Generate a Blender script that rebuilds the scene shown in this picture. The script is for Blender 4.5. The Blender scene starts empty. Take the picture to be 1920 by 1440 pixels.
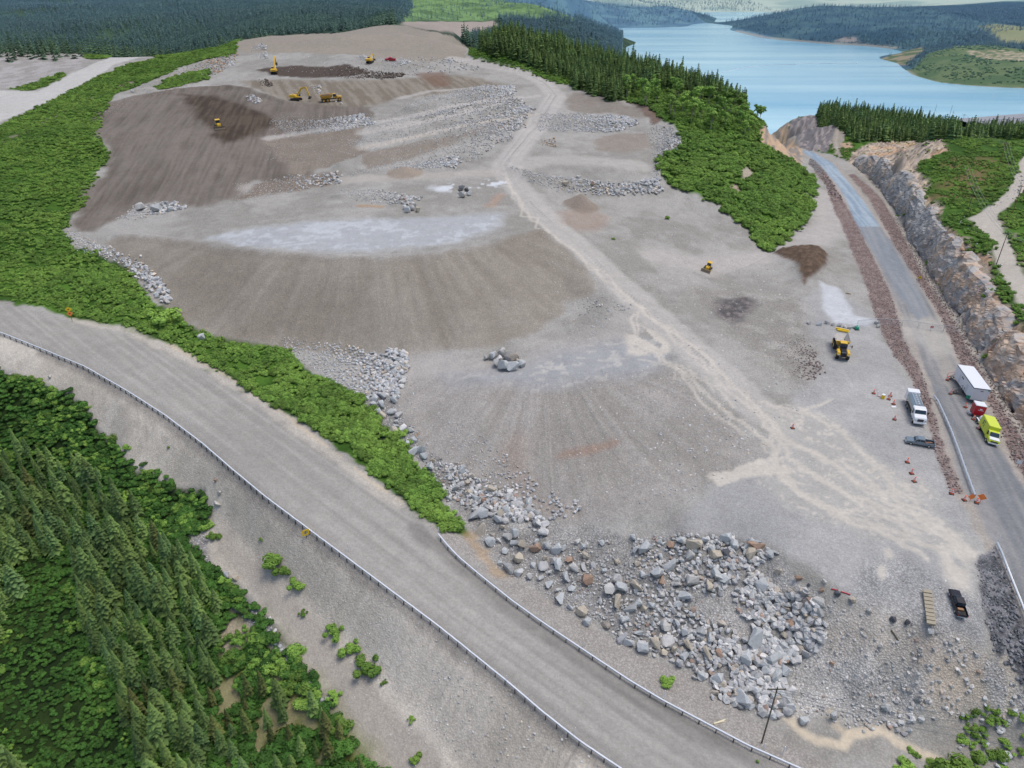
import bpy, bmesh, math, random
import numpy as np
from mathutils import Vector, Matrix, geometry
R = math.radians
rng = np.random.default_rng(7)
random.seed(7)
scene = bpy.context.scene
COL = scene.collection

# ------------------------------------------------------------------ camera (the drone) : x right, y ahead, z up; lake level z = 0
CAMZ = 130.0
PITCH = R(30.0)
SP, CP = math.sin(PITCH), math.cos(PITCH)
FPX = 1321.0          # focal length in pixels of the 1920-wide photograph
cam = bpy.data.cameras.new('camera'); camo = bpy.data.objects.new('camera', cam); COL.objects.link(camo)
camo.location = (0, 0, CAMZ); camo.rotation_euler = (math.pi / 2 - PITCH, 0, 0)
cam.sensor_width = 36; cam.lens = 36 * FPX / 1920; cam.clip_start = 1; cam.clip_end = 30000
scene.camera = camo

def ray(px, py):
    xn = (px - 960) / FPX; yn = (py - 720) / FPX
    return xn, CP - yn * SP, SP + yn * CP          # x, y, down

def P(px, py, H):                                   # survey point: where a sight line meets the level H metres below the drone
    x, y, d = ray(px, py)
    t = H / d
    return (x * t, y * t, H)

# ------------------------------------------------------------------ survey points of the terrain
S = []
def add(*pts):
    for p in pts: S.append(P(*p))
def interp(x, xs, ys): return float(np.interp(x, xs, ys))
HRX = [-200, 0, 240, 440, 640, 880, 1200, 1600]; HRH = [69, 72, 77, 81, 84, 87, 88.5, 89]
ROAD_L = [(-120,590),(-60,608),(0,628),(80,660),(160,694),(240,740),(310,785),(380,838),(440,890),(500,940),(560,985),(640,1045),(700,1090),(760,1135),(820,1180),(880,1228),(950,1285),(1020,1345),(1090,1400),(1150,1440),(1230,1500),(1330,1570)]
ROAD_R = [(-120,540),(-60,552),(0,567),(60,583),(130,603),(230,625),(300,655),(380,695),(440,730),(500,770),(560,818),(620,862),(680,910),(740,950),(800,985),(880,1050),(940,1100),(1000,1148),(1060,1190),(1120,1232),(1180,1275),(1250,1318),(1320,1360),(1400,1402),(1480,1440),(1570,1482),(1700,1550)]
for x, y in ROAD_L: add((x, y, interp(x, HRX, HRH)))
for x, y in ROAD_R: add((x, y, interp(x - 70, HRX, HRH)))
# embankment toe and the forest floor left of it
add((-120,655,74),(0,690,76),(60,712,77.5),(130,740,79.5),(180,790,82),(230,850,84),(290,890,86),(350,920,87),(420,980,88.7),(480,1045,90),(540,1100,91),(600,1165,92),(680,1235,93),(750,1310,94),(820,1390,95),(900,1480,96),
    (350,1010,90.5),(400,1060,91.3),(450,1100,92),(520,1170,92.8),(600,1290,94.5),(650,1370,95.5),(700,1440,96.5),(760,1520,97.5),
    (250,1000,93),(100,1000,96),(0,1000,97),(100,1200,102),(0,1400,106),(300,1300,101),(500,1380,99),(200,850,87),(0,800,86),(100,760,81.5),(0,900,92),(-200,760,84),(-200,1000,98),(-250,1500,110),(300,1580,104),(700,1600,100),(0,1600,110))
# shrub strip and toe of the big tips
add((310,570,74),(350,600,76),(420,632,77.6),(520,650,78.6),(600,720,80.5),(690,745,82),(700,800,83),(770,850,84.8),(810,930,86),(890,1000,87.3),
    (940,1060,88),(1010,1100,88.5),(1080,1150,89),(1150,1192,89.3),(1220,1225,89.5),(1290,1255,89.8),(1360,1312,90.2),(1400,1335,90.4),
    (1437,1395,90),(1500,1350,90.4),(1560,1440,90.3),(1700,1410,91.5),(1900,1440,92),(2070,1560,94),(1800,1560,93),(1640,1380,90.4),(1800,1370,90.8))
# apron and right road
add((1793,1132,78),(1600,1080,78.5),(1700,1040,78),(1840,1000,78),(1830,1180,78.6),(1700,900,78),(1760,950,78),(1650,850,78),(1600,750,78),(1600,650,78),(1570,560,78),(1500,1000,79),(1400,950,79),(1300,975,80),(1450,900,78.5),
    (1460,1030,80),(1560,1108,79),(1660,1150,79),(1760,1188,79.2),(1848,1225,80),
    (1450,1330,90),(1520,1330,90),(1600,1345,90.1),(1700,1345,90),(1800,1320,89.5),(1850,1250,83),(1920,1290,85),(1860,1330,89),(1930,1380,90),
    (1900,1050,78),(1900,900,78),(2070,900,78),(2070,1150,78),(2070,1300,84),(1830,800,78),(1760,650,78),(1700,560,78),(1640,425,78.3),(1600,360,79),(1560,310,79.4),(1505,285,80),(1470,275,80.5))
# rock spill
add((690,790,83.3),(800,865,85.3),(900,920,85.8),(1000,960,85.6),(1050,975,85),(1150,965,82.8),(1250,942,80.8),(1330,900,79.6),(1430,850,78.6),
    (1150,1015,84.2),(1250,1010,83),(1350,1000,81.3),(1100,1090,87),(1200,1130,86.5),(1300,1110,85),(1400,1060,82.6),(1460,1150,85.5),(1350,1200,87.8),(1250,1190,88.3),(1000,1040,87.2),(1560,1220,86),(1700,1260,86.5))
# lower tip
add((720,700,81.3),(760,705,81),(820,690,80),(900,690,78.6),(1000,690,77.8),(1100,660,76.7),(1150,600,75),(900,755,79.6),(1000,750,79),(1100,735,78),(1200,725,77.4),(1280,740,77.3),(1380,790,77.7),
    (1050,860,82.4),(1200,850,80.8),(900,850,83),(820,790,82.3),(1300,850,79.4),(1200,640,75.4))
# haul road
add((1130,480,70.5),(1150,540,73),(1250,640,75.7),(1350,720,77),(1450,790,77.8),(1560,850,78),(1060,420,66.5),(1000,380,64),(955,330,61.8),(950,305,60.2),(1000,250,55.6),(1040,205,51.6),(1040,180,49.8),(1000,150,46.8),(950,130,44.5),(880,115,42),(850,110,41))
# upper tip
add((180,440,67.5),(220,448,67),(300,448,66.2),(400,462,65.5),(500,475,65.2),(600,483,65),(700,487,65),(800,480,65),(900,462,65),(960,445,65),(1010,440,65.5),
    (400,420,64.8),(600,430,64.5),(800,430,64.5),(900,400,64),(700,380,63.8),(600,370,63.6),(450,392,64.3),(880,350,62.6),(700,345,62.6),(780,310,61),
    (300,565,73.5),(350,602,76),(450,637,77.8),(540,652,78.6),(650,662,79),(760,667,79),(850,655,78.5),(920,645,78),(1000,622,77.2),(1040,595,76),(1062,565,75),(1110,550,73.2),
    (125,437,67.3),(200,478,69.6),(260,520,71.5),(1060,470,68),(1100,505,70.2))
# right side of the pit
add((1100,420,68),(1200,450,71),(1300,450,73),(1400,480,76.5),(1330,512,77.3),(1200,520,73.8),(1400,560,77.5),(1480,490,78),(1300,600,76.6),(1400,650,77.5),(1500,700,78),(1500,560,78),(1250,385,69.5),(1150,375,68),(1330,410,73),(1070,370,66.5),
    (970,312,60.2),(1050,312,60.6),(1150,320,61.2),(1230,328,62),(1000,342,62.6),(1060,355,65.3),(1140,363,66.8),(1235,360,67.5),(1100,290,59.6),(1200,290,60),(1100,265,58.2),(1200,262,58.4),
    (1010,214,53.6),(1090,216,54),(1170,222,54.6),(1010,243,57),(1090,246,57.2),(1160,247,57.3),(1100,200,52.5),(1180,200,52),(1080,182,50.3),(1225,230,54.6),(1268,262,58.5),(1245,300,61.8),(1228,340,65.4))
# wooded hill on the right
add((1230,200,51.5),(1300,250,57.5),(1270,310,63),(1300,350,67),(1380,420,74.3),(1432,470,77.8),(1500,425,77.6),(1525,360,76.2),(1500,330,75.5),
    (1350,300,63.8),(1400,350,69),(1450,400,74),(1400,250,58.5),(1450,300,68.5),(1350,220,53),(1480,300,76),(1440,262,67),(1505,300,79),(1530,330,79),(1555,400,78.5),
    (950,52,25.5),(1050,80,33.3),(1150,106,39.8),(1250,136,44.6),(1350,170,49.3),(1400,195,53),(1440,232,59),(1466,258,66.5),(880,95,39.5),(1000,140,45.6),(1070,163,48.6),(1150,185,50.4),(1220,198,51.5))
for px, py, H in ((950,52,25.5),(1050,80,33.3),(1150,106,39.8),(1250,136,44.6),(1350,170,49.3),(1400,195,53),(1440,232,59)):
    x, y, h = P(px, py, H)
    S.append((x*1.1, y*1.1, H+22)); S.append((x*1.25, y*1.25, max(H*1.25+30, 100))); S.append((x*1.45, y*1.45, 142 if px > 1000 else 120)); S.append((x*1.9, y*1.9, 144 if px > 1000 else 130))
# hill top and the cut slope
add((440,70,34),(500,59,31),(560,56,30),(650,54,29.5),(760,53,29.5),(850,70,33.4),(885,92,38),(460,100,39),(600,100,38.6),(700,110,38.5),(780,110,39),(840,105,39.6),(520,132,43.3),(400,110,41.5),(340,130,44.8),(600,132,43.3),(700,140,44.2),(800,140,44.6),
    (560,190,51),(640,190,51),(400,150,46.5),(250,185,49.5),(200,200,51.5),(172,240,55),(205,297,60.5),(150,370,64.5),(140,424,66.8),
    (300,250,55),(300,330,61.3),(400,350,62.5),(250,388,65.2),(450,250,55.2),(400,240,54.3),(350,390,64.8),(560,350,63.2),(540,260,57.8),(640,330,62),(640,300,60.4),(700,285,58.8),(800,250,56),(900,215,53.4),(980,192,51.4),(900,280,58.6),(850,310,60.6),(700,230,54.6),(780,190,50.6),(880,165,48),(500,200,51.3),(330,190,50))
S += [(-70,560,52),(60,560,50),(-200,560,58),(0,660,70),(-40,760,85)]
# left slope, upper road, pale mounds
add((0,500,69.5),(0,400,63),(0,300,57),(0,240,53),(100,250,53.5),(200,150,46.6),(100,350,60.8),(100,450,67),(200,510,71.5),(100,545,72),(200,595,75.3),(280,630,77),(-200,300,56),(-200,480,66),(-200,200,50),
    (0,195,50.5),(50,180,49.5),(100,160,47.8),(180,130,44.2),(250,108,41),(300,102,40.8),(400,86,37.6),(330,100,40),(30,215,52),
    (0,100,41.2),(100,110,42.4),(60,92,38.6),(0,130,45.3),(80,135,45.6),(0,86,36.5),(90,92,38.4),(165,106,41.4),(0,165,49),(80,160,48.2),(-200,90,38),(-200,150,47))
for px, py, H in ((-200,84,36),(0,84,36),(90,90,38),(165,104,41),(260,103,41),(330,97,40),(440,70,34)):
    x, y, h = P(px, py, H)
    S.append((x*1.25, y*1.25, H+22)); S.append((x*1.55, y*1.55, H+45))
# far wooded hillside
add((-250,70,62),(0,70,62),(150,80,72),(300,88,78),(450,56,55),(600,50,52),(700,44,48),(-250,0,37),(0,0,37),(300,0,37),(600,0,38),(-250,30,50),(300,40,58),(600,22,46),(750,38,58),(780,10,46),(750,47,40),(850,44,36),(925,44,35),(800,40,38),
    (900,30,67),(850,20,60),(960,20,60),(1000,13,53),(1040,28,66),(1078,44,80),(930,0,46),(980,2,46))
S += [(210,1100,142),(225,1280,142),(245,1450,142),(265,1650,142),(320,1850,142),(205,950,142),(190,800,142),(290,2000,142),(178,1150,142),(168,1000,142),(160,880,142)]
for X, Y, H in ((-1800,2200,-80),(-900,2200,-80),(-200,2300,-60),(100,2300,-30),(-4000,4200,-300),(-1200,6000,-300),(0,6500,-300),(0,1650,40),(-60,1900,20),(150,1800,80),(130,2000,110),
                (3000,6500,-200),(6000,6500,-250),(9000,4000,-200),(1500,5200,-60),(700,5200,-60),(2500,5200,-60),(500,4000,80),(1200,4000,85),(2200,4200,60),(700,3400,134),(1100,3400,134),(300,3400,100)): S.append((X, Y, H))
# blue hill over the lake
add((1080,-8,70),(1180,-10,66),(1250,0,76),(1285,12,92),(1305,28,112),(1312,42,129),(1290,49,129),(1200,51,129),(1120,51,129),(1100,40,118),(1060,20,90))
S += [(420,2900,90),(620,2950,100),(560,3200,134),(850,3000,150),(200,2900,60)]
# long hill on the right of the lake
add((1384,58,129.4),(1430,69,129.4),(1500,75,129.4),(1560,80,129.4),(1620,82,129),(1690,90,128),(1730,94,126),(1400,48,118),(1430,35,104),(1480,19,84),(1560,6,69),(1640,6,68),(1750,12,76),(1850,18,80),(1930,14,78),(2050,10,74),
    (1500,50,104),(1600,50,98),(1700,60,102),(1800,60,100),(1880,50,92),(1920,80,107),(1850,75,106),(1960,60,95))
S += [(900,2600,95),(1500,2500,80),(2200,2400,70),(900,3000,132)]
# near peninsula
add((1706,131,129),(1720,142,129),(1760,151,129),(1830,158,129),(1920,162,129),(2050,162,129),(1740,105,116),(1785,88,105),(1850,86,104),(1920,92,105),(2050,95,105),(1800,120,115),(1900,125,113),(1652,110,129),(1700,117,129),(1690,100,126.5),(1740,96,122),(1665,102,128))
# lake bed
for px, py in ((1450,205),(1400,160),(1350,120),(1250,85),(1150,62),(1320,60),(1345,30),(1360,80),(1450,100),(1550,110),(1600,150),(1640,125),(1700,170),(1800,185),(1900,185),(2050,190),(1500,170),(1690,150),(1640,95),(1360,40),(1580,95),(1480,192),(1560,188),(1650,190),(1750,205),(1850,208),(1950,205),(1400,175),(1420,190),(1330,135),(1430,203),(1190,72),(1230,80),(1290,100),(1180,58),(1240,64),(1325,50),(1330,70),(1350,50)): S.append(P(px, py, 130)[:2] + (142,))
# knoll behind the road
add((1458,222,87),(1500,215,86),(1550,212,86),(1620,210,90),(1700,222,92),(1780,238,93),(1850,248,92),(1940,246,92),(2070,240,92),(1600,250,86),(1700,255,83),(1800,262,82),(1900,270,80),(1470,250,80),
    (1478,238,77),(1520,232,74),(1570,228,72),(1540,250,77),(1500,277,80),(1560,290,79.6),(1590,296,79.4),(1600,270,76.5),(1650,292,77),(1620,245,82),(1632,282,76.5))
for px, py, H in ((1458,218,90),(1620,206,93),(1780,234,95),(1940,242,95),(2070,236,95)):
    x, y, h = P(px, py, H); S.append((x*1.1, y*1.1, 112)); S.append((x*1.2, y*1.2, 142))
# rock wall of the cutting: base line with heights
WALL = [(1600,306,4.5),(1630,331,8),(1663,366,10),(1690,410,10.5),(1723,467,11),(1745,510,11),(1775,552,10),(1808,602,9.5),(1835,648,8.5),(1860,692,8),(1888,738,8),(1930,800,8),(1990,885,8)]
WALLXY = []
for px, py, h in WALL:
    x, y, H = P(px, py, 79.4); WALLXY.append((x, y, h))
for (x0, y0, h0), (x1, y1, h1) in zip(WALLXY[:-1], WALLXY[1:]):
    n = max(1, int(math.hypot(x1 - x0, y1 - y0) / 5))
    for k in range(n):
        t = k / n; x, y, h = x0 + (x1 - x0) * t, y0 + (y1 - y0) * t, h0 + (h1 - h0) * t
        S.append((x + 1.2, y + .3, 79.4)); S.append((x + 3.4, y + 1.0, 79.4 - h)); S.append((x - 3.0, y, 79.3)); S.append((x - 7.0, y - .5, 79.2)); S.append((x + 7.5, y + 1.5, 79.4 - h - .8))
add((1690,262,59),(1705,270,60),(1675,266,61),(1740,258,59.5),(1760,250,60),(1780,300,64),(1770,370,66),(1720,350,66.5),(1790,430,66.8),(1850,300,63.3),(1920,300,62.5),(1850,400,66),(1850,470,67.2),(1900,550,68.5),(1920,400,65.5),(1925,640,70),(2070,300,62),(2070,500,67),(2070,700,70),(1880,600,69.5),(1840,530,68.5))

# ------------------------------------------------------------------ the ground grid : polar about the drone's foot, so cells grow with distance
NU, NV = 1240, 1040
U0, U1 = R(-60), R(60); V0, V1 = math.log(34.0), math.log(9000.0)
us = np.linspace(U0, U1, NU); vs = np.linspace(V0, V1, NV)
DU = us[1] - us[0]; DV = vs[1] - vs[0]
UU, VV = np.meshgrid(us, vs, indexing='ij')
RR = np.exp(VV); GX = RR * np.sin(UU); GY = RR * np.cos(UU)

def uv(x, y): return math.atan2(x, y), math.log(max(math.hypot(x, y), 1e-3))
pts = [];  hs = []; seen = set()
for x, y, h in S:
    u, v = uv(x, y); k = (round(u / 0.0015), round(v / 0.0015))
    if k in seen: continue
    seen.add(k); pts.append((u, v)); hs.append(h)
pa = np.array(pts); ha = np.array(hs)
# rim of the sheet: take the nearest survey height
rim = [(u, v) for u in np.linspace(U0 - .02, U1 + .02, 14) for v in (V0 - .02, V1 + .02)] + [(u, v) for v in np.linspace(V0, V1, 16)[1:-1] for u in (U0 - .02, U1 + .02)]
for u, v in rim:
    d = (pa[:, 0] - u) ** 2 + (pa[:, 1] - v) ** 2; k = np.argsort(d)[:3]
    w = 1 / (d[k] + 1e-4); pts.append((u, v)); hs.append(float((ha[k] * w).sum() / w.sum()))
vco, _, faces, orig, _, _ = geometry.delaunay_2d_cdt([Vector(p) for p in pts], [], [], 0, 1e-7)
hh = [hs[o[0]] for o in orig]
HG = np.full((NU, NV), 100.0)
for f in faces:
    (ax, ay), (bx, by), (cx, cy) = (vco[i] for i in f)
    i0 = max(0, int(math.floor((min(ax, bx, cx) - U0) / DU))); i1 = min(NU - 1, int(math.ceil((max(ax, bx, cx) - U0) / DU)))
    j0 = max(0, int(math.floor((min(ay, by, cy) - V0) / DV))); j1 = min(NV - 1, int(math.ceil((max(ay, by, cy) - V0) / DV)))
    if i1 < i0 or j1 < j0: continue
    gu = UU[i0:i1+1, j0:j1+1]; gv = VV[i0:i1+1, j0:j1+1]
    det = (by - cy) * (ax - cx) + (cx - bx) * (ay - cy)
    if abs(det) < 1e-12: continue
    a = ((by - cy) * (gu - cx) + (cx - bx) * (gv - cy)) / det; b = ((cy - ay) * (gu - cx) + (ax - cx) * (gv - cy)) / det; c = 1 - a - b
    m = (a >= -1e-6) & (b >= -1e-6) & (c >= -1e-6)
    HG[i0:i1+1, j0:j1+1][m] = (a * hh[f[0]] + b * hh[f[1]] + c * hh[f[2]])[m]

def blur(A, s):
    r = int(3 * s) + 1; k = np.exp(-np.arange(-r, r + 1) ** 2 / (2 * s * s)); k /= k.sum()
    for ax in (0, 1):
        pad = [(0, 0), (0, 0)]; pad[ax] = (r, r)
        B = np.pad(A, pad, mode='edge'); out = np.zeros_like(A)
        for i, w in enumerate(k):
            out += w * (B[i:i + A.shape[0]] if ax == 0 else B[:, i:i + A.shape[1]])
        A = out
    return A

# ------------------------------------------------------------------ noise
def _hash(ix, iy, seed):
    h = (ix.astype(np.uint32) * np.uint32(374761393) + iy.astype(np.uint32) * np.uint32(668265263) + np.uint32(seed * 1274126177 & 0xffffffff))
    h = (h ^ (h >> np.uint32(13))) * np.uint32(1274126177)
    return ((h ^ (h >> np.uint32(16))) & np.uint32(0xffff)).astype(np.float32) / 65535.0
def vnoise(x, y, seed=0):
    ix = np.floor(x).astype(np.int64); iy = np.floor(y).astype(np.int64)
    fx = (x - ix).astype(np.float32); fy = (y - iy).astype(np.float32)
    fx = fx * fx * (3 - 2 * fx); fy = fy * fy * (3 - 2 * fy)
    a = _hash(ix, iy, seed); b = _hash(ix + 1, iy, seed); c = _hash(ix, iy + 1, seed); d = _hash(ix + 1, iy + 1, seed)
    return (a + (b - a) * fx) * (1 - fy) + (c + (d - c) * fx) * fy
def fbm(x, y, scale, octs=4, seed=0, gain=.5):          # 0..1, mean .5
    s = 0; a = 1.0; t = 0; f = 1.0 / scale
    for o in range(octs):
        s = s + a * vnoise(x * f + 17.3 * o, y * f - 9.1 * o, seed + o); t += a; a *= gain; f *= 2.03
    return s / t
def sstep(a, b, x):
    t = np.clip((x - a) / (b - a), 0, 1); return t * t * (3 - 2 * t)

# smooth the facets, but keep the rock wall crisp
wallm = np.zeros((NU, NV))
def seg_dist(poly_uv, gu, gv):
    best = np.full(gu.shape, 1e9)
    for (ax, ay), (bx, by) in zip(poly_uv[:-1], poly_uv[1:]):
        dx, dy = bx - ax, by - ay; L = dx * dx + dy * dy + 1e-14
        t = np.clip(((gu - ax) * dx + (gv - ay) * dy) / L, 0, 1)
        best = np.minimum(best, (gu - ax - t * dx) ** 2 + (gv - ay - t * dy) ** 2)
    return np.sqrt(best)
def window(poly_uv, pad):
    a = np.array(poly_uv); i0 = max(0, int((a[:, 0].min() - pad - U0) / DU)); i1 = min(NU, int((a[:, 0].max() + pad - U0) / DU) + 2)
    j0 = max(0, int((a[:, 1].min() - pad - V0) / DV)); j1 = min(NV, int((a[:, 1].max() + pad - V0) / DV) + 2)
    return slice(i0, max(i0, i1)), slice(j0, max(j0, j1))
def stroke_uv(poly_uv, w, soft, n=None):
    """weight of a band w metres wide (half width) along a polyline"""
    rmin = math.exp(min(p[1] for p in poly_uv)); pad = (w + soft) * 1.3 / rmin + .01
    si, sj = window(poly_uv, pad); out = np.zeros((NU, NV), np.float32)
    d = seg_dist(poly_uv, UU[si, sj], VV[si, sj]) * RR[si, sj]
    if n is not None: d = d + n[si, sj]
    out[si, sj] = 1 - sstep(w - soft, w + soft, d)
    return out
wl = [uv(x + 2.2, y) for x, y, h in WALLXY]
wallm = stroke_uv(wl, 7, 3)
sm = blur(HG, 4.5); sm2 = blur(HG, 1.2)
HG = sm * (1 - wallm) + sm2 * wallm

def hit(px, py):
    x, y, d = ray(px, py); u = math.atan2(x, y); sl = d / math.hypot(x, y)
    f = (u - U0) / DU; i = int(np.clip(f, 0, NU - 2)); f = min(max(f - i, 0), 1)
    h = HG[i] * (1 - f) + HG[i + 1] * f
    rr = RR[0]
    g = rr * sl - h
    k = int(np.argmax(g >= 0))
    if g[k] < 0: k = NV - 1
    if k == 0: r = rr[0]
    else: r = rr[k-1] + (rr[k] - rr[k-1]) * (-g[k-1]) / (g[k] - g[k-1] + 1e-9)
    return r * math.sin(u), r * math.cos(u)
def Hat(x, y):
    x = np.asarray(x, float); y = np.asarray(y, float)
    fu = np.clip((np.arctan2(x, y) - U0) / DU, 0, NU - 1.001); fv = np.clip((np.log(np.hypot(x, y)) - V0) / DV, 0, NV - 1.001)
    i = fu.astype(int); j = fv.astype(int); a = fu - i; b = fv - j
    return HG[i, j] * (1-a) * (1-b) + HG[i+1, j] * a * (1-b) + HG[i, j+1] * (1-a) * b + HG[i+1, j+1] * a * b
def zat(x, y): return CAMZ - Hat(x, y)
def at(px, py):
    x, y = hit(px, py); return Vector((x, y, float(zat(x, y))))
def dens(pp, step=22, closed=False):
    out = []; q = list(pp) + ([pp[0]] if closed else [])
    for (ax, ay), (bx, by) in zip(q[:-1], q[1:]):
        n = max(1, int(math.hypot(bx - ax, by - ay) / step))
        for k in range(n): out.append((ax + (bx - ax) * k / n, ay + (by - ay) * k / n))
    if not closed: out.append(q[-1])
    return out
def line_uv(pp): return [uv(*hit(*p)) for p in dens(pp)]
def stroke(pp, w, soft, n=None): return stroke_uv(line_uv(pp), w, soft, n)
def inside(poly, gu, gv):
    c = np.zeros(gu.shape, bool); n = len(poly)
    for k in range(n):
        (ax, ay), (bx, by) = poly[k], poly[(k + 1) % n]
        if ay == by: continue
        c ^= ((ay > gv) != (by > gv)) & (gu < (bx - ax) * (gv - ay) / (by - ay) + ax)
    return c
def area(pp, soft=1.0, n=None, grow=0.0):
    """soft mask of an area outlined in the photograph and laid on the ground; n = metres of edge raggedness"""
    q = [uv(*hit(*p)) for p in dens(pp, 22, True)]
    rmin = math.exp(min(p[1] for p in q)); pad = (abs(soft) + 6 + abs(grow)) / rmin
    si, sj = window(q, pad); gu = UU[si, sj]; gv = VV[si, sj]
    ins = inside(q, gu, gv); d = seg_dist(q + [q[0]], gu, gv) * RR[si, sj]
    sd = np.where(ins, d, -d) + grow
    if n is not None: sd = sd + n[si, sj]
    out = np.zeros((NU, NV), np.float32); out[si, sj] = sstep(-soft, soft, sd)
    return out
# ------------------------------------------------------------------ ground colours (base colours laid on the grid by area, with haze and some shading painted in)
def lin(c):
    c = np.array(c, float) / 255.0
    return np.where(c <= .04045, c / 12.92, ((c + .055) / 1.055) ** 2.4)
nA = (fbm(GX, GY, 9, 3, 11) - .5) * 7            # ragged edges, metres
nB = (fbm(GX, GY, 3.2, 3, 23) - .5) * 3.2
nFar = (fbm(GX, GY, 60, 3, 31) - .5) * 60
n1 = fbm(GX, GY, 1.1, 3, 41); n4 = fbm(GX, GY, 4.5, 4, 43); n15 = fbm(GX, GY, 16, 4, 47); n50 = fbm(GX, GY, 60, 4, 53)
def stretched(ang, a, b, seed, octs=3):           # noise drawn out along a compass direction
    c, s = math.cos(ang), math.sin(ang); p = GX * c + GY * s; q = -GX * s + GY * c
    return fbm(p / a, q / b, 1.0, octs, seed)
C = np.zeros((NU, NV, 3), np.float32)
GRAIN = np.full((NU, NV), .45, np.float32)        # how stony the surface is
RELIEF = np.zeros((NU, NV))
def paint(col, m, grain=None, alpha=1.0):
    m = (m * alpha)[..., None] if m.ndim == 2 else m
    C[:] = C * (1 - m) + lin(col) * m
    if grain is not None: GRAIN[:] = GRAIN * (1 - m[..., 0]) + grain * m[..., 0]
def paint2(ca, cb, m, w, grain=None):
    w = np.clip(w, 0, 1)[..., None]; m3 = m[..., None]
    C[:] = C * (1 - m3) + (lin(ca) * (1 - w) + lin(cb) * w) * m3
    if grain is not None: GRAIN[:] = GRAIN * (1 - m) + grain * m
def tint(f, m):                                   # darken or lighten
    C[:] = C * (1 + (f - 1) * m)[..., None]

ones = np.ones((NU, NV), np.float32)
# bare ground of the pit
paint2((152, 149, 141), (171, 168, 161), ones, sstep(.35, .65, n15 * .6 + n4 * .4))
tr = stretched(R(-38), 9, .9, 61)
tint(.965, sstep(.55, .75, tr)); tint(1.05, sstep(.6, .8, stretched(R(25), 12, 1.0, 67)))

AREAS = {}
def A(name, pp, soft=.8, n=None, grow=0):
    m = area(pp, soft, n, grow); AREAS[name] = m; return m
# --- vegetated ground
LEFT_GREEN = [(-150,250),(0,236),(60,206),(120,175),(190,140),(240,122),(290,110),(350,98),(410,78),(450,66),(440,80),(445,95),(430,105),(390,110),(350,122),(320,135),(280,152),(240,168),(215,178),(200,205),(188,230),(186,262),(208,290),(208,300),(185,312),(175,342),(160,370),(145,395),(125,418),(118,437),(140,462),(190,478),(230,492),(255,522),(275,547),(290,567),(310,572),(335,590),(345,605),(370,617),(400,629),(470,637),(520,648),(545,662),(560,682),(600,702),(640,727),(690,747),(695,772),(740,802),(780,862),(810,902),(830,942),(860,967),(892,1012),(866,1006),(820,985),(795,968),(750,930),(700,888),(650,848),(600,812),(560,786),(520,764),(470,738),(400,696),(350,668),(300,640),(240,622),(225,612),(190,612),(130,598),(90,584),(60,575),(0,562),(-150,536)]
mG1 = A('left', LEFT_GREEN, .6, nB)
mG1b = A('left2', [(290,163),(318,146),(360,136),(397,129),(388,150),(340,161),(300,168)], .6, nB)
RIGHT_GREEN = [(845,60),(872,70),(888,90),(878,104),(900,115),(940,122),(980,132),(1020,150),(1060,161),(1080,165),(1130,176),(1180,191),(1215,200),(1235,220),(1260,240),(1278,265),(1275,285),(1238,294),(1232,325),(1255,345),(1300,365),(1350,385),(1400,430),(1420,460),(1436,472),(1470,457),(1485,440),(1512,420),(1505,405),(1522,395),(1530,350),(1520,330),(1490,305),(1462,286),(1436,266),(1425,258),(1450,248),(1450,236),(1428,214),(1400,196),(1350,171),(1250,141),(1150,116),(1050,91),(950,61)]
mG2 = A('right', RIGHT_GREEN, .6, nB)
far = sstep(470, 520, RR) * sstep(5, -5, GX - 330) + sstep(330, 380, RR) * (UU > .05) * (UU < .36) * sstep(38, 60, HG) * 0
behind = np.zeros((NU, NV), np.float32)
# beyond the crest of the wooded hill and the hill top everything is wooded
for i in range(NU):
    pass
knoll = A('knoll', [(1452,222),(1460,212),(1500,206),(1560,204),(1620,204),(1700,214),(1780,232),(1850,240),(1960,238),(2100,230),(2100,900),(1990,885),(1930,800),(1888,738),(1860,692),(1835,648),(1808,602),(1775,552),(1745,510),(1723,467),(1690,410),(1663,366),(1630,331),(1600,306),(1560,290),(1500,277),(1478,250)], .6)
LOW_GREEN = [(-200,700),(0,692),(60,713),(130,738),(160,765),(180,800),(215,830),(250,880),(295,893),(310,912),(385,915),(396,975),(352,1012),(400,1062),(440,1097),(490,1152),(540,1212),(600,1292),(640,1362),(700,1442),(770,1530),(700,1700),(-300,1700)]
mG3 = A('low', LOW_GREEN, .6, nB)
gcol = n15 * .5 + n4 * .5
for m in (mG1, mG1b, mG2, knoll):
    paint2((54, 84, 30), (82, 118, 44), m, sstep(.35, .65, gcol), .2)
paint2((34, 50, 24), (58, 78, 34), mG3, sstep(.35, .65, gcol), .2)
# --- distant slopes (summer haze painted into their colours)
dist = sstep(600, 4000, RR)
hillm = sstep(520, 560, RR)
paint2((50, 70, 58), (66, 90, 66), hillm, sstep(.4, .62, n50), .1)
mLH = A('light_hill', [(766,-12),(768,15),(748,34),(742,46),(830,41),(930,41),(1040,36),(1085,48),(1090,30),(1000,-10)], 12, nFar * .4)
paint2((120, 152, 98), (98, 128, 86), mLH, sstep(.42, .58, fbm(GX, GY, 40, 4, 71)))
tint(.75, mLH * sstep(.57, .62, fbm(GX, GY, 14, 3, 73)))
FG = A('far_gap', [(400,22),(440,5),(560,-5),(640,10),(600,40),(520,45)], 30, nFar)
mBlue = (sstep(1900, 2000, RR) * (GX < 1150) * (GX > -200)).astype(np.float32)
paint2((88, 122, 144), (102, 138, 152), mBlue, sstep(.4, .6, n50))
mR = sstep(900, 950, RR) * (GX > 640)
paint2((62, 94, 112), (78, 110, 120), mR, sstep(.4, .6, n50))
mFarBand = sstep(3350, 3500, RR)
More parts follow.
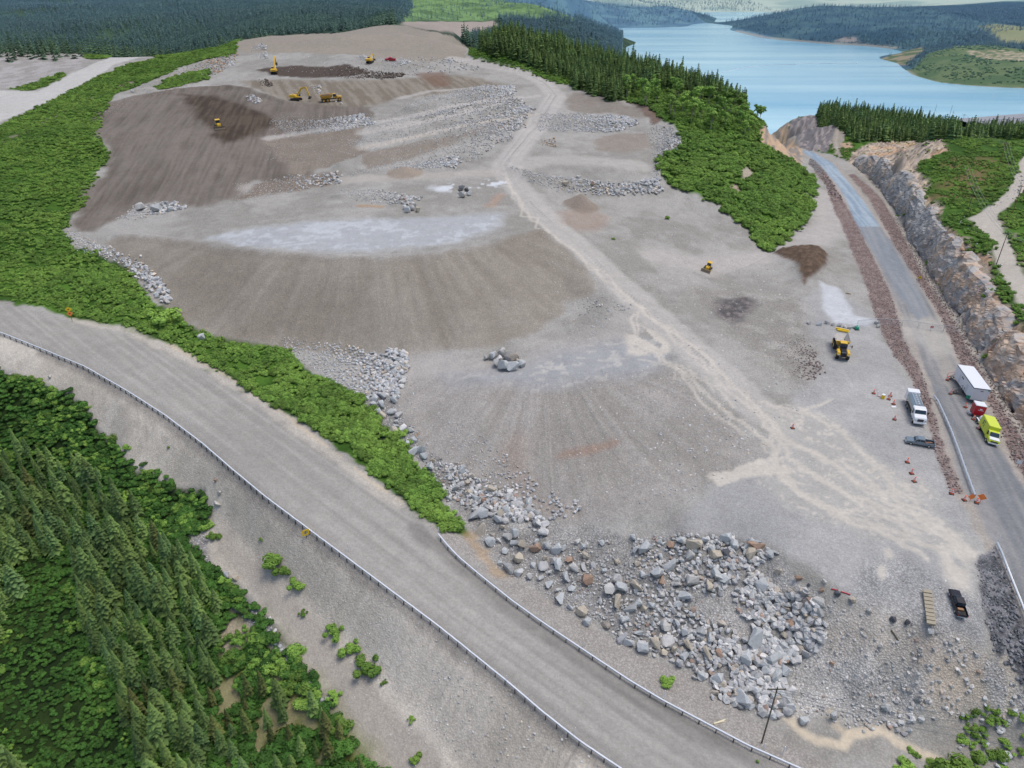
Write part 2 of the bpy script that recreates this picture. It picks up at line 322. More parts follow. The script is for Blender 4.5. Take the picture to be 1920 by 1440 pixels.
paint2((148, 172, 166), (176, 192, 180), mFarBand, sstep(.42, .6, fbm(GX, GY, 220, 4, 75)))
paint((222, 216, 200), sstep(3385, 3395, RR + nFar * .3) * sstep(3520, 3500, RR) * (GX > 800), None, 0)
mPen = A('peninsula', [(1706,133),(1720,146),(1760,155),(1830,162),(1920,166),(2100,168),(2100,100),(1920,92),(1850,84),(1790,86),(1740,100)], 6, nFar * .1)
paint2((84, 108, 78), (104, 122, 88), mPen, sstep(.4, .6, fbm(GX, GY, 25, 4, 77)))
mPenF = A('peninsula_flat', [(1648,112),(1665,119),(1700,122),(1715,105),(1740,95),(1730,88),(1690,97)], 5)
paint2((88, 108, 80), (150, 140, 118), mPenF, sstep(.45, .6, fbm(GX, GY, 20, 3, 79)))
paint2((176, 164, 142), (108, 120, 90), A('pen_rocks', [(1818,96),(1860,92),(1925,98),(2100,104),(2100,118),(1925,116),(1870,112),(1830,108)], 3, nFar * .2), sstep(.42, .52, stretched(0, 30, 4, 81)))
paint2((148, 152, 118), (128, 136, 106), A('clearing', [(1838,42),(1870,40),(1925,46),(2100,50),(2100,82),(1925,82),(1880,80)], 10), n50)
paint((150, 146, 142), A('beach', [(1560,78),(1580,70),(1604,68),(1612,80)], 6), .2, .9)
paint((186, 178, 160), stroke([(1380,58),(1430,70),(1500,77),(1560,82),(1620,84),(1680,90)], 7, 6, nFar * .05), None, .55)
paint((186, 178, 160), stroke([(1700,132),(1720,146),(1760,155),(1830,162),(1920,166)], 2.2, 2), None, .6)
# --- pale hilltops
TOP = A('hill_top', [(425,86),(440,70),(500,60.5),(560,57),(650,55),(760,54.5),(850,71),(887,93),(872,108),(800,115),(720,108),(650,102),(560,98),(460,100)], 1.0, nA * .5)
paint2((158, 149, 136), (150, 143, 131), TOP, n15, .5)
paint2((166, 155, 145), (158, 149, 139), A('second_top', [(752,53),(780,45),(840,42),(925,43),(935,50),(900,64),(850,66),(800,60)], 3), n15, .4)
paint2((176, 172, 168), (160, 156, 150), A('left_mound', [(-200,80),(0,85),(60,87),(140,96),(172,109),(150,126),(100,152),(50,168),(0,172),(-200,190)], 1.5, nA), sstep(.4, .6, n4), .7)
paint2((74, 104, 44), (92, 120, 52), A('left_mound_green', [(18,168),(60,156),(110,136),(132,140),(100,155),(60,170)], 1, nA), n4, .2)
paint((84, 116, 56), A('left_mound_green2', [(148,100),(212,100),(200,110),(165,111)], 1, nA), .2)
UPROAD = [(-200,190),(0,170),(72,171),(120,146),(170,121),(222,103),(262,101),(330,96),(335,101),(262,108),(215,121),(170,151),(100,187),(50,208),(0,229),(-200,260)]
mUR = A('upper_road', UPROAD, .8, nB * .4)
paint2((186, 184, 178), (196, 194, 188), mUR, n15, .2)

# --- the dark cut slope
BROWN = [(177,213),(200,197),(253,180),(333,167),(427,160),(467,167),(533,190),(640,196),(700,200),(690,226),(640,240),(560,262),(560,290),(617,335),(560,350),(477,342),(440,370),(400,383),(350,387),(300,381),(257,390),(240,403),(200,417),(177,433),(140,436),(138,400),(160,353),(187,327),(213,293),(187,267),(173,240)]
mBr = A('brown', BROWN, 2.0, nA)
tracks = stretched(R(100), 16, .8, 83)
paint2((111, 103, 94), (129, 121, 112), mBr, sstep(.3, .7, tracks * .45 + n15 * .55), .35)
tint(.86, mBr * sstep(.54, .68, stretched(R(99), 26, 1.3, 85)))
mWet = A('brown_wet', [(340,176),(400,180),(500,213),(512,233),(467,258),(420,268),(383,233)], 3, nA)
paint2((74, 64, 55), (96, 85, 73), mWet, sstep(.35, .65, stretched(R(101), 16, 1.0, 87) * .7 + n4 * .3), .4)
paint((88, 78, 70), A('soil_strip', [(478,130),(547,122),(609,126),(651,120),(692,136),(651,143),(578,147),(526,143)], 1, nB), .6)
paint2((148, 140, 127), (128, 119, 105), A('mid_brown', [(440,150),(560,150),(700,150),(860,140),(960,160),(900,168),(760,182),(700,200),(640,197),(533,190)], 3, nA), sstep(.4, .6, stretched(R(115), 18, 1.2, 89)), .4)
paint((122, 96, 80), A('reddish', [(780,140),(830,135),(845,160),(820,165)], 3, nA), .3, .7)

# --- the two tips with their runnels fanning out from the top
def fan(cx, cy, k, seed, octs=3):
    X0, Y0 = hit(cx, cy); a = np.arctan2(GX - X0, GY - Y0); r = np.hypot(GX - X0, GY - Y0)
    return fbm(a * k, r / 30, 1.0, octs, seed)
UT = [(300,450),(400,466),(500,478),(600,487),(700,491),(800,484),(900,466),(965,447),(1015,432),(1060,465),(1100,505),(1115,550),(1062,567),(1040,597),(1000,624),(920,647),(850,657),(760,669),(650,664),(540,654),(450,639),(400,628),(350,604),(300,567),(262,522),(215,478),(195,455),(225,446)]
mUT = A('upper_tip', UT, 1.5, nB)
fu = fan(700, 380, 26, 91)
paint2((142, 134, 122), (157, 150, 138), mUT, sstep(.3, .7, fu * .4 + n15 * .6), .45)  # brown tip soil, face darkened to paint in more slope shading
tint(.965, mUT * sstep(.55, .7, fan(700, 360, 60, 93)))
RELIEF += mUT * (fu - .5) * .35
LT = [(740,715),(820,705),(900,712),(1000,705),(1150,690),(1260,700),(1360,770),(1432,852),(1330,902),(1250,944),(1150,967),(1050,978),(1000,962),(900,922),(800,868),(740,820),(700,770)]
mLT = A('lower_tip', LT, 3, nB)
fl = fan(1020, 640, 30, 95)
paint2((154, 149, 141), (170, 165, 158), mLT, sstep(.3, .7, fl * .4 + n15 * .6), .5)
tint(.95, mLT * sstep(.57, .7, fan(1010, 620, 70, 97)))
RELIEF += mLT * (fl - .5) * .35
paint((158, 134, 118), stroke([(1055,852),(1090,848),(1120,838),(1155,828)], 1.0, .9, nB * .6), None, .7)
paint((160, 142, 128), A('rust1', [(940,850),(975,800),(985,860),(1010,940),(1090,965),(1030,960),(960,900)], 3, nA), None, .45)
paint((164, 142, 130), A('rust2', [(1270,975),(1330,960),(1390,965),(1350,1000),(1280,1005)], 2.5, nA), None, .55)
paint((176, 142, 104), stroke([(675,386),(712,388)], 1.2, 1), None, .7)
paint((186, 150, 124), stroke([(920,385),(940,365)], 1.5, 1.5, nB), None, .5)

paint2((140, 131, 119), (154, 145, 134), A('bench_bank_a', [(672,290),(850,252),(985,222),(975,236),(860,268),(760,300),(690,318)], 1.5, nB), n4, .5)
paint2((132, 122, 110), (148, 138, 126), A('bench_bank_b', [(500,262),(640,243),(700,236),(680,252),(660,275),(690,285),(660,300),(560,330),(520,300)], 2, nA), n4, .6)
paint2((146, 137, 126), (156, 148, 138), A('right_bench_soil', [(1110,262),(1160,250),(1215,252),(1226,276),(1170,286),(1120,281)], 2, nB), n4, .4)
paint((112, 88, 74), A('roots', [(1180,192),(1222,200),(1240,226),(1225,234),(1205,212)], 1, nB), .7, .8)
paint2((150, 143, 134), (140, 132, 122), A('top_right_soil', [(1070,172),(1120,180),(1190,200),(1205,218),(1100,212),(1060,200)], 2, nA), n4, .5)
# --- haul roads and worn tracks
def road(pp, w, col=(192, 187, 180), soft=1.2, grain=.2, a=.68):
    m = stroke(pp, w, soft, nB * .45); paint(col, m, grain, a); return m
HAUL = [(855,110),(930,125),(980,135),(1020,155),(1043,180),(1028,205),(1000,245),(965,285),(948,310),(958,335),(1000,385),(1050,430),(1110,480),(1170,540),(1260,620),(1350,700),(1430,772),(1500,800)]
road(HAUL, 5.0)
road([(500,260),(560,250),(640,238),(740,224),(840,201),(940,184),(1007,181)], 2.2)
road([(677,251),(773,234),(873,211),(940,191)], 2.2)
road([(680,278),(773,258),(873,234),(973,218),(1000,214)], 2.2, (196, 188, 176))
road([(750,184),(807,171),(907,164)], 1.6)
road([(470,352),(640,338),(760,332),(900,325),(950,322)], 4.0, (184, 177, 168), 2.5)
road([(950,320),(1020,300),(1100,300),(1200,310)], 5.0, (186, 181, 174), 2.5, a=.7)
road([(1230,480),(1330,500),(1440,478),(1520,455),(1560,425),(1540,360)], 5.5, (186, 180, 173), 3.5, a=.75)
road([(700,700),(850,690),(1000,690),(1120,640),(1190,600)], 5, (181, 176, 170), 4, a=.6)
paint2((168, 168, 167), (160, 161, 162), A('lower_film', [(830,705),(930,690),(1040,660),(1120,640),(1200,640),(1270,665),(1240,700),(1100,715),(960,730),(860,730)], 4, nA), n15, .15)
film = A('film', [(390,446),(470,428),(560,418),(700,410),(830,406),(945,398),(930,430),(860,452),(780,464),(700,470),(600,472),(500,466),(430,458)], 3, nB)
paint2((178, 180, 180), (170, 172, 173), film, n4, .1)
wx = (fbm(GX, GY, 6, 2, 111) - .5) * 7; pud = fbm((GX + wx) / 4.2, (GY + wx) / 2.0, 1.0, 4, 101) * .65 + fbm(GX, GY, 13, 2, 102) * .35
paint((200, 205, 208), film * sstep(.56, .60, pud + .25 * (fbm(GX, GY, 18, 2, 103) - .5)), 0, .5)
f2 = A('film2', [(800,352),(900,335),(960,338),(930,352),(820,360)], 2, nB)
paint((220, 224, 228), f2 * sstep(.52, .56, pud), 0, .8)
paint((200, 196, 186), AREAS['lower_film'] * sstep(.60, .66, stretched(R(8), 2.6, 1.0, 105) + .2 * (fbm(GX, GY, 15, 2, 106) - .5)), 0, .6)

def ruts(pp, k, seed, spread=8):
    for i in range(k):
        rs = random.Random(seed + i); o_ = rs.uniform(-spread, spread)
        q = [(x + o_ + rs.uniform(-2, 2), y + o_ * .3 + rs.uniform(-1.5, 1.5)) for x, y in pp]
        tint(.88 if i % 2 else 1.08, stroke(q, .22, .2) * sstep(.3, .55, n15))
ruts(HAUL, 10, 200, 12); ruts([(680,278),(773,258),(873,234),(973,218),(1000,214)], 3, 230, 3); ruts([(500,260),(560,250),(640,238),(740,224),(840,201),(940,184),(1007,181)], 3, 240, 3)
# --- apron
APRON = A('apron', [(1500,560),(1545,540),(1575,545),(1640,600),(1660,640),(1693,690),(1713,722),(1730,765),(1747,820),(1757,863),(1785,918),(1815,935),(1850,1000),(1850,1045),(1830,1060),(1850,1228),(1760,1190),(1660,1152),(1560,1112),(1470,1035),(1400,1010),(1300,1010),(1250,1000),(1280,960),(1420,870),(1500,780)], 1.5, nA)
paint2((178, 176, 172), (166, 165, 162), APRON, sstep(.35, .65, n15), .35)
paint2((172, 171, 168), (158, 158, 156), A('apron_gravel', [(1690,1030),(1730,1060),(1775,1100),(1830,1115),(1850,1225),(1700,1165),(1600,1120),(1620,1060)], 1.5, nA), sstep(.4, .6, n4), .95)
paint2((124, 108, 104), (150, 140, 132), A('red_gravel', [(1455,640),(1500,630),(1540,690),(1525,712),(1485,700)], 2, nA), sstep(.45, .6, n1), .95)
paint2((168, 164, 156), (152, 148, 140), A('gravel_bank', [(1290,540),(1400,545),(1500,560),(1520,610),(1540,680),(1520,730),(1440,700),(1350,620)], 4, nA), sstep(.4, .6, n4), .7)
paint2((96, 92, 92), (140, 134, 128), A('black_patch', [(1340,595),(1360,562),(1400,558),(1420,570),(1400,600),(1375,615)], 2.5, nA), sstep(.4, .65, n1 * .5 + n4 * .5), .6)
paint((205, 208, 210), A('wet_light', [(1535,530),(1572,540),(1600,592),(1642,602),(1625,612),(1562,606),(1545,580)], 1, nB * .5), .05, .8)
for pp in ([(1530,965),(1560,985),(1600,1000),(1650,1010)], [(1520,985),(1560,1005),(1610,1020),(1640,1022)], [(1620,1040),(1622,1080),(1625,1130)], [(1700,1050),(1702,1100),(1706,1150)], [(1560,700),(1600,760),(1640,830),(1690,900)], [(1580,690),(1625,760),(1665,830),(1715,905)], [(1440,480),(1400,500),(1340,520),(1260,510)]): ruts(pp, 2, int(pp[0][0]), 4)
# --- sediment braids
TAN = (204, 197, 184)
def braid(seed, k=.93, sc=5.0):
    a = fbm(GX, GY, sc, 3, seed); return sstep(k, k + .05, 1 - np.abs(2 * a - 1))
flow = stretched(R(-52), 7, 2.0, 113, 3); br = sstep(.90, .95, 1 - np.abs(2 * flow - 1) * 1.4)
FANA = A('fan', [(1440,770),(1500,766),(1570,795),(1650,862),(1720,905),(1765,925),(1745,955),(1800,990),(1850,1030),(1830,1045),(1790,1040),(1700,1032),(1600,995),(1500,955),(1440,905),(1450,850)], 2, nA)
paint((184, 180, 171), FANA, .1, .6); paint(TAN, FANA * br, 0, .75)
def rill(pp, w=.35, a=.85):
    d = (fbm(GX, GY, 4, 2, 115) - .5) * 1.6
    paint(TAN, stroke(pp, w, .25, None) , 0, a * .7)
def wig(pp, seed, amp=7):
    rs = random.Random(seed); q = dens(pp, 16)
    return [(x + rs.uniform(-amp, amp), y + rs.uniform(-amp, amp) * .6) for x, y in q]
for k, (pp, w) in enumerate([
    ([(945,330),(985,400),(1050,450),(1110,500),(1160,545),(1210,585),(1290,640),(1350,700),(1420,765),(1450,795),(1470,825),(1530,855),(1590,890),(1650,930),(1720,970),(1790,1012)], .6),
    ([(1160,545),(1230,605),(1300,665),(1370,735),(1440,800),(1480,860),(1560,910),(1640,960),(1720,1000)], .45),
    ([(1190,580),(1185,640),(1230,665),(1290,705),(1340,755),(1400,800),(1440,830)], .4),
    ([(1200,640),(1260,690),(1330,770),(1400,820)], .3), ([(1280,690),(1330,720),(1380,760)], .35),
    ([(1500,762),(1560,800),(1620,850),(1680,910),(1740,962)], .45), ([(1420,750),(1500,770),(1560,750)], .4),
    ([(1440,830),(1470,900),(1520,940),(1600,980),(1680,1012),(1740,1050)], .5),
    ([(1450,860),(1490,920),(1580,960),(1660,990),(1760,1030)], .5), ([(1450,800),(1455,850),(1430,870)], .5),
    ([(1480,830),(1600,880),(1700,950),(1800,1010)], .45), ([(1500,880),(1600,930),(1700,975),(1810,1025)], .6)]):
    rill(wig(pp, k), w)
    rill(wig(pp, k + 50, 12), w * .55)
paint(TAN, A('fan_head', [(1168,592),(1195,605),(1235,632),(1265,662),(1235,668),(1180,662)], 1, nA * .6) * sstep(.42, .5, flow), 0, .9)
paint(TAN, A('tan_pool', [(1335,892),(1350,878),(1400,872),(1416,852),(1442,872),(1500,882),(1490,902),(1430,896),(1385,892),(1345,905)], .6, nB * 1.6), 0, .95)
SOLID = A('tan_end', [(1640,965),(1700,972),(1760,985),(1800,1000),(1852,1030),(1834,1045),(1815,1052),(1822,1080),(1822,1112),(1792,1106),(1770,1082),(1762,1050),(1742,1022),(1700,1002)], 1.2, nA)
paint(TAN, SOLID * sstep(.62, .5, fbm(GX, GY, 7, 3, 119)), 0, .95)
for c in ([(1653,1030),(1668,1028),(1676,1045),(1662,1048)], [(1642,1062),(1658,1058),(1665,1080),(1655,1090),(1645,1082)], [(1690,1010),(1705,1014),(1695,1018)]):
    paint(TAN, area(c, .5, nB * .3), 0, .8)
# --- left road, its bank and shoulder
LR = [(x, y) for x, y in ROAD_R] + [(x, y) for x, y in reversed(ROAD_L)]
mLR = A('road', LR, .35, nB * .12)
bankpoly = ROAD_L + [(1230,1600),(900,1600),(780,1520),(700,1440),(650,1370),(600,1290),(520,1170),(450,1100),(400,1060),(350,1010),(395,975),(385,915),(310,912),(295,893),(250,880),(215,830),(180,800),(160,765),(130,738),(60,713),(0,692),(-150,690)]
mBank = A('bank', bankpoly, .5, nB * .3)
rd = uv(*hit(300, 700)); 
def along(a, b):
    (x0, y0), (x1, y1) = hit(*a), hit(*b); return math.atan2(y1 - y0, x1 - x0)
aB = along((480, 930), (800, 1165))
bk = stretched(aB + math.pi / 2, 7, .75, 121)
mSl = A('bank_slope', ROAD_L + [(900,1480),(820,1390),(750,1310),(680,1235),(600,1165),(540,1100),(480,1045),(420,980),(350,920),(290,890),(230,850),(180,790),(130,740),(60,712),(-120,680)], .8)
paint2((192, 184, 170), (204, 197, 184), mBank, sstep(.35, .65, n15 * .5 + n4 * .5), .35)
tint(.93, mSl * sstep(.5, .62, bk)); RELIEF += mSl * (sstep(.4, .65, bk) * -.14)
paint2((176, 168, 156), (166, 160, 150), A('strip', [(350,925),(420,985),(480,1055),(540,1110),(600,1180),(670,1250),(740,1330),(800,1400),(880,1500),(770,1500),(700,1430),(650,1360),(600,1280),(520,1165),(450,1095),(400,1040),(395,980)], 1, nB), n15, .3)
aR = along((300, 690), (900, 1130))
st = stretched(aR, 40, .7, 123); 
paint2((154, 151, 144), (168, 164, 157), mLR, sstep(.35, .65, st * .7 + n15 * .3), .12)
ROAD_SH = stroke(ROAD_L[3:], 1.3, .6, nB * .3); paint((140, 135, 128), ROAD_SH * (1 - mLR), .5, .7)
edge = [(x - 26, y + 4) for x, y in ROAD_R[14:]]
tint(.74, stroke(edge, 1.2, 1.0, nB * .5) * sstep(.3, .5, n15)); 
tint(.88, stroke([(x - 14, y + 2) for x, y in ROAD_R[13:]], .35, .3, nB * .3))
paint((196, 188, 175), stroke([(x + 10, y - 4) for x, y in ROAD_R[4:14]], 1.2, .9, nB * .8), .3, .7)
paint((200, 186, 162), stroke([(x + 16, y - 8) for x, y in ROAD_R[6:14]], .3, .25, nB * .5), .1, .7)
shR = A('shoulder_r', ROAD_R[14:] + [(1700,1600),(1760,1560),(1560,1440),(1400,1340),(1290,1262),(1220,1232),(1150,1200),(1080,1158),(1010,1106),(940,1066),(890,1010)], .5, nB * .5)
paint2((158, 153, 145), (170, 165, 158), shR, n4, .7)
paint((178, 152, 118), stroke([(880,1005),(905,1040),(935,1070),(955,1078)], 1.3, .8, nB), .3, .6)
def resample(pp, n):
    L = [0.0]
    for a, b in zip(pp[:-1], pp[1:]): L.append(L[-1] + math.hypot(b[0] - a[0], b[1] - a[1]))
    return [(float(np.interp(L[-1] * k / (n - 1), L, [p[0] for p in pp])), float(np.interp(L[-1] * k / (n - 1), L, [p[1] for p in pp]))) for k in range(n)]
qa, qb = resample(ROAD_L, 50), resample(ROAD_R, 50)
for fr_, f_, w_ in ((.14, .93, .5), (.24, 1.05, .55), (.36, .95, .4), (.45, 1.05, .5), (.58, .95, .45), (.68, 1.05, .55), (.80, .93, .5), (.9, 1.05, .4)):
    tint(f_, stroke([(a[0] * (1 - fr_) + b[0] * fr_, a[1] * (1 - fr_) + b[1] * fr_) for a, b in zip(qa, qb)], w_, .5, nB * .25) * mLR * sstep(.3, .6, n15))
# --- foot of the slopes at the bottom right
SPILL = [(690,745),(735,800),(780,840),(830,868),(900,915),(1000,958),(1050,985),(1150,1000),(1260,1012),(1380,1020),(1450,1030),(1480,1080),(1560,1120),(1760,1190),(1850,1230),(1860,1300),(1800,1330),(1640,1352),(1500,1345),(1400,1335),(1360,1315),(1290,1258),(1220,1228),(1150,1195),(1080,1153),(1010,1102),(940,1062),(890,1005),(830,945),(780,865),(740,805),(695,775)]
mSp = A('spill', SPILL, 1.0, nB)
paint2((158, 156, 151), (180, 177, 171), mSp, sstep(.35, .65, n4), 1.0)
paint2((198, 184, 166), (180, 168, 152), A('tan_slope', [(1690,1180),(1850,1235),(1855,1300),(1830,1330),(1740,1330),(1740,1260)], 2, nB), n4, .6)
paint2((186, 179, 168), (170, 162, 150), A('spill_soil', [(1480,1110),(1560,1130),(1700,1180),(1690,1230),(1560,1240),(1500,1220)], 3, nA), n4, .7)
tint(1.28, A('lit_face', [(1460,1040),(1560,1112),(1760,1190),(1850,1232),(1858,1320),(1700,1350),(1480,1345),(1490,1240),(1450,1120)], 3))  # lightens the colour of this slope to offset its shading
mStr = stroke(wig([(1470,1340),(1500,1368),(1530,1388),(1580,1398),(1600,1376),(1650,1370),(1700,1400),(1760,1425),(1800,1450)], 5, 3), .7, .4)
paint((214, 200, 176), mStr, 0, .85)
paint((206, 192, 168), stroke(wig([(1556,1335),(1568,1362),(1590,1374),(1620,1370)], 6, 3), .5, .4), 0, .7)
Z = lambda pp, n=None, soft=.8: area(pp, soft, nB if n is None else n)
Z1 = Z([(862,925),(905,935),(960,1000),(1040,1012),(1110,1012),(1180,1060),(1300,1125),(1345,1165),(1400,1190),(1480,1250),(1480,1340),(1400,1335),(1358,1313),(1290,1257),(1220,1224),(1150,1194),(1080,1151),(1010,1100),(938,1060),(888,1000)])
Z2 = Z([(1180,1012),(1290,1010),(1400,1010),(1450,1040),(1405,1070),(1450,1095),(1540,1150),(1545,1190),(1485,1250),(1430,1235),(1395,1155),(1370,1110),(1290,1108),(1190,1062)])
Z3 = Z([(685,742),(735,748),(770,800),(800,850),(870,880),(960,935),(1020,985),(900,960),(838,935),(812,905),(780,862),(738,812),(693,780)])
paint((142, 140, 136), np.clip(Z1 + Z2 + Z3, 0, 1), .9, .7)  # ground darkened to paint in the shade between the boulders
# --- right road
ASPH = [(1497,280),(1520,293),(1545,315),(1570,345),(1590,380),(1606,425),(1640,480),(1680,567),(1710,620),(1725,667),(1747,720),(1756,747),(1800,897),(1815,930),(1835,960),(1850,1000),(1868,1020),(1890,1070),(1925,1150),(1990,1250),(2100,1250),(2020,1030),(1920,917),(1903,890),(1867,827),(1843,753),(1793,680),(1760,600),(1730,547),(1693,480),(1650,425),(1625,385),(1590,340),(1560,305),(1520,283)]
mAs0 = A('asphalt_shoulder', ASPH, .6, nB * .4, 2.2)
paint2((176, 168, 158), (164, 158, 150), mAs0, n4, .4)
mAs = A('asphalt', ASPH, .4, nB * .2)
aA = along((1700, 560), (1860, 860)); sa = stretched(aA, 30, .9, 127)
paint2((128, 130, 132), (152, 151, 149), mAs, sstep(.35, .65, sa), .12)
paint((172, 166, 156), stroke([(1640,440),(1690,530),(1740,620),(1770,680),(1800,740)], 1.6, 1.4, nB), .1, .7)
paint((184, 180, 172), A('dust_cross', [(1690,590),(1760,600),(1800,650),(1740,690),(1710,640)], 2.5, nA), .1, .7)
paint2((136, 143, 149), (150, 153, 155), A('damp_lane', [(1606,425),(1650,425),(1680,475),(1712,525),(1745,590),(1720,600),(1690,560),(1660,510),(1632,465)], .8, nB * .4), sstep(.3, .7, sa), .05)
mBl = A('wet_lane', [(1497,280),(1520,283),(1560,305),(1590,340),(1625,385),(1650,425),(1606,425),(1590,382),(1570,347),(1545,317),(1520,295)], .3)
paint2((140, 156, 170), (166, 180, 190), mBl, sstep(.35, .65, stretched(along((1590, 380), (1630, 430)), 20, .6, 129)), 0)
RIPL = [(1527,320),(1547,345),(1557,375),(1575,415),(1595,467),(1613,505),(1637,580),(1657,627),(1677,667),(1693,687),(1713,720),(1730,763),(1747,820),(1757,863),(1780,913),(1790,925),(1805,925),(1780,863),(1760,813),(1743,747),(1720,680),(1693,633),(1677,567),(1650,507),(1620,450),(1610,425),(1580,375),(1550,325),(1540,317)]
RIPR = [(1590,327),(1625,367),(1655,420),(1680,465),(1707,505),(1747,567),(1773,613),(1800,680),(1843,735),(1873,797),(1893,847),(1920,900),(2000,1010),(2030,990),(1960,870),(1916,795),(1873,715),(1833,667),(1820,637),(1780,567),(1753,525),(1737,490),(1690,420),(1657,378),(1630,350),(1602,327)]
for nm, pp in (('riprap_l', RIPL), ('riprap_r', RIPR)):
    m = A(nm, pp, .4, nB * .3)
    paint2((130, 112, 107), (148, 132, 126), m, sstep(.4, .6, n1), 1.0); 
paint2((110, 108, 108), (140, 138, 136), A('upper_ditch', [(1520,296),(1545,320),(1540,330),(1515,308)], .5), n1, 1)
DARKRIP = [(1832,1042),(1865,1030),(1880,1060),(1900,1120),(1925,1190),(1960,1290),(1925,1295),(1905,1262),(1870,1235),(1850,1160),(1836,1100)]
paint2((96, 97, 100), (138, 138, 140), A('dark_riprap', DARKRIP, .4, nB * .3), sstep(.4, .6, n1), 1.0)
paint2((186, 182, 176), (166, 160, 152), A('pale_ditch', [(1850,1235),(1905,1270),(1930,1300),(1930,1370),(1880,1340),(1858,1300)], .6, nB), sstep(.4, .6, n4), 1)
paint((196, 186, 168), stroke([(1888,1250),(1895,1290),(1890,1330)], .7, .5, nB), None, .7)
# --- rock of the cutting
ROCK = [(1590,302),(1602,282),(1640,267),(1685,252),(1722,248),(1765,247),(1767,260),(1779,282),(1740,295),(1722,305),(1717,320),(1742,335),(1745,352),(1730,360),(1745,367),(1770,382),(1762,395),(1765,412),(1787,435),(1802,455),(1830,460),(1865,480),(1862,510),(1875,560),(1900,600),(1925,625),(2000,700),(2040,885),(1990,889),(1930,803),(1888,741),(1860,695),(1835,651),(1808,605),(1775,555),(1745,513),(1723,470),(1690,413),(1663,369),(1630,334),(1600,309)]
mRk = A('rock', ROCK, .5, nB)
sx = stretched(R(35), 7, 1.3, 131, 4); cr = 1 - np.abs(2 * stretched(R(35), 9, 1.5, 133, 3) - 1)
paint2((216, 198, 174), (186, 172, 158), mRk, sstep(.35, .6, sx), .3)
paint((212, 176, 140), mRk * sstep(.58, .66, fbm(GX, GY, 12, 3, 135)), None, .8)
tint(.5, mRk * sstep(.86, .95, cr))
tint(.7, mRk * sstep(.80, .92, 1 - np.abs(2 * fbm(GX, GY, 3.2, 3, 145) - 1)))
RELIEF += mRk * (1 - np.abs(2 * stretched(R(35), 5, 1.2, 147, 3) - 1)) * -.9
RELIEF += mRk * (sx - .5) * 2.6 + mRk * (fbm(GX, GY, 8, 4, 137) - .5) * 1.5
lowrock = sstep(20, -20, GY - 215) * mRk
paint2((140, 132, 124), (176, 148, 122), lowrock, sstep(.42, .58, fbm(GX, GY, 7, 4, 139)), .3)
tint(.6, lowrock * sstep(.86, .95, cr))
wf = stroke_uv([uv(x + .8, y) for x, y, h in WALLXY], 2.0, .8)
wn = fbm(GX, GY, 5, 3, 141)
paint2((130, 131, 132), (158, 150, 142), wf, sstep(.4, .65, wn), .3); paint((132, 92, 70), wf * sstep(.62, .68, wn) * sstep(20, -20, GY - 200), None, .7)
paint2((190, 184, 172), (165, 158, 148), stroke_uv([uv(x - 2.2, y) for x, y, h in WALLXY], .9, .5), n4, .6)
GRK = [(1462,234),(1500,226),(1540,217),(1562,226),(1576,240),(1562,268),(1548,286),(1515,281),(1495,277),(1478,250)]
mGr = A('grey_rock', GRK, .6, nB)
g1 = stretched(R(70), 9, 1.4, 143, 4)
paint2((126, 122, 124), (160, 152, 148), mGr, sstep(.38, .6, g1), .3); tint(.6, mGr * sstep(.88, .95, 1 - np.abs(2 * g1 - 1))); RELIEF += mGr * (g1 - .5) * 3
mTn = A('tan_rock', [(1422,258),(1450,249),(1460,238),(1478,246),(1490,265),(1505,290),(1500,308),(1478,298),(1450,280)], .6, nB)
paint2((200, 172, 142), (150, 140, 130), mTn, sstep(.38, .62, g1), .3); RELIEF += mTn * (g1 - .5) * 2.5
paint2((176, 168, 156), (150, 142, 130), A('knoll_bare', [(1570,232),(1578,225),(1585,250),(1575,290),(1590,300),(1565,290),(1560,262)], .6, nB), n4, .6)
paint((186, 176, 160), stroke([(1572,240),(1566,262),(1570,282)], .9, .6), .3, .8)
paint2((120, 108, 96), (148, 138, 126), A('foot_soil', [(480,345),(560,330),(640,322),(620,345),(560,358),(500,366),(445,374)], 2, nB), n4, .8)
paint((196, 166, 142), A('knoll_pink', [(1578,270),(1594,266),(1598,276),(1584,286)], .8, nB), .2, .9)
# dirt road on the plateau
PATH = [(1935,290),(1920,318),(1915,345),(1900,366),(1865,392),(1840,408),(1850,430),(1878,452),(1888,490),(1905,522),(1935,575),(1970,640)]
mPa = np.maximum(stroke(PATH, 2.6, .7, nB * .3), A('path_wide', [(1815,407),(1850,395),(1872,402),(1882,425),(1880,450),(1858,440),(1835,420)], .7, nB * .5))
paint((194, 186, 174), mPa, .25, .95)
for pp in ([(1870,408),(1890,402),(1898,425),(1885,432)], [(1790,440),(1815,448),(1850,490),(1870,520),(1860,535),(1820,490)], [(1905,440),(1925,450),(1940,520),(1915,500)], [(1870,560),(1925,580),(1935,610),(1880,590)]):
    paint2((166, 156, 142), (140, 126, 108), area(pp, 1, nB), n4, .7)
paint2((120, 106, 72), (92, 110, 48), A('heath', [(1770,300),(1850,290),(1900,310),(1870,360),(1800,380),(1750,375)], 4, nA), sstep(.45, .6, n4), .2)
paint((178, 166, 148), A('bare1', [(1385,318),(1402,314),(1418,330),(1395,336)], .8, nB), .7)
paint((178, 160, 140), A('bare2', [(1370,348),(1382,345),(1388,362),(1374,368)], .6, nB), .7)
paint((176, 168, 150), stroke([(1412,278),(1406,300),(1402,320)], .8, .6, nB), .7, .8)
paint((150, 138, 122), stroke([(-20,276),(60,240),(130,205),(200,172),(250,152)], 1.3, 1.0, nB), .5, .75)
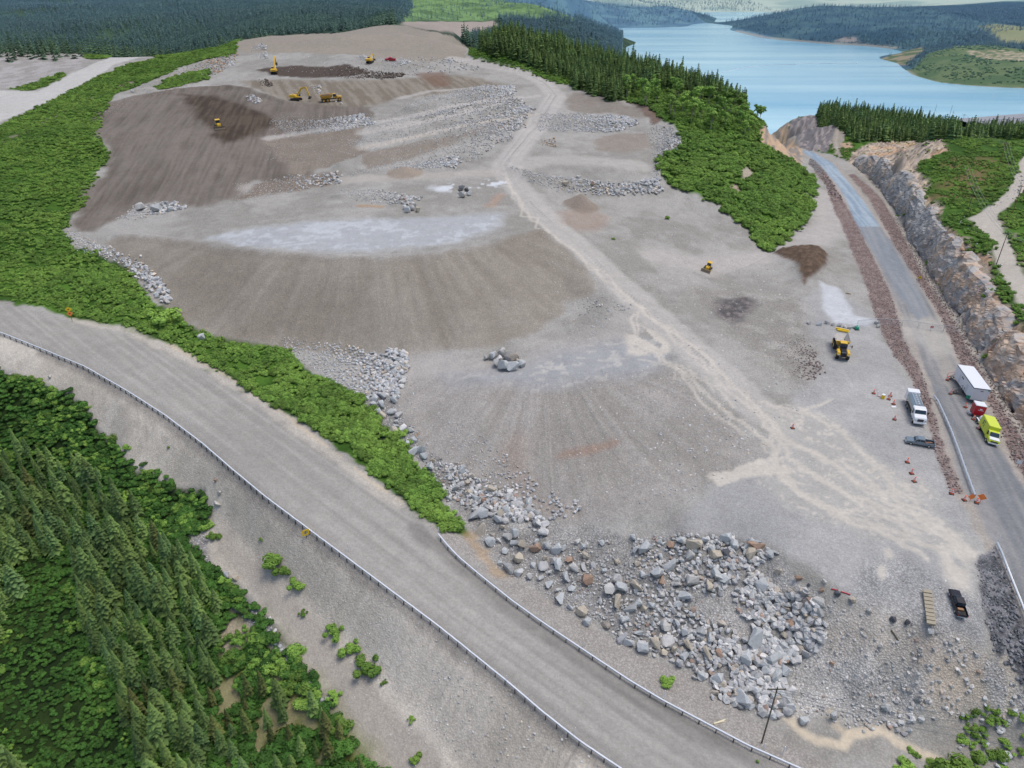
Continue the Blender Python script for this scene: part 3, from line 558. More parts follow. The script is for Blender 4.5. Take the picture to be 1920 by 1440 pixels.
paint2((112, 118, 62), (152, 146, 108), A('young_ground', [(420,1180),(480,1160),(560,1250),(640,1370),(700,1450),(720,1560),(480,1560),(440,1400),(400,1280)], 3, nA), sstep(.42, .6, n4), .3, )
paint((190, 176, 152), A('moss', [(412,1175),(440,1150),(460,1175),(440,1220),(420,1240),(405,1215)], 1.0, nB * 1.5), .5, .85)
paint2((140, 138, 136), (166, 162, 158), A('low_rubble', [(345,1010),(385,1000),(400,1060),(430,1100),(440,1110),(480,1140),(520,1200),(560,1250),(640,1350),(620,1350),(540,1240),(490,1180),(430,1120),(380,1060)], .8, nB), sstep(.4, .6, n1), 1)
# brown heap near the apron and the little cone of sand
HEAP = [(1448,478),(1462,490),(1490,505),(1500,530),(1507,538),(1530,522),(1548,500),(1551,485),(1530,468),(1490,470),(1462,474)]
HEAP_ = [(1462,490),(1490,477),(1530,468),(1551,485),(1548,500),(1530,522),(1507,538),(1490,515)]
mH = A('heap', HEAP, .8, nB * .5)
paint2((112, 94, 78), (92, 78, 66), mH, sstep(.4, .6, n1), .4)
mC = A('cone_skirt', [(1050,400),(1070,395),(1115,395),(1145,410),(1120,430),(1080,432),(1055,420)], 2.5, nA * .5)
paint((160, 142, 128), mC, .3, .7)
def bump(px, py, rad, h, col=None):
    X0, Y0 = hit(px, py); d = np.hypot(GX - X0, GY - Y0) + (nB * .25)
    RELIEF[:] = RELIEF + np.clip(1 - d / rad, 0, 1) * h
    if col: paint(col, 1 - sstep(rad * .85, rad * 1.05, d), .3, .9)
bump(1090, 388, 6.5, 4.4, (150, 137, 124))
heap_d = blur(mH.astype(float), 5); RELIEF += heap_d * 4.0 + mH * (n1 - .5) * 1.2
bump(760, 325, 7, 2.2, (158, 145, 130))

# ------------------------------------------------------------------ relief : small forms of the ground
green_all = np.clip(mG1 + mG1b + mG2 + knoll * (1 - mRk) + mG3, 0, 1)
flat = np.clip(mLR + mAs0 + mUR + mPa, 0, 1)
RELIEF += green_all * (n15 - .5) * 1.6 + mSp * ((n4 - .5) * 1.2 + (n1 - .5) * .3)
RELIEF += (1 - flat) * (1 - hillm) * ((n4 - .5) * .3 + (n1 - .5) * .12 + (n15 - .5) * .6)
RELIEF += hillm * (fbm(GX, GY, 240, 4, 151) - .5) * 26 * sstep(520, 900, RR) * (1 - mPen) * sstep(127, 95, HG) 
RELIEF += mBr * (tracks - .5) * .5 + hillm * 0
# benches: shoulders of rubble between the small haul roads
BERMS = [([(560,263),(640,250),(720,240),(800,222),(880,203)], 2.2, 1.2), ([(690,262),(773,247),(873,224),(960,203)], 2.2, 1.3), ([(640,312),(700,295),(800,272),(900,255),(985,228)], 3, 1.4), ([(770,205),(840,190),(930,172)], 3, 1.6),
         ([(966,318),(1000,335),(1060,345),(1140,352),(1235,350)], 2.6, 1.2), ([(1010,228),(1090,230),(1165,234)], 3.2, 1.2), ([(1262,240),(1275,268),(1258,300),(1235,335)], 3, 1.4), ([(640,370),(720,372),(770,380)], 2.4, .8)]
for pp, w, h in BERMS: RELIEF += stroke(pp, w, w * .8, nB * .5) * h
RELIEF += stroke([(225,443),(300,448),(400,462),(500,475),(600,483),(700,487),(800,481),(900,463),(960,446),(1012,434)], 1.6, 1.4, nB * .4) * .7
RELIEF += stroke([(760,712),(820,704),(900,710),(1000,704),(1150,690),(1260,700)], 1.6, 1.4, nB * .4) * .45
RELIEF += stroke([(205,196),(260,182),(333,169),(427,162),(467,168),(533,192)], 1.8, 1.6, nB * .4) * .8
# washed gullies beside the left road
HG = HG - RELIEF
LAKE_H = 130.0
# the lake floor must stay under the water, the land over it
GZ = CAMZ - HG
# ------------------------------------------------------------------ node helpers
def nodes_of(m):
    m.use_nodes = True; nt = m.node_tree; nt.nodes.clear(); return nt
def N(nt, t, **kw):
    n = nt.nodes.new(t)
    for k, v in kw.items():
        if k.startswith('in_'):
            key = k[3:]; key = int(key) if key.isdigit() else key.replace('_', ' ')
            n.inputs[key].default_value = v
        else: setattr(n, k, v)
    return n
def out_bsdf(nt, **kw):
    o = N(nt, 'ShaderNodeOutputMaterial'); b = N(nt, 'ShaderNodeBsdfPrincipled', **kw); nt.links.new(b.outputs[0], o.inputs[0]); return b
def mix(nt, fac, a, b, mode='MIX'):
    m = nt.nodes.new('ShaderNodeMix'); m.data_type = 'RGBA'; m.blend_type = mode
    for s, v in ((0, fac), (6, a), (7, b)):
        if hasattr(v, 'links') or hasattr(v, 'is_linked'): nt.links.new(v, m.inputs[s])
        elif s == 0: m.inputs[0].default_value = v
        else: m.inputs[s].default_value = (*v[:3], 1)
    return m.outputs[2]
def math_(nt, op, a, b=None, c=None, clamp=False):
    m = nt.nodes.new('ShaderNodeMath'); m.operation = op; m.use_clamp = clamp
    for i, v in enumerate((a, b, c)):
        if v is None: continue
        if hasattr(v, 'is_linked'): nt.links.new(v, m.inputs[i])
        else: m.inputs[i].default_value = v
    return m.outputs[0]
def remap(nt, v, a, b, c=0, d=1):
    m = nt.nodes.new('ShaderNodeMapRange'); nt.links.new(v, m.inputs[0])
    for i, x in enumerate((a, b, c, d)): m.inputs[i + 1].default_value = x
    return m.outputs[0]
def noise_(nt, vec, scale, detail=2, rough=.5, fac=True):
    n = N(nt, 'ShaderNodeTexNoise'); n.inputs['Scale'].default_value = scale; n.inputs['Detail'].default_value = detail; n.inputs['Roughness'].default_value = rough
    if vec is not None: nt.links.new(vec, n.inputs['Vector'])
    return n.outputs['Fac' if fac else 'Color']
def voro(nt, vec, scale, feature='F1'):
    n = N(nt, 'ShaderNodeTexVoronoi'); n.feature = feature; n.inputs['Scale'].default_value = scale
    if vec is not None: nt.links.new(vec, n.inputs['Vector'])
    return n
# ------------------------------------------------------------------ the ground sheet
me = bpy.data.meshes.new('ground')
co = np.stack([GX, GY, GZ], -1).reshape(-1, 3).astype(np.float32)
idx = np.arange(NU * NV).reshape(NU, NV)
q = np.stack([idx[:-1, :-1], idx[:-1, 1:], idx[1:, 1:], idx[1:, :-1]], -1).reshape(-1, 4)
me.vertices.add(len(co)); me.vertices.foreach_set('co', co.ravel())
me.loops.add(q.size); me.loops.foreach_set('vertex_index', q.ravel().astype(np.int32))
me.polygons.add(len(q)); me.polygons.foreach_set('loop_start', np.arange(0, q.size, 4, dtype=np.int32))
me.polygons.foreach_set('use_smooth', np.ones(len(q), bool))
me.update(calc_edges=True)
at_c = me.attributes.new('Tint', 'FLOAT_COLOR', 'POINT')
at_c.data.foreach_set('color', np.concatenate([C.reshape(-1, 3), np.ones((NU * NV, 1), np.float32)], 1).astype(np.float32).ravel())
at_g = me.attributes.new('Stony', 'FLOAT', 'POINT'); at_g.data.foreach_set('value', GRAIN.ravel().astype(np.float32))
gm = bpy.data.materials.new('ground'); nt = nodes_of(gm); b = out_bsdf(nt, in_Roughness=.95)
b.inputs['Specular IOR Level'].default_value = .15
geo = N(nt, 'ShaderNodeNewGeometry'); pos = geo.outputs['Position']
tc = N(nt, 'ShaderNodeAttribute', attribute_name='Tint'); tg = N(nt, 'ShaderNodeAttribute', attribute_name='Stony')
stony = tg.outputs['Fac']
v1 = voro(nt, pos, 3.4); v2 = voro(nt, pos, 1.3)
ns = noise_(nt, pos, 1.7, 5, .7)
sp1 = remap(nt, math_(nt, 'ADD', v1.outputs['Color'], 0), 0, 1, .72, 1.28)          # each stone its own brightness
sp2 = remap(nt, v2.outputs['Color'], 0, 1, .93, 1.07)
dk = remap(nt, v1.outputs['Distance'], .25, .62, 1.0, .62)
f = math_(nt, 'MULTIPLY', math_(nt, 'MULTIPLY', sp1, sp2), dk)
f = math_(nt, 'ADD', math_(nt, 'MULTIPLY', math_(nt, 'SUBTRACT', f, .80), stony), 1.0)
f = math_(nt, 'MULTIPLY', f, remap(nt, ns, .25, .75, .86, 1.14))
fn = noise_(nt, pos, .35, 4, .6); f = math_(nt, 'MULTIPLY', f, remap(nt, fn, .3, .7, .93, 1.07))
mul = N(nt, 'ShaderNodeVectorMath', operation='SCALE'); nt.links.new(tc.outputs['Color'], mul.inputs[0]); nt.links.new(f, mul.inputs['Scale'])
nt.links.new(mul.outputs[0], b.inputs['Base Color'])
bp = N(nt, 'ShaderNodeBump'); bp.inputs['Strength'].default_value = .6; bp.inputs['Distance'].default_value = .25
hgt = math_(nt, 'ADD', math_(nt, 'MULTIPLY', math_(nt, 'SUBTRACT', 1.0, v1.outputs['Distance']), stony), ns)
nt.links.new(hgt, bp.inputs['Height']); nt.links.new(bp.outputs[0], b.inputs['Normal'])
me.materials.append(gm)
ground = bpy.data.objects.new('ground', me); COL.objects.link(ground); ground['kind'] = 'structure'

# ------------------------------------------------------------------ lake
lm = bpy.data.materials.new('lake_water'); nt = nodes_of(lm); b = out_bsdf(nt, in_Roughness=.12, in_IOR=1.33)
geo = N(nt, 'ShaderNodeNewGeometry'); mp = N(nt, 'ShaderNodeMapping'); nt.links.new(geo.outputs['Position'], mp.inputs[0]); mp.inputs['Scale'].default_value = (.0012, .009, 1); mp.inputs['Rotation'].default_value = (0, 0, .12)
l1 = noise_(nt, mp.outputs[0], 1.0, 6, .62)
mp2 = N(nt, 'ShaderNodeMapping'); nt.links.new(geo.outputs['Position'], mp2.inputs[0]); mp2.inputs['Scale'].default_value = (.0007, .0022, 1)
l2 = noise_(nt, mp2.outputs[0], 1.0, 3, .5)
col = mix(nt, remap(nt, math_(nt, 'ADD', math_(nt, 'MULTIPLY', l1, .5), math_(nt, 'MULTIPLY', l2, .5)), .38, .62), tuple(lin((114, 182, 214))), tuple(lin((190, 232, 242))))
nt.links.new(col, b.inputs['Base Color'])
bp = N(nt, 'ShaderNodeBump'); bp.inputs['Strength'].default_value = .35; bp.inputs['Distance'].default_value = .5
nt.links.new(noise_(nt, geo.outputs['Position'], .5, 4, .6), bp.inputs['Height']); nt.links.new(bp.outputs[0], b.inputs['Normal'])
me = bpy.data.meshes.new('lake'); x0, x1, y0, y1 = -300, 5000, 430, 5200
me.from_pydata([(x0, y0, 0), (x1, y0, 0), (x1, y1, 0), (x0, y1, 0)], [], [(0, 1, 2, 3)]); me.materials.append(lm)
lake = bpy.data.objects.new('lake', me); COL.objects.link(lake); lake['kind'] = 'structure'

# ------------------------------------------------------------------ daylight under thin cloud
w = bpy.data.worlds.new('World'); scene.world = w; w.use_nodes = True; nt = w.node_tree; nt.nodes.clear()
o = N(nt, 'ShaderNodeOutputWorld'); bg = N(nt, 'ShaderNodeBackground'); sky = N(nt, 'ShaderNodeTexSky'); sky.sky_type = 'NISHITA'; sky.sun_disc = False
SUN_EL, SUN_ROT = R(72), R(75)
sky.sun_elevation = SUN_EL; sky.sun_rotation = SUN_ROT; sky.altitude = 300; sky.air_density = 1.0; sky.dust_density = 4.0; sky.ozone_density = 1.0
bg.inputs['Strength'].default_value = .15
nt.links.new(sky.outputs[0], bg.inputs[0]); nt.links.new(bg.outputs[0], o.inputs[0])
sl = bpy.data.lights.new('sun', 'SUN'); sl.energy = 1.4; sl.angle = R(32); sl.color = (1.0, .97, .93)
so = bpy.data.objects.new('sun', sl); COL.objects.link(so)
sd = Vector((math.sin(SUN_ROT) * math.cos(SUN_EL), math.cos(SUN_ROT) * math.cos(SUN_EL), math.sin(SUN_EL)))
so.rotation_euler = (-sd).to_track_quat('-Z', 'Y').to_euler()
scene.view_settings.view_transform = 'Standard'; scene.view_settings.look = 'None'; scene.view_settings.exposure = 0
scene.render.engine = 'CYCLES'; scene.cycles.use_denoising = True; scene.cycles.max_bounces = 4; scene.cycles.diffuse_bounces = 2; scene.cycles.glossy_bounces = 2
# ------------------------------------------------------------------ scattering
CELLA = (RR * RR * DU * DV)
FR = ray  # sight lines, used only to leave out what lies far outside the view
def inview(x, y, z, m=140):
    d = y * CP + (CAMZ - z) * SP; px = 960 + FPX * x / np.maximum(d, 1); py = 720 + FPX * (-y * SP + (CAMZ - z) * CP) / np.maximum(d, 1)
    return (d > 1) & (px > -m) & (px < 1920 + m) & (py > -m) & (py < 1440 + m)
VIEW = inview(GX, GY, GZ) & (HG < 128.6)
def sample(mask, density, seed=1, spacing=0, cap=60000):
    r = np.random.default_rng(seed); wgt = (mask * CELLA * VIEW).ravel(); tot = wgt.sum()
    n = int(min(cap, tot * density))
    if n <= 0: return np.zeros((0, 3))
    k = np.searchsorted(np.cumsum(wgt) / tot, r.random(n)); k = np.clip(k, 0, NU * NV - 1); i, j = k // NV, k % NV
    u = us[i] + (r.random(n) - .5) * DU; v = vs[j] + (r.random(n) - .5) * DV
    x = np.exp(v) * np.sin(u); y = np.exp(v) * np.cos(u)
    if spacing:
        grid = {}; keep = []
        for a in range(n):
            ci, cj = int(x[a] // spacing), int(y[a] // spacing); ok = True
            for di in (-1, 0, 1):
                for dj in (-1, 0, 1):
                    for b in grid.get((ci + di, cj + dj), ()):
                        if (x[a] - x[b]) ** 2 + (y[a] - y[b]) ** 2 < spacing * spacing: ok = False; break
                    if not ok: break
                if not ok: break
            if ok: grid.setdefault((ci, cj), []).append(a); keep.append(a)
        x, y = x[keep], y[keep]
    return np.stack([x, y, zat(x, y)], -1)

def mesh_np(name, verts, faces, mat=None, shade=None, smooth=False):
    me = bpy.data.meshes.new(name); me.from_pydata([tuple(v) for v in verts], [], [tuple(f) for f in faces])
    if shade is not None:
        a = me.attributes.new('shade', 'FLOAT', 'POINT'); a.data.foreach_set('value', np.array(shade, np.float32))
    if smooth: me.polygons.foreach_set('use_smooth', np.ones(len(me.polygons), bool))
    if mat: me.materials.append(mat)
    me.update(); return me
def protos(name, meshes):
    c = bpy.data.collections.new(name)
    for m in meshes:
        o = bpy.data.objects.new(name, m); c.objects.link(o)
    return c
def gn_tree(coll, seed):
    ng = bpy.data.node_groups.new('scatter', 'GeometryNodeTree')
    ng.interface.new_socket('Geometry', in_out='INPUT', socket_type='NodeSocketGeometry'); ng.interface.new_socket('Geometry', in_out='OUTPUT', socket_type='NodeSocketGeometry')
    gi = ng.nodes.new('NodeGroupInput'); go = ng.nodes.new('NodeGroupOutput')
    ip = ng.nodes.new('GeometryNodeInstanceOnPoints'); ci = ng.nodes.new('GeometryNodeCollectionInfo'); ci.inputs[0].default_value = coll
    ci.inputs['Separate Children'].default_value = True; ci.inputs['Reset Children'].default_value = True
    ip.inputs['Pick Instance'].default_value = True
    def attr(nm, t):
        n = ng.nodes.new('GeometryNodeInputNamedAttribute'); n.data_type = t; n.inputs[0].default_value = nm; return n.outputs[0]
    L = ng.links.new
    L(gi.outputs[0], ip.inputs['Points']); L(ci.outputs[0], ip.inputs['Instance'])
    L(attr('rot', 'FLOAT_VECTOR'), ip.inputs['Rotation']); L(attr('scl', 'FLOAT_VECTOR'), ip.inputs['Scale']); L(attr('pick', 'INT'), ip.inputs['Instance Index'])
    L(ip.outputs[0], go.inputs[0]); return ng
def scatter(name, pts, coll, scl, rot=None, label=None, cat=None, seed=0):
    """stuff nobody could count: many small copies set on the ground as one object"""
    n = len(pts)
    if n == 0: return None
    r = np.random.default_rng(seed + 5)
    me = bpy.data.meshes.new(name); me.vertices.add(n); me.vertices.foreach_set('co', np.asarray(pts, np.float32).ravel())
    scl = np.asarray(scl, np.float32); scl = np.repeat(scl[:, None], 3, 1) if scl.ndim == 1 else scl
    if rot is None: rot = np.stack([r.normal(0, .05, n), r.normal(0, .05, n), r.random(n) * 6.283], -1)
    for nm, t, v, key in (('scl', 'FLOAT_VECTOR', scl, 'vector'), ('rot', 'FLOAT_VECTOR', rot, 'vector'), ('pick', 'INT', r.integers(0, len(coll.objects), n), 'value')):
        a = me.attributes.new(nm, t, 'POINT'); a.data.foreach_set(key, np.ascontiguousarray(v).ravel().astype(np.int32 if t == 'INT' else np.float32))
    o = bpy.data.objects.new(name, me); COL.objects.link(o)
    md = o.modifiers.new('scatter', 'NODES'); md.node_group = gn_tree(coll, seed)
    o['kind'] = 'stuff'
    if label: o['label'] = label
    if cat: o['category'] = cat
    return o

# ------------------------------------------------------------------ foliage materials
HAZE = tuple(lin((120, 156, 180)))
def leaf_mat(name, dark, light, alt, patch=.06, haze=True):
    m = bpy.data.materials.new(name); nt = nodes_of(m); b = out_bsdf(nt, in_Roughness=.75)
    b.inputs['Specular IOR Level'].default_value = .25
    at_ = N(nt, 'ShaderNodeAttribute', attribute_name='shade'); oi = N(nt, 'ShaderNodeObjectInfo'); geo = N(nt, 'ShaderNodeNewGeometry')
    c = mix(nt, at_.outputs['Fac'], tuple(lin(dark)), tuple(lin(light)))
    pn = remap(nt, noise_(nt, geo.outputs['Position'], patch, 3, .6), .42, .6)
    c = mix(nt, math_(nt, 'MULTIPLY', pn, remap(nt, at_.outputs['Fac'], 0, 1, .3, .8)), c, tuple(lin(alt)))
    dn = remap(nt, noise_(nt, geo.outputs['Position'], patch * 4.5, 3, .6), .56, .7); c = mix(nt, math_(nt, 'MULTIPLY', dn, .5), c, tuple(lin(dark) * .8 + lin((120, 104, 60)) * .25))
    c = mix(nt, math_(nt, 'MULTIPLY', math_(nt, 'FRACT', math_(nt, 'MULTIPLY', oi.outputs['Random'], 53.1)), .5), c, tuple(lin(alt) * .8))
    v = remap(nt, oi.outputs['Random'], 0, 1, .66, 1.36)
    s = N(nt, 'ShaderNodeVectorMath', operation='SCALE'); nt.links.new(c, s.inputs[0]); nt.links.new(v, s.inputs['Scale']); c = s.outputs[0]
    if haze:      # distance haze mixed into the leaf colour, stronger away from the pit
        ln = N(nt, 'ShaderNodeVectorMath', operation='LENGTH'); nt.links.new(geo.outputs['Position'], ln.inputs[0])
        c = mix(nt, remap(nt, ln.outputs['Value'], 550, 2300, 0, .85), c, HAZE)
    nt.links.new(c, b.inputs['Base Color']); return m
M_SHRUB = leaf_mat('shrub_leaves', (74, 106, 44), (112, 152, 64), (138, 172, 76))
M_FERN = leaf_mat('undergrowth_leaves', (44, 74, 32), (70, 112, 46), (86, 128, 52), .1)
M_SPRUCE = leaf_mat('spruce_needles', (40, 58, 36), (106, 140, 84), (124, 148, 74), .12)
M_FARSPR = leaf_mat('distant_needles', (46, 66, 54), (74, 100, 78), (96, 124, 78), .012)
M_BIRCH = leaf_mat('birch_leaves', (76, 110, 48), (124, 166, 74), (148, 182, 84))
M_OLIVE = leaf_mat('dry_needles', (42, 50, 28), (98, 116, 58), (112, 116, 64), .2)
def bark_mat(name, col):
    m = bpy.data.materials.new(name); nt = nodes_of(m); b = out_bsdf(nt, in_Roughness=.9); geo = N(nt, 'ShaderNodeNewGeometry')
    c = mix(nt, noise_(nt, geo.outputs['Position'], 3, 3), tuple(lin(col) * .6), tuple(lin(col) * 1.2)); nt.links.new(c, b.inputs['Base Color']); return m
M_BARK = bark_mat('spruce_bark', (84, 72, 60)); M_WBARK = bark_mat('birch_bark', (176, 168, 154))

def spruce_mesh(seed, H=8.0, R0=1.25, levels=24, per=9, mat=None, detail=True, columnar=.8):
    r = random.Random(seed); V = []; F = []; Sh = []
    for l in range(levels):
        t = l / (levels - 1); h = .5 + (H - .6) * t; rad = R0 * (1 - t) ** columnar * r.uniform(.82, 1.12) + .1
        n = max(4, int(per * (1 - .45 * t)))
        for k in range(n):
            a = 6.283 * (k + r.random() * .8) / n; rr_ = rad * r.uniform(.7, 1.15); ca, sa = math.cos(a), math.sin(a)
            droop = rr_ * r.uniform(.15, .5); w = (.16 + .22 * rr_) * r.uniform(.8, 1.3)
            b0 = len(V)
            if detail:
                m_ = .55
                V += [(ca * .05, sa * .05, h + .12), (ca * rr_ * m_ - sa * w, sa * rr_ * m_ + ca * w, h - droop * .35), (ca * rr_ * m_ + sa * w, sa * rr_ * m_ - ca * w, h - droop * .35 - .05),
                      (ca * rr_, sa * rr_, h - droop), (ca * rr_ * m_, sa * rr_ * m_, h - droop * .2 + .1)]
                Sh += [.0, .5, .5, 1.0, .45]
                F += [(b0, b0 + 1, b0 + 4), (b0, b0 + 4, b0 + 2), (b0 + 1, b0 + 3, b0 + 4), (b0 + 4, b0 + 3, b0 + 2)]
            else:
                V += [(ca * .05, sa * .05, h + .3), (ca * rr_ - sa * w * 1.6, sa * rr_ + ca * w * 1.6, h - droop), (ca * rr_ + sa * w * 1.6, sa * rr_ - ca * w * 1.6, h - droop - .1)]
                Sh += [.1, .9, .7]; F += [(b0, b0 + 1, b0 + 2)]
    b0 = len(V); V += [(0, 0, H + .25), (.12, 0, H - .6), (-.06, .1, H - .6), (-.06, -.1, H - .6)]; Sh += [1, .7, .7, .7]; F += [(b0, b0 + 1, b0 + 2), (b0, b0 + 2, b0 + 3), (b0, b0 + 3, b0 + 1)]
    return mesh_np('spruce_crown', V, F, mat, Sh)
def trunk_mesh(name, H, r0, r1, mat, sides=6, bend=0.0, seed=0):
    r = random.Random(seed); V = []; F = []; L = 5
    for l in range(L + 1):
        t = l / L; cx = bend * math.sin(t * 2.2) + r.uniform(-.02, .02); rad = r0 + (r1 - r0) * t
        for k in range(sides):
            a = 6.283 * k / sides; V.append((cx + rad * math.cos(a), rad * math.sin(a), H * t - .3 * (t == 0)))
    for l in range(L):
        for k in range(sides): F.append((l * sides + k, l * sides + (k + 1) % sides, (l + 1) * sides + (k + 1) % sides, (l + 1) * sides + k))
    return mesh_np(name, V, F, mat, smooth=True)
def leafball(V, F, Sh, r, c, rad, n, size, flat=.8, lo=-.35):
    for _ in range(n):
        z = r.uniform(lo, 1); a = r.uniform(0, 6.283); s = math.sqrt(max(0, 1 - z * z)); q = r.uniform(.72, 1.08)
        nx, ny, nz = s * math.cos(a), s * math.sin(a), z
        p = Vector((c[0] + nx * rad * q, c[1] + ny * rad * q, c[2] + nz * rad * q * flat))
        nrm = Vector((nx + r.uniform(-.6, .6), ny + r.uniform(-.6, .6), nz + r.uniform(-.2, .9))).normalized()
        t1 = nrm.cross(Vector((r.uniform(-1, 1), r.uniform(-1, 1), r.uniform(-1, 1)))).normalized(); t2 = nrm.cross(t1)
        w = size * r.uniform(.6, 1.3); b0 = len(V)
        V += [tuple(p - t1 * w - t2 * w * .5), tuple(p + t1 * w * .2 - t2 * w), tuple(p + t1 * w + t2 * w * .3), tuple(p - t1 * w * .1 + t2 * w)]
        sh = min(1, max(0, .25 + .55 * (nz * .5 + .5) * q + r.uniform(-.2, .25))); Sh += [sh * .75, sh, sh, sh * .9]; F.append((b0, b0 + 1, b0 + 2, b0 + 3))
def shrub_mesh(seed, mat, lobes=4, n=46, size=.2, rad=.75, flat=.8, spread=.75):
    r = random.Random(seed); V = []; F = []; Sh = []
    for k in range(lobes):
        a = r.uniform(0, 6.283); d = r.uniform(0, spread) if k else 0
        c = (d * math.cos(a), d * math.sin(a), r.uniform(.25, .65)); R_ = rad * r.uniform(.6, 1.05)
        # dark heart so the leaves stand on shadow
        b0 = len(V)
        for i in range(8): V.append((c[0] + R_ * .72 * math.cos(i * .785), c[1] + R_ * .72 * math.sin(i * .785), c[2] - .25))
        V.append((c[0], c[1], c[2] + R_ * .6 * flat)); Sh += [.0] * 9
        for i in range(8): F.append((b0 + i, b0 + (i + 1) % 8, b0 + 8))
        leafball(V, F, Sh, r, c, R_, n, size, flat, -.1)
    return mesh_np('shrub_foliage', V, F, mat, Sh)
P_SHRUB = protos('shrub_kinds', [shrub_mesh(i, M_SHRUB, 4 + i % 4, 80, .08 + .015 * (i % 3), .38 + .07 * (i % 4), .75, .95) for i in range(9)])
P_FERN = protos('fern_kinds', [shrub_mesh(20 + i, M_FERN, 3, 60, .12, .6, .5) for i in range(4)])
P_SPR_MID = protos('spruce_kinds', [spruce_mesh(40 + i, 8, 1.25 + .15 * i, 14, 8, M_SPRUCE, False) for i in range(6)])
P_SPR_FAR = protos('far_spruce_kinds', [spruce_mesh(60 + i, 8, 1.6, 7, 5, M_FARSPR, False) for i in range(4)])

# ------------------------------------------------------------------ shrubs over the green slopes
holes = 1 - np.clip(mTn + mGr + mRk * sstep(.50, .56, 1 - fbm(GX, GY, 6, 3, 201)) * 0 + mPa + AREAS['bare1'] + AREAS['bare2'] + mUR + AREAS['knoll_bare'] + AREAS['path_wide'], 0, 1)
patchy = sstep(.20, .30, fbm(GX, GY, 7, 3, 203))
def shr(name, mask, dens_, label, lo=.7, hi=1.5, seed=3, coll=P_SHRUB, cap=40000, cat='shrubs'):
    p = sample(mask, dens_, seed, cap=cap); r = np.random.default_rng(seed); s = (lo + (hi - lo) * r.random(len(p)) ** 1.5) * (1 + .35 * (fbm(p[:, 0], p[:, 1], 9, 2, 205) - .5) * 2)
    sc = np.stack([s, s, s * r.uniform(.6, 1.0, len(p))], -1)
    return scatter(name, p, coll, sc, None, label, cat, seed)
STRIP_IN = blur(mG1.astype(float), 2.5)
near_strip = mG1 * sstep(.72, .9, STRIP_IN) * sstep(240, 225, RR)
shr('shrubbery', near_strip * patchy * holes, 1.15, 'dense bright green alder shrubs between the lower gravel road and the tips', seed=11)
shr('shrubbery', mG1 * sstep(225, 240, RR) * patchy * holes + mG1b, .8, 'green shrub cover on the slope below the upper gravel road', .8, 1.7, seed=12)
RFOREST = area([(842,68),(890,88),(960,104),(1000,123),(1075,153),(1085,165),(1150,187),(1182,176),(1170,158),(1250,168),(1330,188),(1385,204),(1408,208),(1350,177),(1250,147),(1150,121),(1050,95),(950,65),(890,64)], 2.5, None, 2.0)
shr('shrubbery', mG2 * holes * patchy * (1 - RFOREST * .8), .95, 'green shrubs covering the hillside between the pit and the paved road', .8, 1.9, seed=13)
kg = knoll * holes * (1 - mRk)
shr('shrubbery', kg * sstep(.38, .5, fbm(GX, GY, 8, 3, 207)) * sstep(700, 600, RR), .6, 'low green scrub on the plateau above the rock cutting', .6, 1.3, seed=14)
shr('shrubbery', mRk * sstep(.62, .68, fbm(GX, GY, 4, 3, 209)), .35, 'small green bushes growing in cracks of the rock cutting', .4, .9, seed=15)
shr('undergrowth', mG3 * (1 - AREAS['young_ground'] * sstep(.40, .5, n4)) * (1 - AREAS['moss']), 1.5, 'dark green ferns and low plants on the forest floor', .6, 1.3, seed=16, coll=P_FERN, cat='undergrowth')
TREES = [(-200,860),(0,860),(60,858),(120,872),(200,915),(255,965),(270,1005),(330,1045),(380,1105),(410,1155),(405,1205),(400,1260),(440,1290),(560,1310),(640,1400),(720,1480),(770,1590),(300,1620),(272,1440),(245,1370),(200,1250),(165,1180),(150,1110),(165,1060),(95,1035),(45,1060),(25,1150),(-30,1250),(-200,1360)]
mTr = np.clip(area(TREES, .8) + area([(-200,1420),(0,1410),(75,1470),(100,1600),(-300,1650)], .8), 0, 1)
shr('shrubbery', mG3 * (1 - mTr) * sstep(.42, .5, fbm(GX, GY, 6, 3, 211)) * sstep(58, 66, RR - 0 * RR) * (1 - area([(60,1075),(112,1000),(140,1040),(118,1160),(160,1230),(215,1400),(230,1620),(110,1600),(80,1440),(0,1360),(-200,1390),(0,1290),(50,1180)], 1)), .5, 'bright green bushes along the edge of the spruce wood below the road bank', .8, 1.5, seed=17)
shr('shrubbery', area([(1640,1420),(1700,1390),(1790,1380),(1850,1330),(1925,1310),(2100,1330),(2100,1600),(1640,1600),(1670,1460)], 1, nA) * sstep(.44, .5, fbm(GX, GY, 5, 3, 213)), .55, 'green bushes among pale stones at the bottom of the rock fill', .7, 1.5, seed=18)
shr('shrubbery', area([(1360,1400),(1640,1380),(1700,1420),(1500,1460)], 1) * sstep(.62, .68, n4), .3, 'small weeds on the gravel by the utility pole', .3, .6, seed=19)
shr('shrubbery', np.clip(AREAS['left_mound_green'] + AREAS['left_mound_green2'], 0, 1), .3, 'green scrub beside the pale gravel mound', 1, 1.8, seed=20)

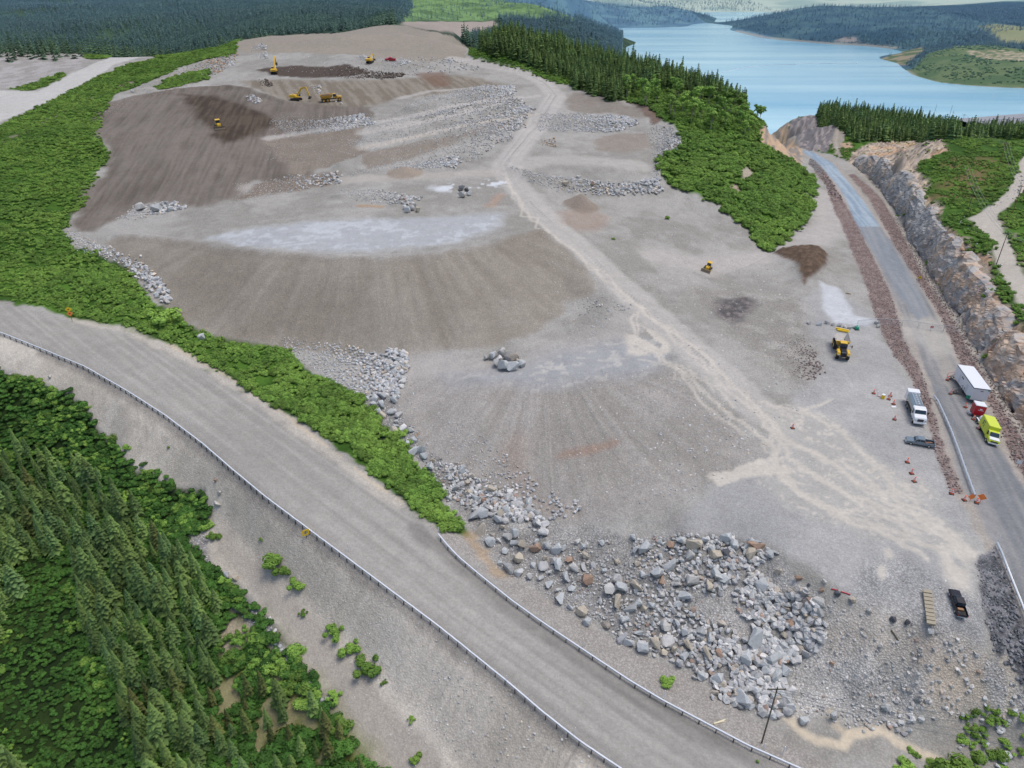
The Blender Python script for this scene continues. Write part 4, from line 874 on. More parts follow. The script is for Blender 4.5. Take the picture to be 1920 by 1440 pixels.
# ------------------------------------------------------------------ woods seen as a mass
def wood(name, mask, dens_, label, coll, lo, hi, seed, spacing=0, cap=40000, wide=1.0):
    p = sample(mask, dens_, seed, spacing, cap); r = np.random.default_rng(seed); s = (lo + (hi - lo) * r.random(len(p)) ** 1.5) * np.where(r.random(len(p)) < .12, 1.2, 1)
    return scatter(name, p, coll, np.stack([s * wide, s * wide, s], -1), None, label, 'wood', seed)
wood('spruce_wood', RFOREST * (RR < 470) * (HG < 62), .42, 'dark spruce wood along the ridge between the pit and the lake', P_SPR_MID, .8, 1.3, 31, 1.5, wide=.95)
KNW = (RR < 640) * (HG < 100) * np.clip(area([(1542,215),(1620,217),(1720,231),(1796,249),(1793,262),(1720,264),(1640,264),(1605,268),(1562,234),(1533,220)], 1) + area([(1850,250),(1925,250),(2080,250),(2080,262),(1925,262),(1855,260)], 1)  + area([(1810,250),(1850,252),(1850,258),(1812,258)], 1) * .5, 0, 1)
wood('spruce_wood', KNW, .28, 'spruce wood on the knoll by the lake shore', P_SPR_MID, .8, 1.3, 32, 1.8)
thinned = sstep(.62, .68, fbm(GX, GY, 90, 3, 215))  # random patches where the forest stands thinner
wood('hill_forest', hillm * (1 - mLH) * (UU < .14) * sstep(2000, 1900, RR) * (1 - TOP) * (1 - sstep(.0, .1, blur(AREAS['second_top'].astype(float), 3))) * (1 - .6 * thinned), .045, 'dense dark spruce forest on the hillside beyond the pit', P_SPR_FAR, 1.0, 1.7, 33, cap=45000)
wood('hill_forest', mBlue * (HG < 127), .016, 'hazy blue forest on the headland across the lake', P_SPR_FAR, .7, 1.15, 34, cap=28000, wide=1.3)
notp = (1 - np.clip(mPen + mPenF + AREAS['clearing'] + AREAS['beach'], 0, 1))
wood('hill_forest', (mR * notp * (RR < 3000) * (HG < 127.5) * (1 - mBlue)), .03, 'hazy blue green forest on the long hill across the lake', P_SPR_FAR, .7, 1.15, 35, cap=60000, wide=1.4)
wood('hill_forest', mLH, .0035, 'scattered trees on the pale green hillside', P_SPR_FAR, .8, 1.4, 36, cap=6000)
shr('shrubbery', mPen * (HG < 127.5) * sstep(.4, .5, fbm(GX, GY, 30, 3, 217)) * (1 - AREAS['pen_rocks']), .02, 'low green scrub on the rocky point by the dam', 1.5, 3, seed=21, cap=9000)

# ------------------------------------------------------------------ single trees
def thing(name, label, cat, loc, rz=0, group=None, s=1.0):
    o = bpy.data.objects.new(name, None); COL.objects.link(o); o.location = loc; o.rotation_euler = (0, 0, rz)
    o.scale = (s, s, s) if not hasattr(s, '__len__') else s
    o.empty_display_size = .5; o['label'] = label; o['category'] = cat
    if group: o['group'] = group
    return o
def part(name, mesh, parent, loc=(0, 0, 0), rot=(0, 0, 0)):
    o = bpy.data.objects.new(name, mesh); COL.objects.link(o); o.parent = parent; o.location = loc; o.rotation_euler = rot; return o
SPR = [(spruce_mesh(80 + i, 8, R0, 22 + 2 * (i % 4), 10, m_, True, .6 + .1 * (i % 4)), trunk_mesh('spruce_trunk', 7.6, .13, .03, M_BARK, seed=i)) for i, (R0, m_) in enumerate([(1.5, M_SPRUCE), (1.8, M_SPRUCE), (1.3, M_SPRUCE), (1.6, M_SPRUCE), (2.0, M_SPRUCE), (1.3, M_OLIVE), (1.5, M_OLIVE), (1.15, M_SPRUCE), (1.7, M_SPRUCE)])]
pt = sample(mTr, 2.0, 51, 1.9, 6000)
D = pt[:, 1] * CP + (CAMZ - pt[:, 2]) * SP; PX = 960 + FPX * pt[:, 0] / D; PY = 720 + FPX * (-pt[:, 1] * SP + (CAMZ - pt[:, 2]) * CP) / D
seen_ = (PX > -15) & (PX < 760) & (PY < 1500)
order = np.argsort(D + (~seen_) * 1000)
rr_ = random.Random(5)
young = lambda px, py: px > 400 and py > 1200
N_SPR = 0; extra = []
for k in order:
    x, y, z = pt[k]; px, py = PX[k], PY[k]
    if rr_.random() < .35 and young(px, py): continue
    h = rr_.uniform(.52, 1.12) * (.72 if young(px, py) else 1.0) * (1.2 if px < 120 and py > 1250 else 1.0) * (.85 if py < 950 else 1)
    if N_SPR >= 290: extra.append((x, y, z, h)); continue
    N_SPR += 1
    i = rr_.choice([5, 6, 0, 2]) if young(px, py) or rr_.random() < .08 else rr_.choice([0, 1, 2, 3, 4, 7, 8])
    if young(px, py): zone, lab = 'thin young spruces on the mossy ground at the foot of the bank', 'thin young spruce standing on the mossy ground at the foot of the road bank'
    elif px < 110: zone, lab = 'spruces on the near side of the fern filled gully', 'dark spruce standing left of the fern filled gully'
    elif py < 1050: zone, lab = 'spruces at the upper edge of the wood', 'spruce at the upper edge of the wood below the road bank'
    else: zone, lab = 'spruces crowded beside the fern filled gully', 'spruce in the crowded stand between the fern gully and the gravel strip'
    t = thing('spruce_tree', lab, 'tree', (x, y, z - .1), rr_.uniform(0, 6.28), zone, (h * rr_.uniform(.8, 1.3),) * 2 + (h,))
    part('crown', SPR[i][0], t); part('trunk', SPR[i][1], t)
if extra:
    e = np.array(extra); scatter('spruce_wood', e[:, :3], protos('edge_spruces', [m for m, _ in SPR[:3]]), e[:, 3], None, 'farther spruces of the wood below the road bank, seen as a mass', 'wood', 61)
def tree_mesh(seed):
    r = random.Random(seed); V = []; F = []; Sh = []
    for k in range(9):
        a = r.uniform(0, 6.283); d = r.uniform(.2, 1.6); leafball(V, F, Sh, r, (d * math.cos(a), d * math.sin(a), r.uniform(3.6, 6.4)), r.uniform(.7, 1.25), 60, .24, .75, -.5)
    return mesh_np('birch_crown', V, F, M_BIRCH, Sh)
def limbs_mesh(seed):
    r = random.Random(seed); V = []; F = []
    def limb(p, q, a, b):
        p, q = Vector(p), Vector(q); d = (q - p).normalized(); u = d.orthogonal().normalized(); v = d.cross(u); b0 = len(V)
        for c, rad in ((p, a), (q, b)):
            for k in range(5): V.append(tuple(c + (u * math.cos(k * 1.2566) + v * math.sin(k * 1.2566)) * rad))
        for k in range(5): F.append((b0 + k, b0 + (k + 1) % 5, b0 + 5 + (k + 1) % 5, b0 + 5 + k))
    limb((0, 0, -.3), (.1, 0, 2.4), .13, .1)
    for k in range(5):
        a = r.uniform(0, 6.28); limb((.1, 0, 2.2 + .2 * k), (1.1 * math.cos(a), 1.1 * math.sin(a), 4.6 + .3 * k), .07, .03)
    limb((.1, 0, 2.4), (.05, .1, 6), .1, .03)
    return mesh_np('birch_trunk', V, F, M_WBARK, smooth=True)
BIR = [(tree_mesh(100 + i), limbs_mesh(110 + i)) for i in range(4)]
mBz = area([(1160,186),(1190,170),(1250,172),(1330,192),(1400,214),(1440,240),(1420,262),(1360,258),(1300,240),(1240,218),(1185,200)], .5)
pb = sample(mBz, .3, 53, 3.6, 900)
for k, (x, y, z) in enumerate(pb[:60]):
    s = rr_.uniform(.95, 1.45); i = rr_.randrange(4)
    t = thing('birch_tree', 'birch with pale stems and a round green crown at the foot of the ridge wood', 'tree', (x, y, z), rr_.uniform(0, 6.28), 'birches at the foot of the ridge wood', s)
    part('crown', BIR[i][0], t); part('trunk', BIR[i][1], t)
# single bushes on the bank and the gravel
def bush_mesh(seed): return shrub_mesh(seed, M_SHRUB, 13, 70, .09, .42, .8, 1.0)
BUSH = [bush_mesh(130 + i) for i in range(3)]
for px, py, w_, lab in [(518,1046,52,'large round bush on the gravel strip, uppermost of the big bushes'), (531,1066,36,'small round bush touching the foot of the large bush below the road bank'), (556,1092,36,'oval bush standing alone on the bank just below the round pair'), (568,1148,18,'small bush by itself at the edge of the gravel strip, below the oval bush'),
    (628,1180,40,'bush at the upper end of the chain of three below the guardrail'), (657,1212,42,'middle bush in the chain of three on the gravel bank'), (688,1245,56,'biggest and lowest bush in the chain of three on the gravel bank'), (628,1302,30,'bush on the wood side of the gravel strip beside the stones'),
    (720,1278,14,'little bush just past the biggest bush of the chain'), (772,1347,16,'little lone bush in the middle of the bare gravel bank'), (780,1418,26,'round bush on the gravel bank close to the bottom edge'), (490,1010,10,'tiny bush on the bank beside the yellow sign'), (402,1002,26,'olive bush beside the pale boulders at the head of the gravel strip'),
    (317,838,8,'tiny tuft on the slope under the guardrail'), (1253,1275,34,'low bush between the right guardrail and the boulders'), (1457,1222,16,'round bush growing among the big grey boulders'), (310,590,60,'tall bush at the corner between the upper tip and the lower road'), (1800,1430,90,'large olive green bush at the foot of the rock fill'), (1700,1435,50,'bush left of the large olive bush at the foot of the rock fill'),
    (1250,407,12,'small tuft on the grey ground right of the sand cone'), (1150,447,8,'tiny tuft on the grey ground below the sand cone'), (1855,1345,30,'bush beside the pale stones of the ditch')]:
    p = at(px, py + w_ * .25); d = p.y * CP + (CAMZ - p.z) * SP; s = w_ / FPX * d / 2.1
    o = bpy.data.objects.new('bush', BUSH[px % 3]); COL.objects.link(o); o.location = p; o.scale = (s, s, s * .9); o.rotation_euler = (0, 0, px); o['label'] = lab; o['category'] = 'bush'
# ------------------------------------------------------------------ rock
def rock_mesh(seed, mat, n=16, flatz=.75):
    r = random.Random(seed); bm = bmesh.new()
    sx, sy, sz = r.uniform(.85, 1.15), r.uniform(.6, .95), r.uniform(.5, .8) * flatz / .75
    for _ in range(n):
        v = Vector((r.gauss(0, 1), r.gauss(0, 1), r.gauss(0, 1))).normalized(); q = r.uniform(.8, 1.0)
        m = max(abs(v.x), abs(v.y), abs(v.z)); v = v * (.55 + .45 / m) * q * .5          # between ball and block
        bm.verts.new((v.x * sx, v.y * sy, v.z * sz))
    bmesh.ops.convex_hull(bm, input=bm.verts); bmesh.ops.delete(bm, geom=[v for v in bm.verts if not v.link_faces], context='VERTS')
    me = bpy.data.meshes.new('rock'); bm.to_mesh(me); bm.free(); me.materials.append(mat); return me
def rock_mat(name, cols, spread=(.75, 1.25)):
    m = bpy.data.materials.new(name); nt = nodes_of(m); b = out_bsdf(nt, in_Roughness=.85); b.inputs['Specular IOR Level'].default_value = .3
    oi = N(nt, 'ShaderNodeObjectInfo'); tcx = N(nt, 'ShaderNodeTexCoord'); geo = N(nt, 'ShaderNodeNewGeometry')
    cr = N(nt, 'ShaderNodeValToRGB'); cr.color_ramp.interpolation = 'CONSTANT'; e = cr.color_ramp.elements
    while len(e) < len(cols): e.new(.5)
    for k, (p_, c_) in enumerate(cols): e[k].position = p_; e[k].color = (*lin(c_), 1)
    nt.links.new(oi.outputs['Random'], cr.inputs[0])
    r2 = math_(nt, 'FRACT', math_(nt, 'MULTIPLY', oi.outputs['Random'], 37.7))
    v = remap(nt, r2, 0, 1, *spread)
    nz = noise_(nt, geo.outputs['Position'], 2.2, 5, .7); v = math_(nt, 'MULTIPLY', v, remap(nt, nz, .25, .75, .84, 1.18))
    s = N(nt, 'ShaderNodeVectorMath', operation='SCALE'); nt.links.new(cr.outputs[0], s.inputs[0]); nt.links.new(v, s.inputs['Scale']); nt.links.new(s.outputs[0], b.inputs['Base Color'])
    bp = N(nt, 'ShaderNodeBump'); bp.inputs['Strength'].default_value = .5; bp.inputs['Distance'].default_value = .12
    nt.links.new(noise_(nt, geo.outputs['Position'], 5, 5, .7), bp.inputs['Height']); nt.links.new(bp.outputs[0], b.inputs['Normal']); return m
M_ROCK = rock_mat('blasted_rock', [(0, (186, 187, 185)), (.42, (196, 195, 192)), (.66, (208, 206, 202)), (.80, (164, 164, 164)), (.90, (186, 176, 162)), (.965, (168, 146, 132))])
M_PALE = rock_mat('pale_rock', [(0, (190, 191, 190)), (.5, (204, 202, 198)), (.75, (174, 176, 177)), (.9, (204, 190, 172))])
M_RED = rock_mat('red_riprap', [(0, (142, 128, 124)), (.4, (126, 114, 111)), (.7, (154, 140, 134)), (.9, (156, 152, 148))])
M_DARK = rock_mat('dark_riprap', [(0, (104, 106, 110)), (.4, (128, 130, 134)), (.75, (90, 92, 96)), (.9, (150, 150, 150))])
M_TAN = rock_mat('tan_rock', [(0, (196, 180, 160)), (.35, (170, 166, 160)), (.6, (184, 150, 118)), (.8, (150, 152, 156))])
M_SOILR = rock_mat('clods', [(0, (96, 86, 78)), (.5, (116, 104, 94)), (.8, (134, 126, 118))])
def rset(name, mat, k=9): return protos(name, [rock_mesh(300 + i, mat, 12 + i) for i in range(k)])
P_ROCK, P_PALE, P_RED, P_DARK, P_TAN, P_SOILR = (rset('rocks', M_ROCK), rset('pale', M_PALE), rset('red', M_RED, 5), rset('dark', M_DARK, 5), rset('tan', M_TAN), rset('clods', M_SOILR, 5))
def rubble(mask, dens_, lo, hi, label, coll=None, seed=1, cap=30000, power=2.2, sink=.12, name='rubble'):
    p = sample(mask, dens_, seed, cap=cap); r = np.random.default_rng(seed); n = len(p)
    if n == 0: return
    s = lo + (hi - lo) * r.random(n) ** power
    p[:, 2] += s * (.5 - sink) * .55 - .05
    rot = np.stack([r.normal(0, .5, n), r.normal(0, .5, n), r.random(n) * 6.283], -1)
    scatter(name, p, coll or P_ROCK, np.stack([s, s, s], -1), rot, label, 'rubble', seed)
Z = lambda pp, n=None, soft=.8: area(pp, soft, nB if n is None else n)
Z1 = Z([(862,925),(905,935),(960,1000),(1040,1012),(1110,1012),(1180,1060),(1300,1125),(1345,1165),(1400,1190),(1480,1250),(1480,1340),(1400,1335),(1358,1313),(1290,1257),(1220,1224),(1150,1194),(1080,1151),(1010,1100),(938,1060),(888,1000)])
Z2 = Z([(1180,1012),(1290,1010),(1400,1010),(1450,1040),(1405,1070),(1450,1095),(1540,1150),(1545,1190),(1485,1250),(1430,1235),(1395,1155),(1370,1110),(1290,1108),(1190,1062)])
Z3 = Z([(685,742),(735,748),(770,800),(800,850),(870,880),(960,935),(1020,985),(900,960),(838,935),(812,905),(780,862),(738,812),(693,780)])
Z4 = Z([(535,640),(620,645),(690,662),(772,662),(765,690),(740,742),(700,746),(650,737),(600,702),(560,675)])
Z5 = Z([(120,428),(200,465),(262,492),(300,530),(318,560),(305,572),(285,547),(245,502),(190,482),(140,464)])
Z6 = Z([(215,412),(250,386),(330,380),(348,390),(300,402),(240,413)])
mSpill = AREAS['spill']
rubble(mSpill * (1 - Z1) * (1 - Z2), .9, .22, .8, 'small grey stones strewn over the rock fill', seed=401, cap=16000, power=2)
rubble(np.clip(Z1 + Z2, 0, 1), 2.6, .35, 1.9, 'angular grey rubble packed between the big boulders beside the right guardrail', seed=402, cap=20000, power=1.8)
rubble(Z3, 3.0, .35, 1.9, 'grey rubble along the shrubs at the foot of the lower tip', seed=403)
rubble(Z4, 2.6, .5, 1.9, 'pale rounded rubble at the foot of the upper tip', P_PALE, seed=404)
rubble(Z5, 2.4, .5, 1.8, 'whitish rubble at the left foot of the upper tip', P_PALE, seed=405)
rubble(Z6, 1.1, .6, 1.8, 'pale blocks at the foot of the brown cut slope', P_PALE, seed=406)
rubble(Z([(1450,1290),(1560,1300),(1740,1325),(1752,1360),(1640,1372),(1520,1348),(1460,1332)]), 1.5, .35, 1.3, 'flat grey rubble along the stream of sediment', seed=407)
rubble(Z([(640,745),(735,690),(775,700),(790,800),(740,840),(700,800)], nA) * .8 + Z([(1560,1220),(1750,1240),(1740,1320),(1560,1300)]), .5, .2, .7, 'loose grey stones lying on the gravel faces beside the rock spill', seed=408)
ROW1 = Z([(1010,214),(1090,213),(1172,220),(1200,232),(1150,249),(1010,246)]); ROW2 = Z([(962,314),(1000,324),(1070,334),(1150,344),(1232,338),(1240,360),(1140,366),(1060,360),(1000,346)])
OUT_ = Z([(1222,230),(1262,240),(1280,268),(1274,290),(1242,292),(1237,346),(1224,342),(1222,290),(1212,250)])
rubble(ROW1, 1.7, .6, 1.7, 'row of grey rubble across the upper right bench', P_PALE, seed=409); rubble(ROW2, 1.7, .6, 1.8, 'row of pale and tan rubble below the right bench', P_PALE, seed=410)
rubble(OUT_, 1.6, .5, 1.4, 'grey rubble down the outer edge of the right bench', P_ROCK, seed=411)
B1 = Z([(750,200),(800,180),(905,160),(965,163),(960,180),(850,195),(770,215)]); B2 = Z([(680,240),(750,228),(800,215),(900,195),(862,206),(780,226),(690,247)])
B3 = Z([(655,262),(780,243),(900,222),(985,200),(1010,202),(960,216),(840,241),(700,268),(655,276)]); B4 = Z([(845,258),(980,225),(972,242),(900,266),(850,272)]); B5 = Z([(650,320),(760,305),(862,295),(852,316),(750,316),(660,328)])
B6 = Z([(640,355),(700,354),(790,372),(770,386),(700,381),(650,366)]); B7 = Z([(505,225),(600,225),(680,215),(700,232),(640,245),(540,255)])
for k, (z, t) in enumerate([(B1, 'rubble on the bank of the uppermost bench'), (B2, 'dark rubble between the first and second bench tracks'), (B3, 'rubble between the second and third bench tracks'), (B4, 'rubble heap where the benches meet the haul road'), (B5, 'rubble along the lowest bench'), (B6, 'pale rubble patch on the middle terrace'), (B7, 'stones in the bank below the loading excavator')]):
    rubble(z, 1.6, .45, 1.5, t, P_ROCK if k % 2 else P_PALE, seed=420 + k)
rubble(Z([(1035,560),(1130,560),(1122,582),(1062,612),(1030,602)]), .5, .25, .8, 'stones beside the haul road at the end of the upper tip', seed=430)
rubble(np.clip(AREAS['riprap_l'] + AREAS['riprap_r'], 0, 1) * sstep(330, 300, RR), 2.6, .22, .6, 'reddish brown riprap lining both sides of the paved road', P_RED, seed=431, cap=24000, power=1.2)
rubble(AREAS['riprap_l'] * sstep(300, 330, RR) + AREAS['upper_ditch'], .8, .5, 1.1, 'dark stones in the roadside ditch far up the road', P_RED, seed=432)
rubble(AREAS['dark_riprap'], 4.5, .3, .8, 'dark riprap in the ditch beside the lower guardrail', P_DARK, seed=433, cap=12000, power=1.2)
rubble(AREAS['pale_ditch'], 2.0, .35, 1.1, 'pale slabs in the washed out ditch', P_PALE, seed=434)
rubble(Z([(1730,1310),(1860,1300),(1925,1370),(1925,1440),(1850,1440),(1740,1350)], nA), .35, .5, 1.6, 'pale stones among the bushes at the bottom right', P_PALE, seed=435)
rubble(AREAS['low_rubble'], 2.4, .3, 1.1, 'pale rubble between the spruce wood and the gravel strip', P_PALE, seed=436)
rubble(AREAS['red_gravel'], 2.5, .3, .7, 'reddish gravel bank above the parked dump truck', P_RED, seed=437)
rubble(AREAS['apron_gravel'] * .5 + AREAS['gravel_bank'] * .5, .5, .15, .4, 'coarse gravel on the apron', P_ROCK, seed=438)
rubble(np.clip(mUT + mLT, 0, 1), .22, .14, .7, 'scattered stones on the faces of the two tips', P_PALE, seed=439, power=3.5, sink=.45)
PIT = area([(200,445),(300,400),(440,370),(540,330),(520,215),(640,190),(900,120),(1010,150),(1180,185),(1230,235),(1225,345),(1340,385),(1435,475),(1500,560),(1520,760),(1300,880),(1250,940),(1150,960),(900,700),(700,690),(1130,540),(950,440),(500,470)], 1)
rubble(PIT, .06, .16, .7, 'stones scattered over the floor of the pit', P_PALE, seed=442, power=3.2, sink=.5, cap=16000)
rubble(Z([(510,215),(700,215),(960,165),(1000,205),(985,240),(900,300),(640,320),(500,300)], nA), .45, .3, 1.2, 'rubble strewn over the banks between the bench tracks', P_ROCK, seed=443, power=2)
rubble(Z([(440,345),(540,330),(640,322),(640,345),(540,360),(450,378)], nA), .8, .3, 1.3, 'rubble at the right foot of the brown cut slope', P_PALE, seed=444, power=2)
rubble(Z([(190,207),(250,168),(330,132),(400,110),(445,100),(430,128),(345,166),(262,186),(205,218)], nA), .3, .4, 1.5, 'pale blocks along the shoulder above the brown cut slope', P_TAN, seed=445, power=2)
rubble(Z([(450,95),(640,108),(860,108),(900,130),(700,150),(480,130)], nA), .10, .4, 1.4, 'stones scattered over the hill top', P_PALE, seed=446, power=2)
rubble(Z([(700,760),(770,715),(860,790),(960,870),(1100,955),(1020,985),(900,935),(800,870)], nA), 1.2, .2, .95, 'loose pale stones rolled down the face of the lower tip', P_PALE, seed=447, power=2.4)
rubble(Z([(1000,640),(1130,560),(1180,575),(1120,640),(1040,670)], nA), .8, .16, .7, 'loose stones in the hollow between the two tips', P_PALE, seed=448, power=2.6)
rubble(Z([(-60,640),(250,770),(500,985),(800,1230),(1000,1400),(900,1480),(700,1290),(450,1080),(200,830),(0,700)], nA), .35, .1, .45, 'fine stones on the bank below the guardrail', P_PALE, seed=449, power=2.5, cap=7000)
rubble(mBank, .25, .12, .5, 'loose pebbles on the bank below the guardrail', P_PALE, seed=440, cap=5000, power=2.5)
rubble(Z([(620,128),(660,125),(700,135),(760,140),(740,148),(640,146),(600,140)]), .9, .5, 1.8, 'dark clods and rubble beside the dug strip on the hill top', P_SOILR, seed=441)
for k, (c_, t, cl) in enumerate([([(470,88),(490,82),(500,92),(475,97)], 'pale rubble heap on the hill top near its left shoulder', P_PALE), ([(484,100),(500,99),(502,110),(484,111)], 'second pale rubble heap below the first on the hill top', P_PALE), ([(415,118),(430,112),(440,122),(420,128)], 'small rubble heap by the green shoulder of the hill', P_PALE),
    ([(718,118),(760,112),(772,118),(740,126),(718,128)], 'rubble heap in front of the red pickup', P_PALE), ([(815,112),(840,110),(848,118),(825,120)], 'rubble heap right of the red pickup', P_PALE), ([(668,105),(685,104),(688,114),(670,113)], 'rubble heap left of the distant excavator', P_PALE),
    ([(455,180),(475,178),(492,190),(480,195),(462,190)], 'boulder cluster on the slope above the bulldozer', P_PALE), ([(478,150),(500,148),(512,162),(490,162)], 'brown clods above the boulder cluster', P_SOILR), ([(580,160),(600,162),(600,176),(588,172)], 'boulders behind the loading excavator', P_PALE),
    ([(1012,262),(1040,260),(1042,274),(1015,274)], 'small tan rubble heap at the start of the right bench', P_TAN), ([(1845,395),(1870,385),(1910,370),(1925,330),(1910,330),(1895,365)], 'stones lining the plateau track', P_PALE), ([(1790,410),(1805,405),(1880,500),(1870,505)], 'stones lining the near edge of the plateau track', P_PALE)]):
    rubble(Z(c_, 0 * nB, .5), 1.1 if k < 10 else .35, .5, 1.7 if k < 10 else 1.1, t, cl, seed=450 + k)
rubble(mRk * sstep(.5, .6, n4), .05, .5, 1.6, 'loose blocks on the bare rock of the cutting', P_TAN, seed=470)

# ---- single boulders
BR = {k: [rock_mesh(500 + i, m, 18) for i in range(8)] for k, m in (('g', M_ROCK), ('p', M_PALE), ('t', M_TAN), ('s', M_SOILR))}
for m_, n_, c_ in (('r', 'rusty_boulder', (166, 140, 120)), ('d', 'dark_boulder', (92, 94, 98)), ('b', 'blue_grey_boulder', (186, 189, 188)), ('w', 'whitish_boulder', (196, 194, 188)), ('y', 'tan_boulder', (188, 178, 160))):
    BR[m_] = [rock_mesh(520 + i, rock_mat(n_, [(0, c_), (.5, c_)], (.9, 1.1)), 16) for i in range(3)]
NB = 0
def boulder(px, py, w_, kind, label, group=None, elong=1.0, tilt=.35, sink=.2):
    global NB
    p = at(px, py + w_ * .2); d = p.y * CP + (CAMZ - p.z) * SP; s = w_ / FPX * d * .98; r = random.Random(int(px * 7 + py))
    m_ = BR[kind]; o = bpy.data.objects.new('boulder', m_[r.randrange(len(m_))]); COL.objects.link(o)
    o.location = p + Vector((0, 0, s * (.36 - sink * .5))); o.rotation_euler = (r.gauss(0, tilt), r.gauss(0, tilt), r.uniform(0, 6.28)); o.scale = (s * elong, s, s * 1.15)
    o['label'] = label; o['category'] = 'boulder'
    if group: o['group'] = group
    NB += 1
for a in [(380,634,22,'b','lone blue grey boulder among the shrubs between the road and the upper tip'),(965,998,26,'b','tall blue grey slab standing in the rock spill nearest the shrub strip'),(942,962,22,'y','pale upright slab at the upper edge of the rock spill'),(905,960,30,'b','big blue grey block at the tip of the shrub strip'),(918,1015,26,'b','wide grey block just below the end of the shrub strip'),
    (1043,1028,30,'b','flat topped grey boulder alone on the gravel above the spill'),(1040,1051,20,'w','pale boulder just under the flat topped grey one'),(1094,1025,18,'b','grey boulder with a dark cleft left of the upper clump'),(1207,1025,34,'b','large rounded grey boulder at the left end of the upper clump'),(1258,1022,20,'r','rust brown boulder beside the large rounded one'),(1232,1075,32,'b','big grey block with a dark side in the middle of the spill'),
    (1193,1098,26,'y','tan stained block left of the spill centre'),(1195,1130,24,'b','grey block below the tan stained block'),(1051,1122,24,'b','grey block on the lower edge of the spill beside the guardrail'),(1100,1164,24,'b','pointed grey boulder fallen out to the edge of the spill by the guardrail'),(1165,1190,20,'w','pale pink boulder on the lower edge of the spill'),(1205,1212,34,'b','large grey boulder at the lower edge of the spill'),(1178,1205,22,'b','grey wedge left of the large edge boulder'),
    (1297,1088,34,'w','white grey slab right of the spill centre'),(1357,1085,28,'b','grey boulder under the upper clump'),(1300,1022,34,'y','long tan grey slab in the upper clump'),(1335,1030,26,'b','grey cube in the upper clump'),(1358,1035,24,'d','dark grey block in the middle of the upper clump'),(1405,1035,34,'y','yellow faced slab in the upper clump'),(1418,1018,22,'b','grey block topping the upper clump'),(1375,1020,26,'b','upright grey block near the top of the upper clump'),(1293,1040,24,'w','pale flat block at the left of the upper clump'),
    (1459,1072,16,'y','tan block standing clear on the apron edge beside the upper clump'),(1495,1084,18,'r','brown boulder on the apron edge, first of the loose line'),(1516,1096,9,'d','small dark stone in the loose line on the apron edge'),(1545,1091,13,'w','white stone in the loose line on the apron edge'),(1540,1106,12,'r','tan brown stone under the white one on the apron edge'),(1569,1112,15,'d','dark stone beside the red rods'),(1598,1124,17,'y','tan stone at the end of the red rods'),
    (1674,1160,16,'d','dark stone left of the black pickup parking spot'),(1701,1166,16,'d','black wedge shaped boulder by the timber mats'),(1743,1182,17,'b','blue grey boulder below the timber mats'),(1630,1144,15,'w','flat pale stone on the gravel edge'),(1533,1128,28,'w','pale slab at the right end of the upper spill'),
    (1417,1198,44,'b','biggest grey boulder of the spill, tall with a flat face'),(1400,1232,38,'b','wide grey slab leaning below the biggest boulder'),(1470,1256,28,'b','upright grey block on the right flank of the spill'),(1433,1248,24,'b','grey block between the wide slab and the right flank'),(1452,1272,24,'w','pale flat block near the foot of the spill'),(1347,1270,30,'b','grey boulder at the foot of the spill, left of the big slab'),(1315,1265,24,'b','squat grey boulder on the lower edge of the spill'),(1388,1310,40,'b','big pointed grey boulder nearest the right guardrail'),
    (1453,1308,24,'b','grey block behind the utility pole'),(1506,1349,26,'b','round blue grey boulder alone in the sediment stream'),(1283,1230,26,'b','grey block on the spill edge above the small bush'),(1562,1342,26,'b','flat slab on the bank of the sediment stream'),(1660,1325,22,'b','grey block in the rubble near the stream'),(1650,1210,14,'w','pale stone alone on the gravel face'),(1560,1243,12,'r','orange brown stone on the gravel face'),
    (95,706,10,'w','white boulder on the bank just above the bushes below the road'),(412,925,13,'w','white block at the head of the gravel strip'),(408,945,16,'w','lower white block at the head of the gravel strip'),(405,900,9,'r','pink stone on the bank above the white blocks'),(425,1077,18,'b','grey slab in the rubble beside the spruces'),(442,1083,16,'y','brownish slab right of the grey slab beside the spruces'),
    (265,388,24,'w','large whitish boulder at the foot of the brown slope'),(295,392,22,'b','blue grey boulder next to the whitish one at the foot of the brown slope'),(318,393,14,'b','third boulder of the row at the foot of the brown slope'),(250,172,9,'w','white rock on the green shoulder above the brown slope'),
    (1112,345,11,'r','rusty orange boulder in the middle row'),(1085,332,12,'w','white block in the middle row'),(1155,358,14,'w','white boulder at the right of the middle row'),(1060,345,14,'y','tan boulder at the left of the middle row'),(1218,352,12,'b','grey boulder at the right end of the middle row'),
    (1610,614,0,'b','')]:
    if a[2]: boulder(*a)
for k, (px, py, w_, kd) in enumerate([(925,668,22,'b'),(940,664,20,'w'),(952,668,24,'t'),(965,672,20,'g'),(930,682,22,'g'),(945,686,30,'b'),(962,690,26,'b'),(978,683,20,'b'),(912,672,14,'w'),(935,675,18,'g'),(950,678,20,'d'),(970,680,16,'y'),(943,657,12,'w')]):
    boulder(px, py, w_, kd, 'big angular boulder in the pile standing alone between the two tips', 'boulders of the pile between the two tips', sink=0)
for k, (px, py, w_, kd) in enumerate([(866,352,14,'g'),(875,357,12,'d'),(868,366,18,'w'),(880,364,12,'g'),(863,360,10,'d')]): boulder(px, py, w_, kd, 'brownish boulder of the small pile above the puddled pad', 'boulders of the small pile above the puddled pad', sink=0)
for k, (px, py, w_, kd) in enumerate([(776,385,16,'w'),(764,395,16,'b'),(784,394,15,'y'),(772,392,14,'g'),(760,390,12,'g')]): boulder(px, py, w_, kd, 'pale boulder of the little pile on the edge of the puddled pad', 'boulders of the little pile at the pad edge', sink=0)
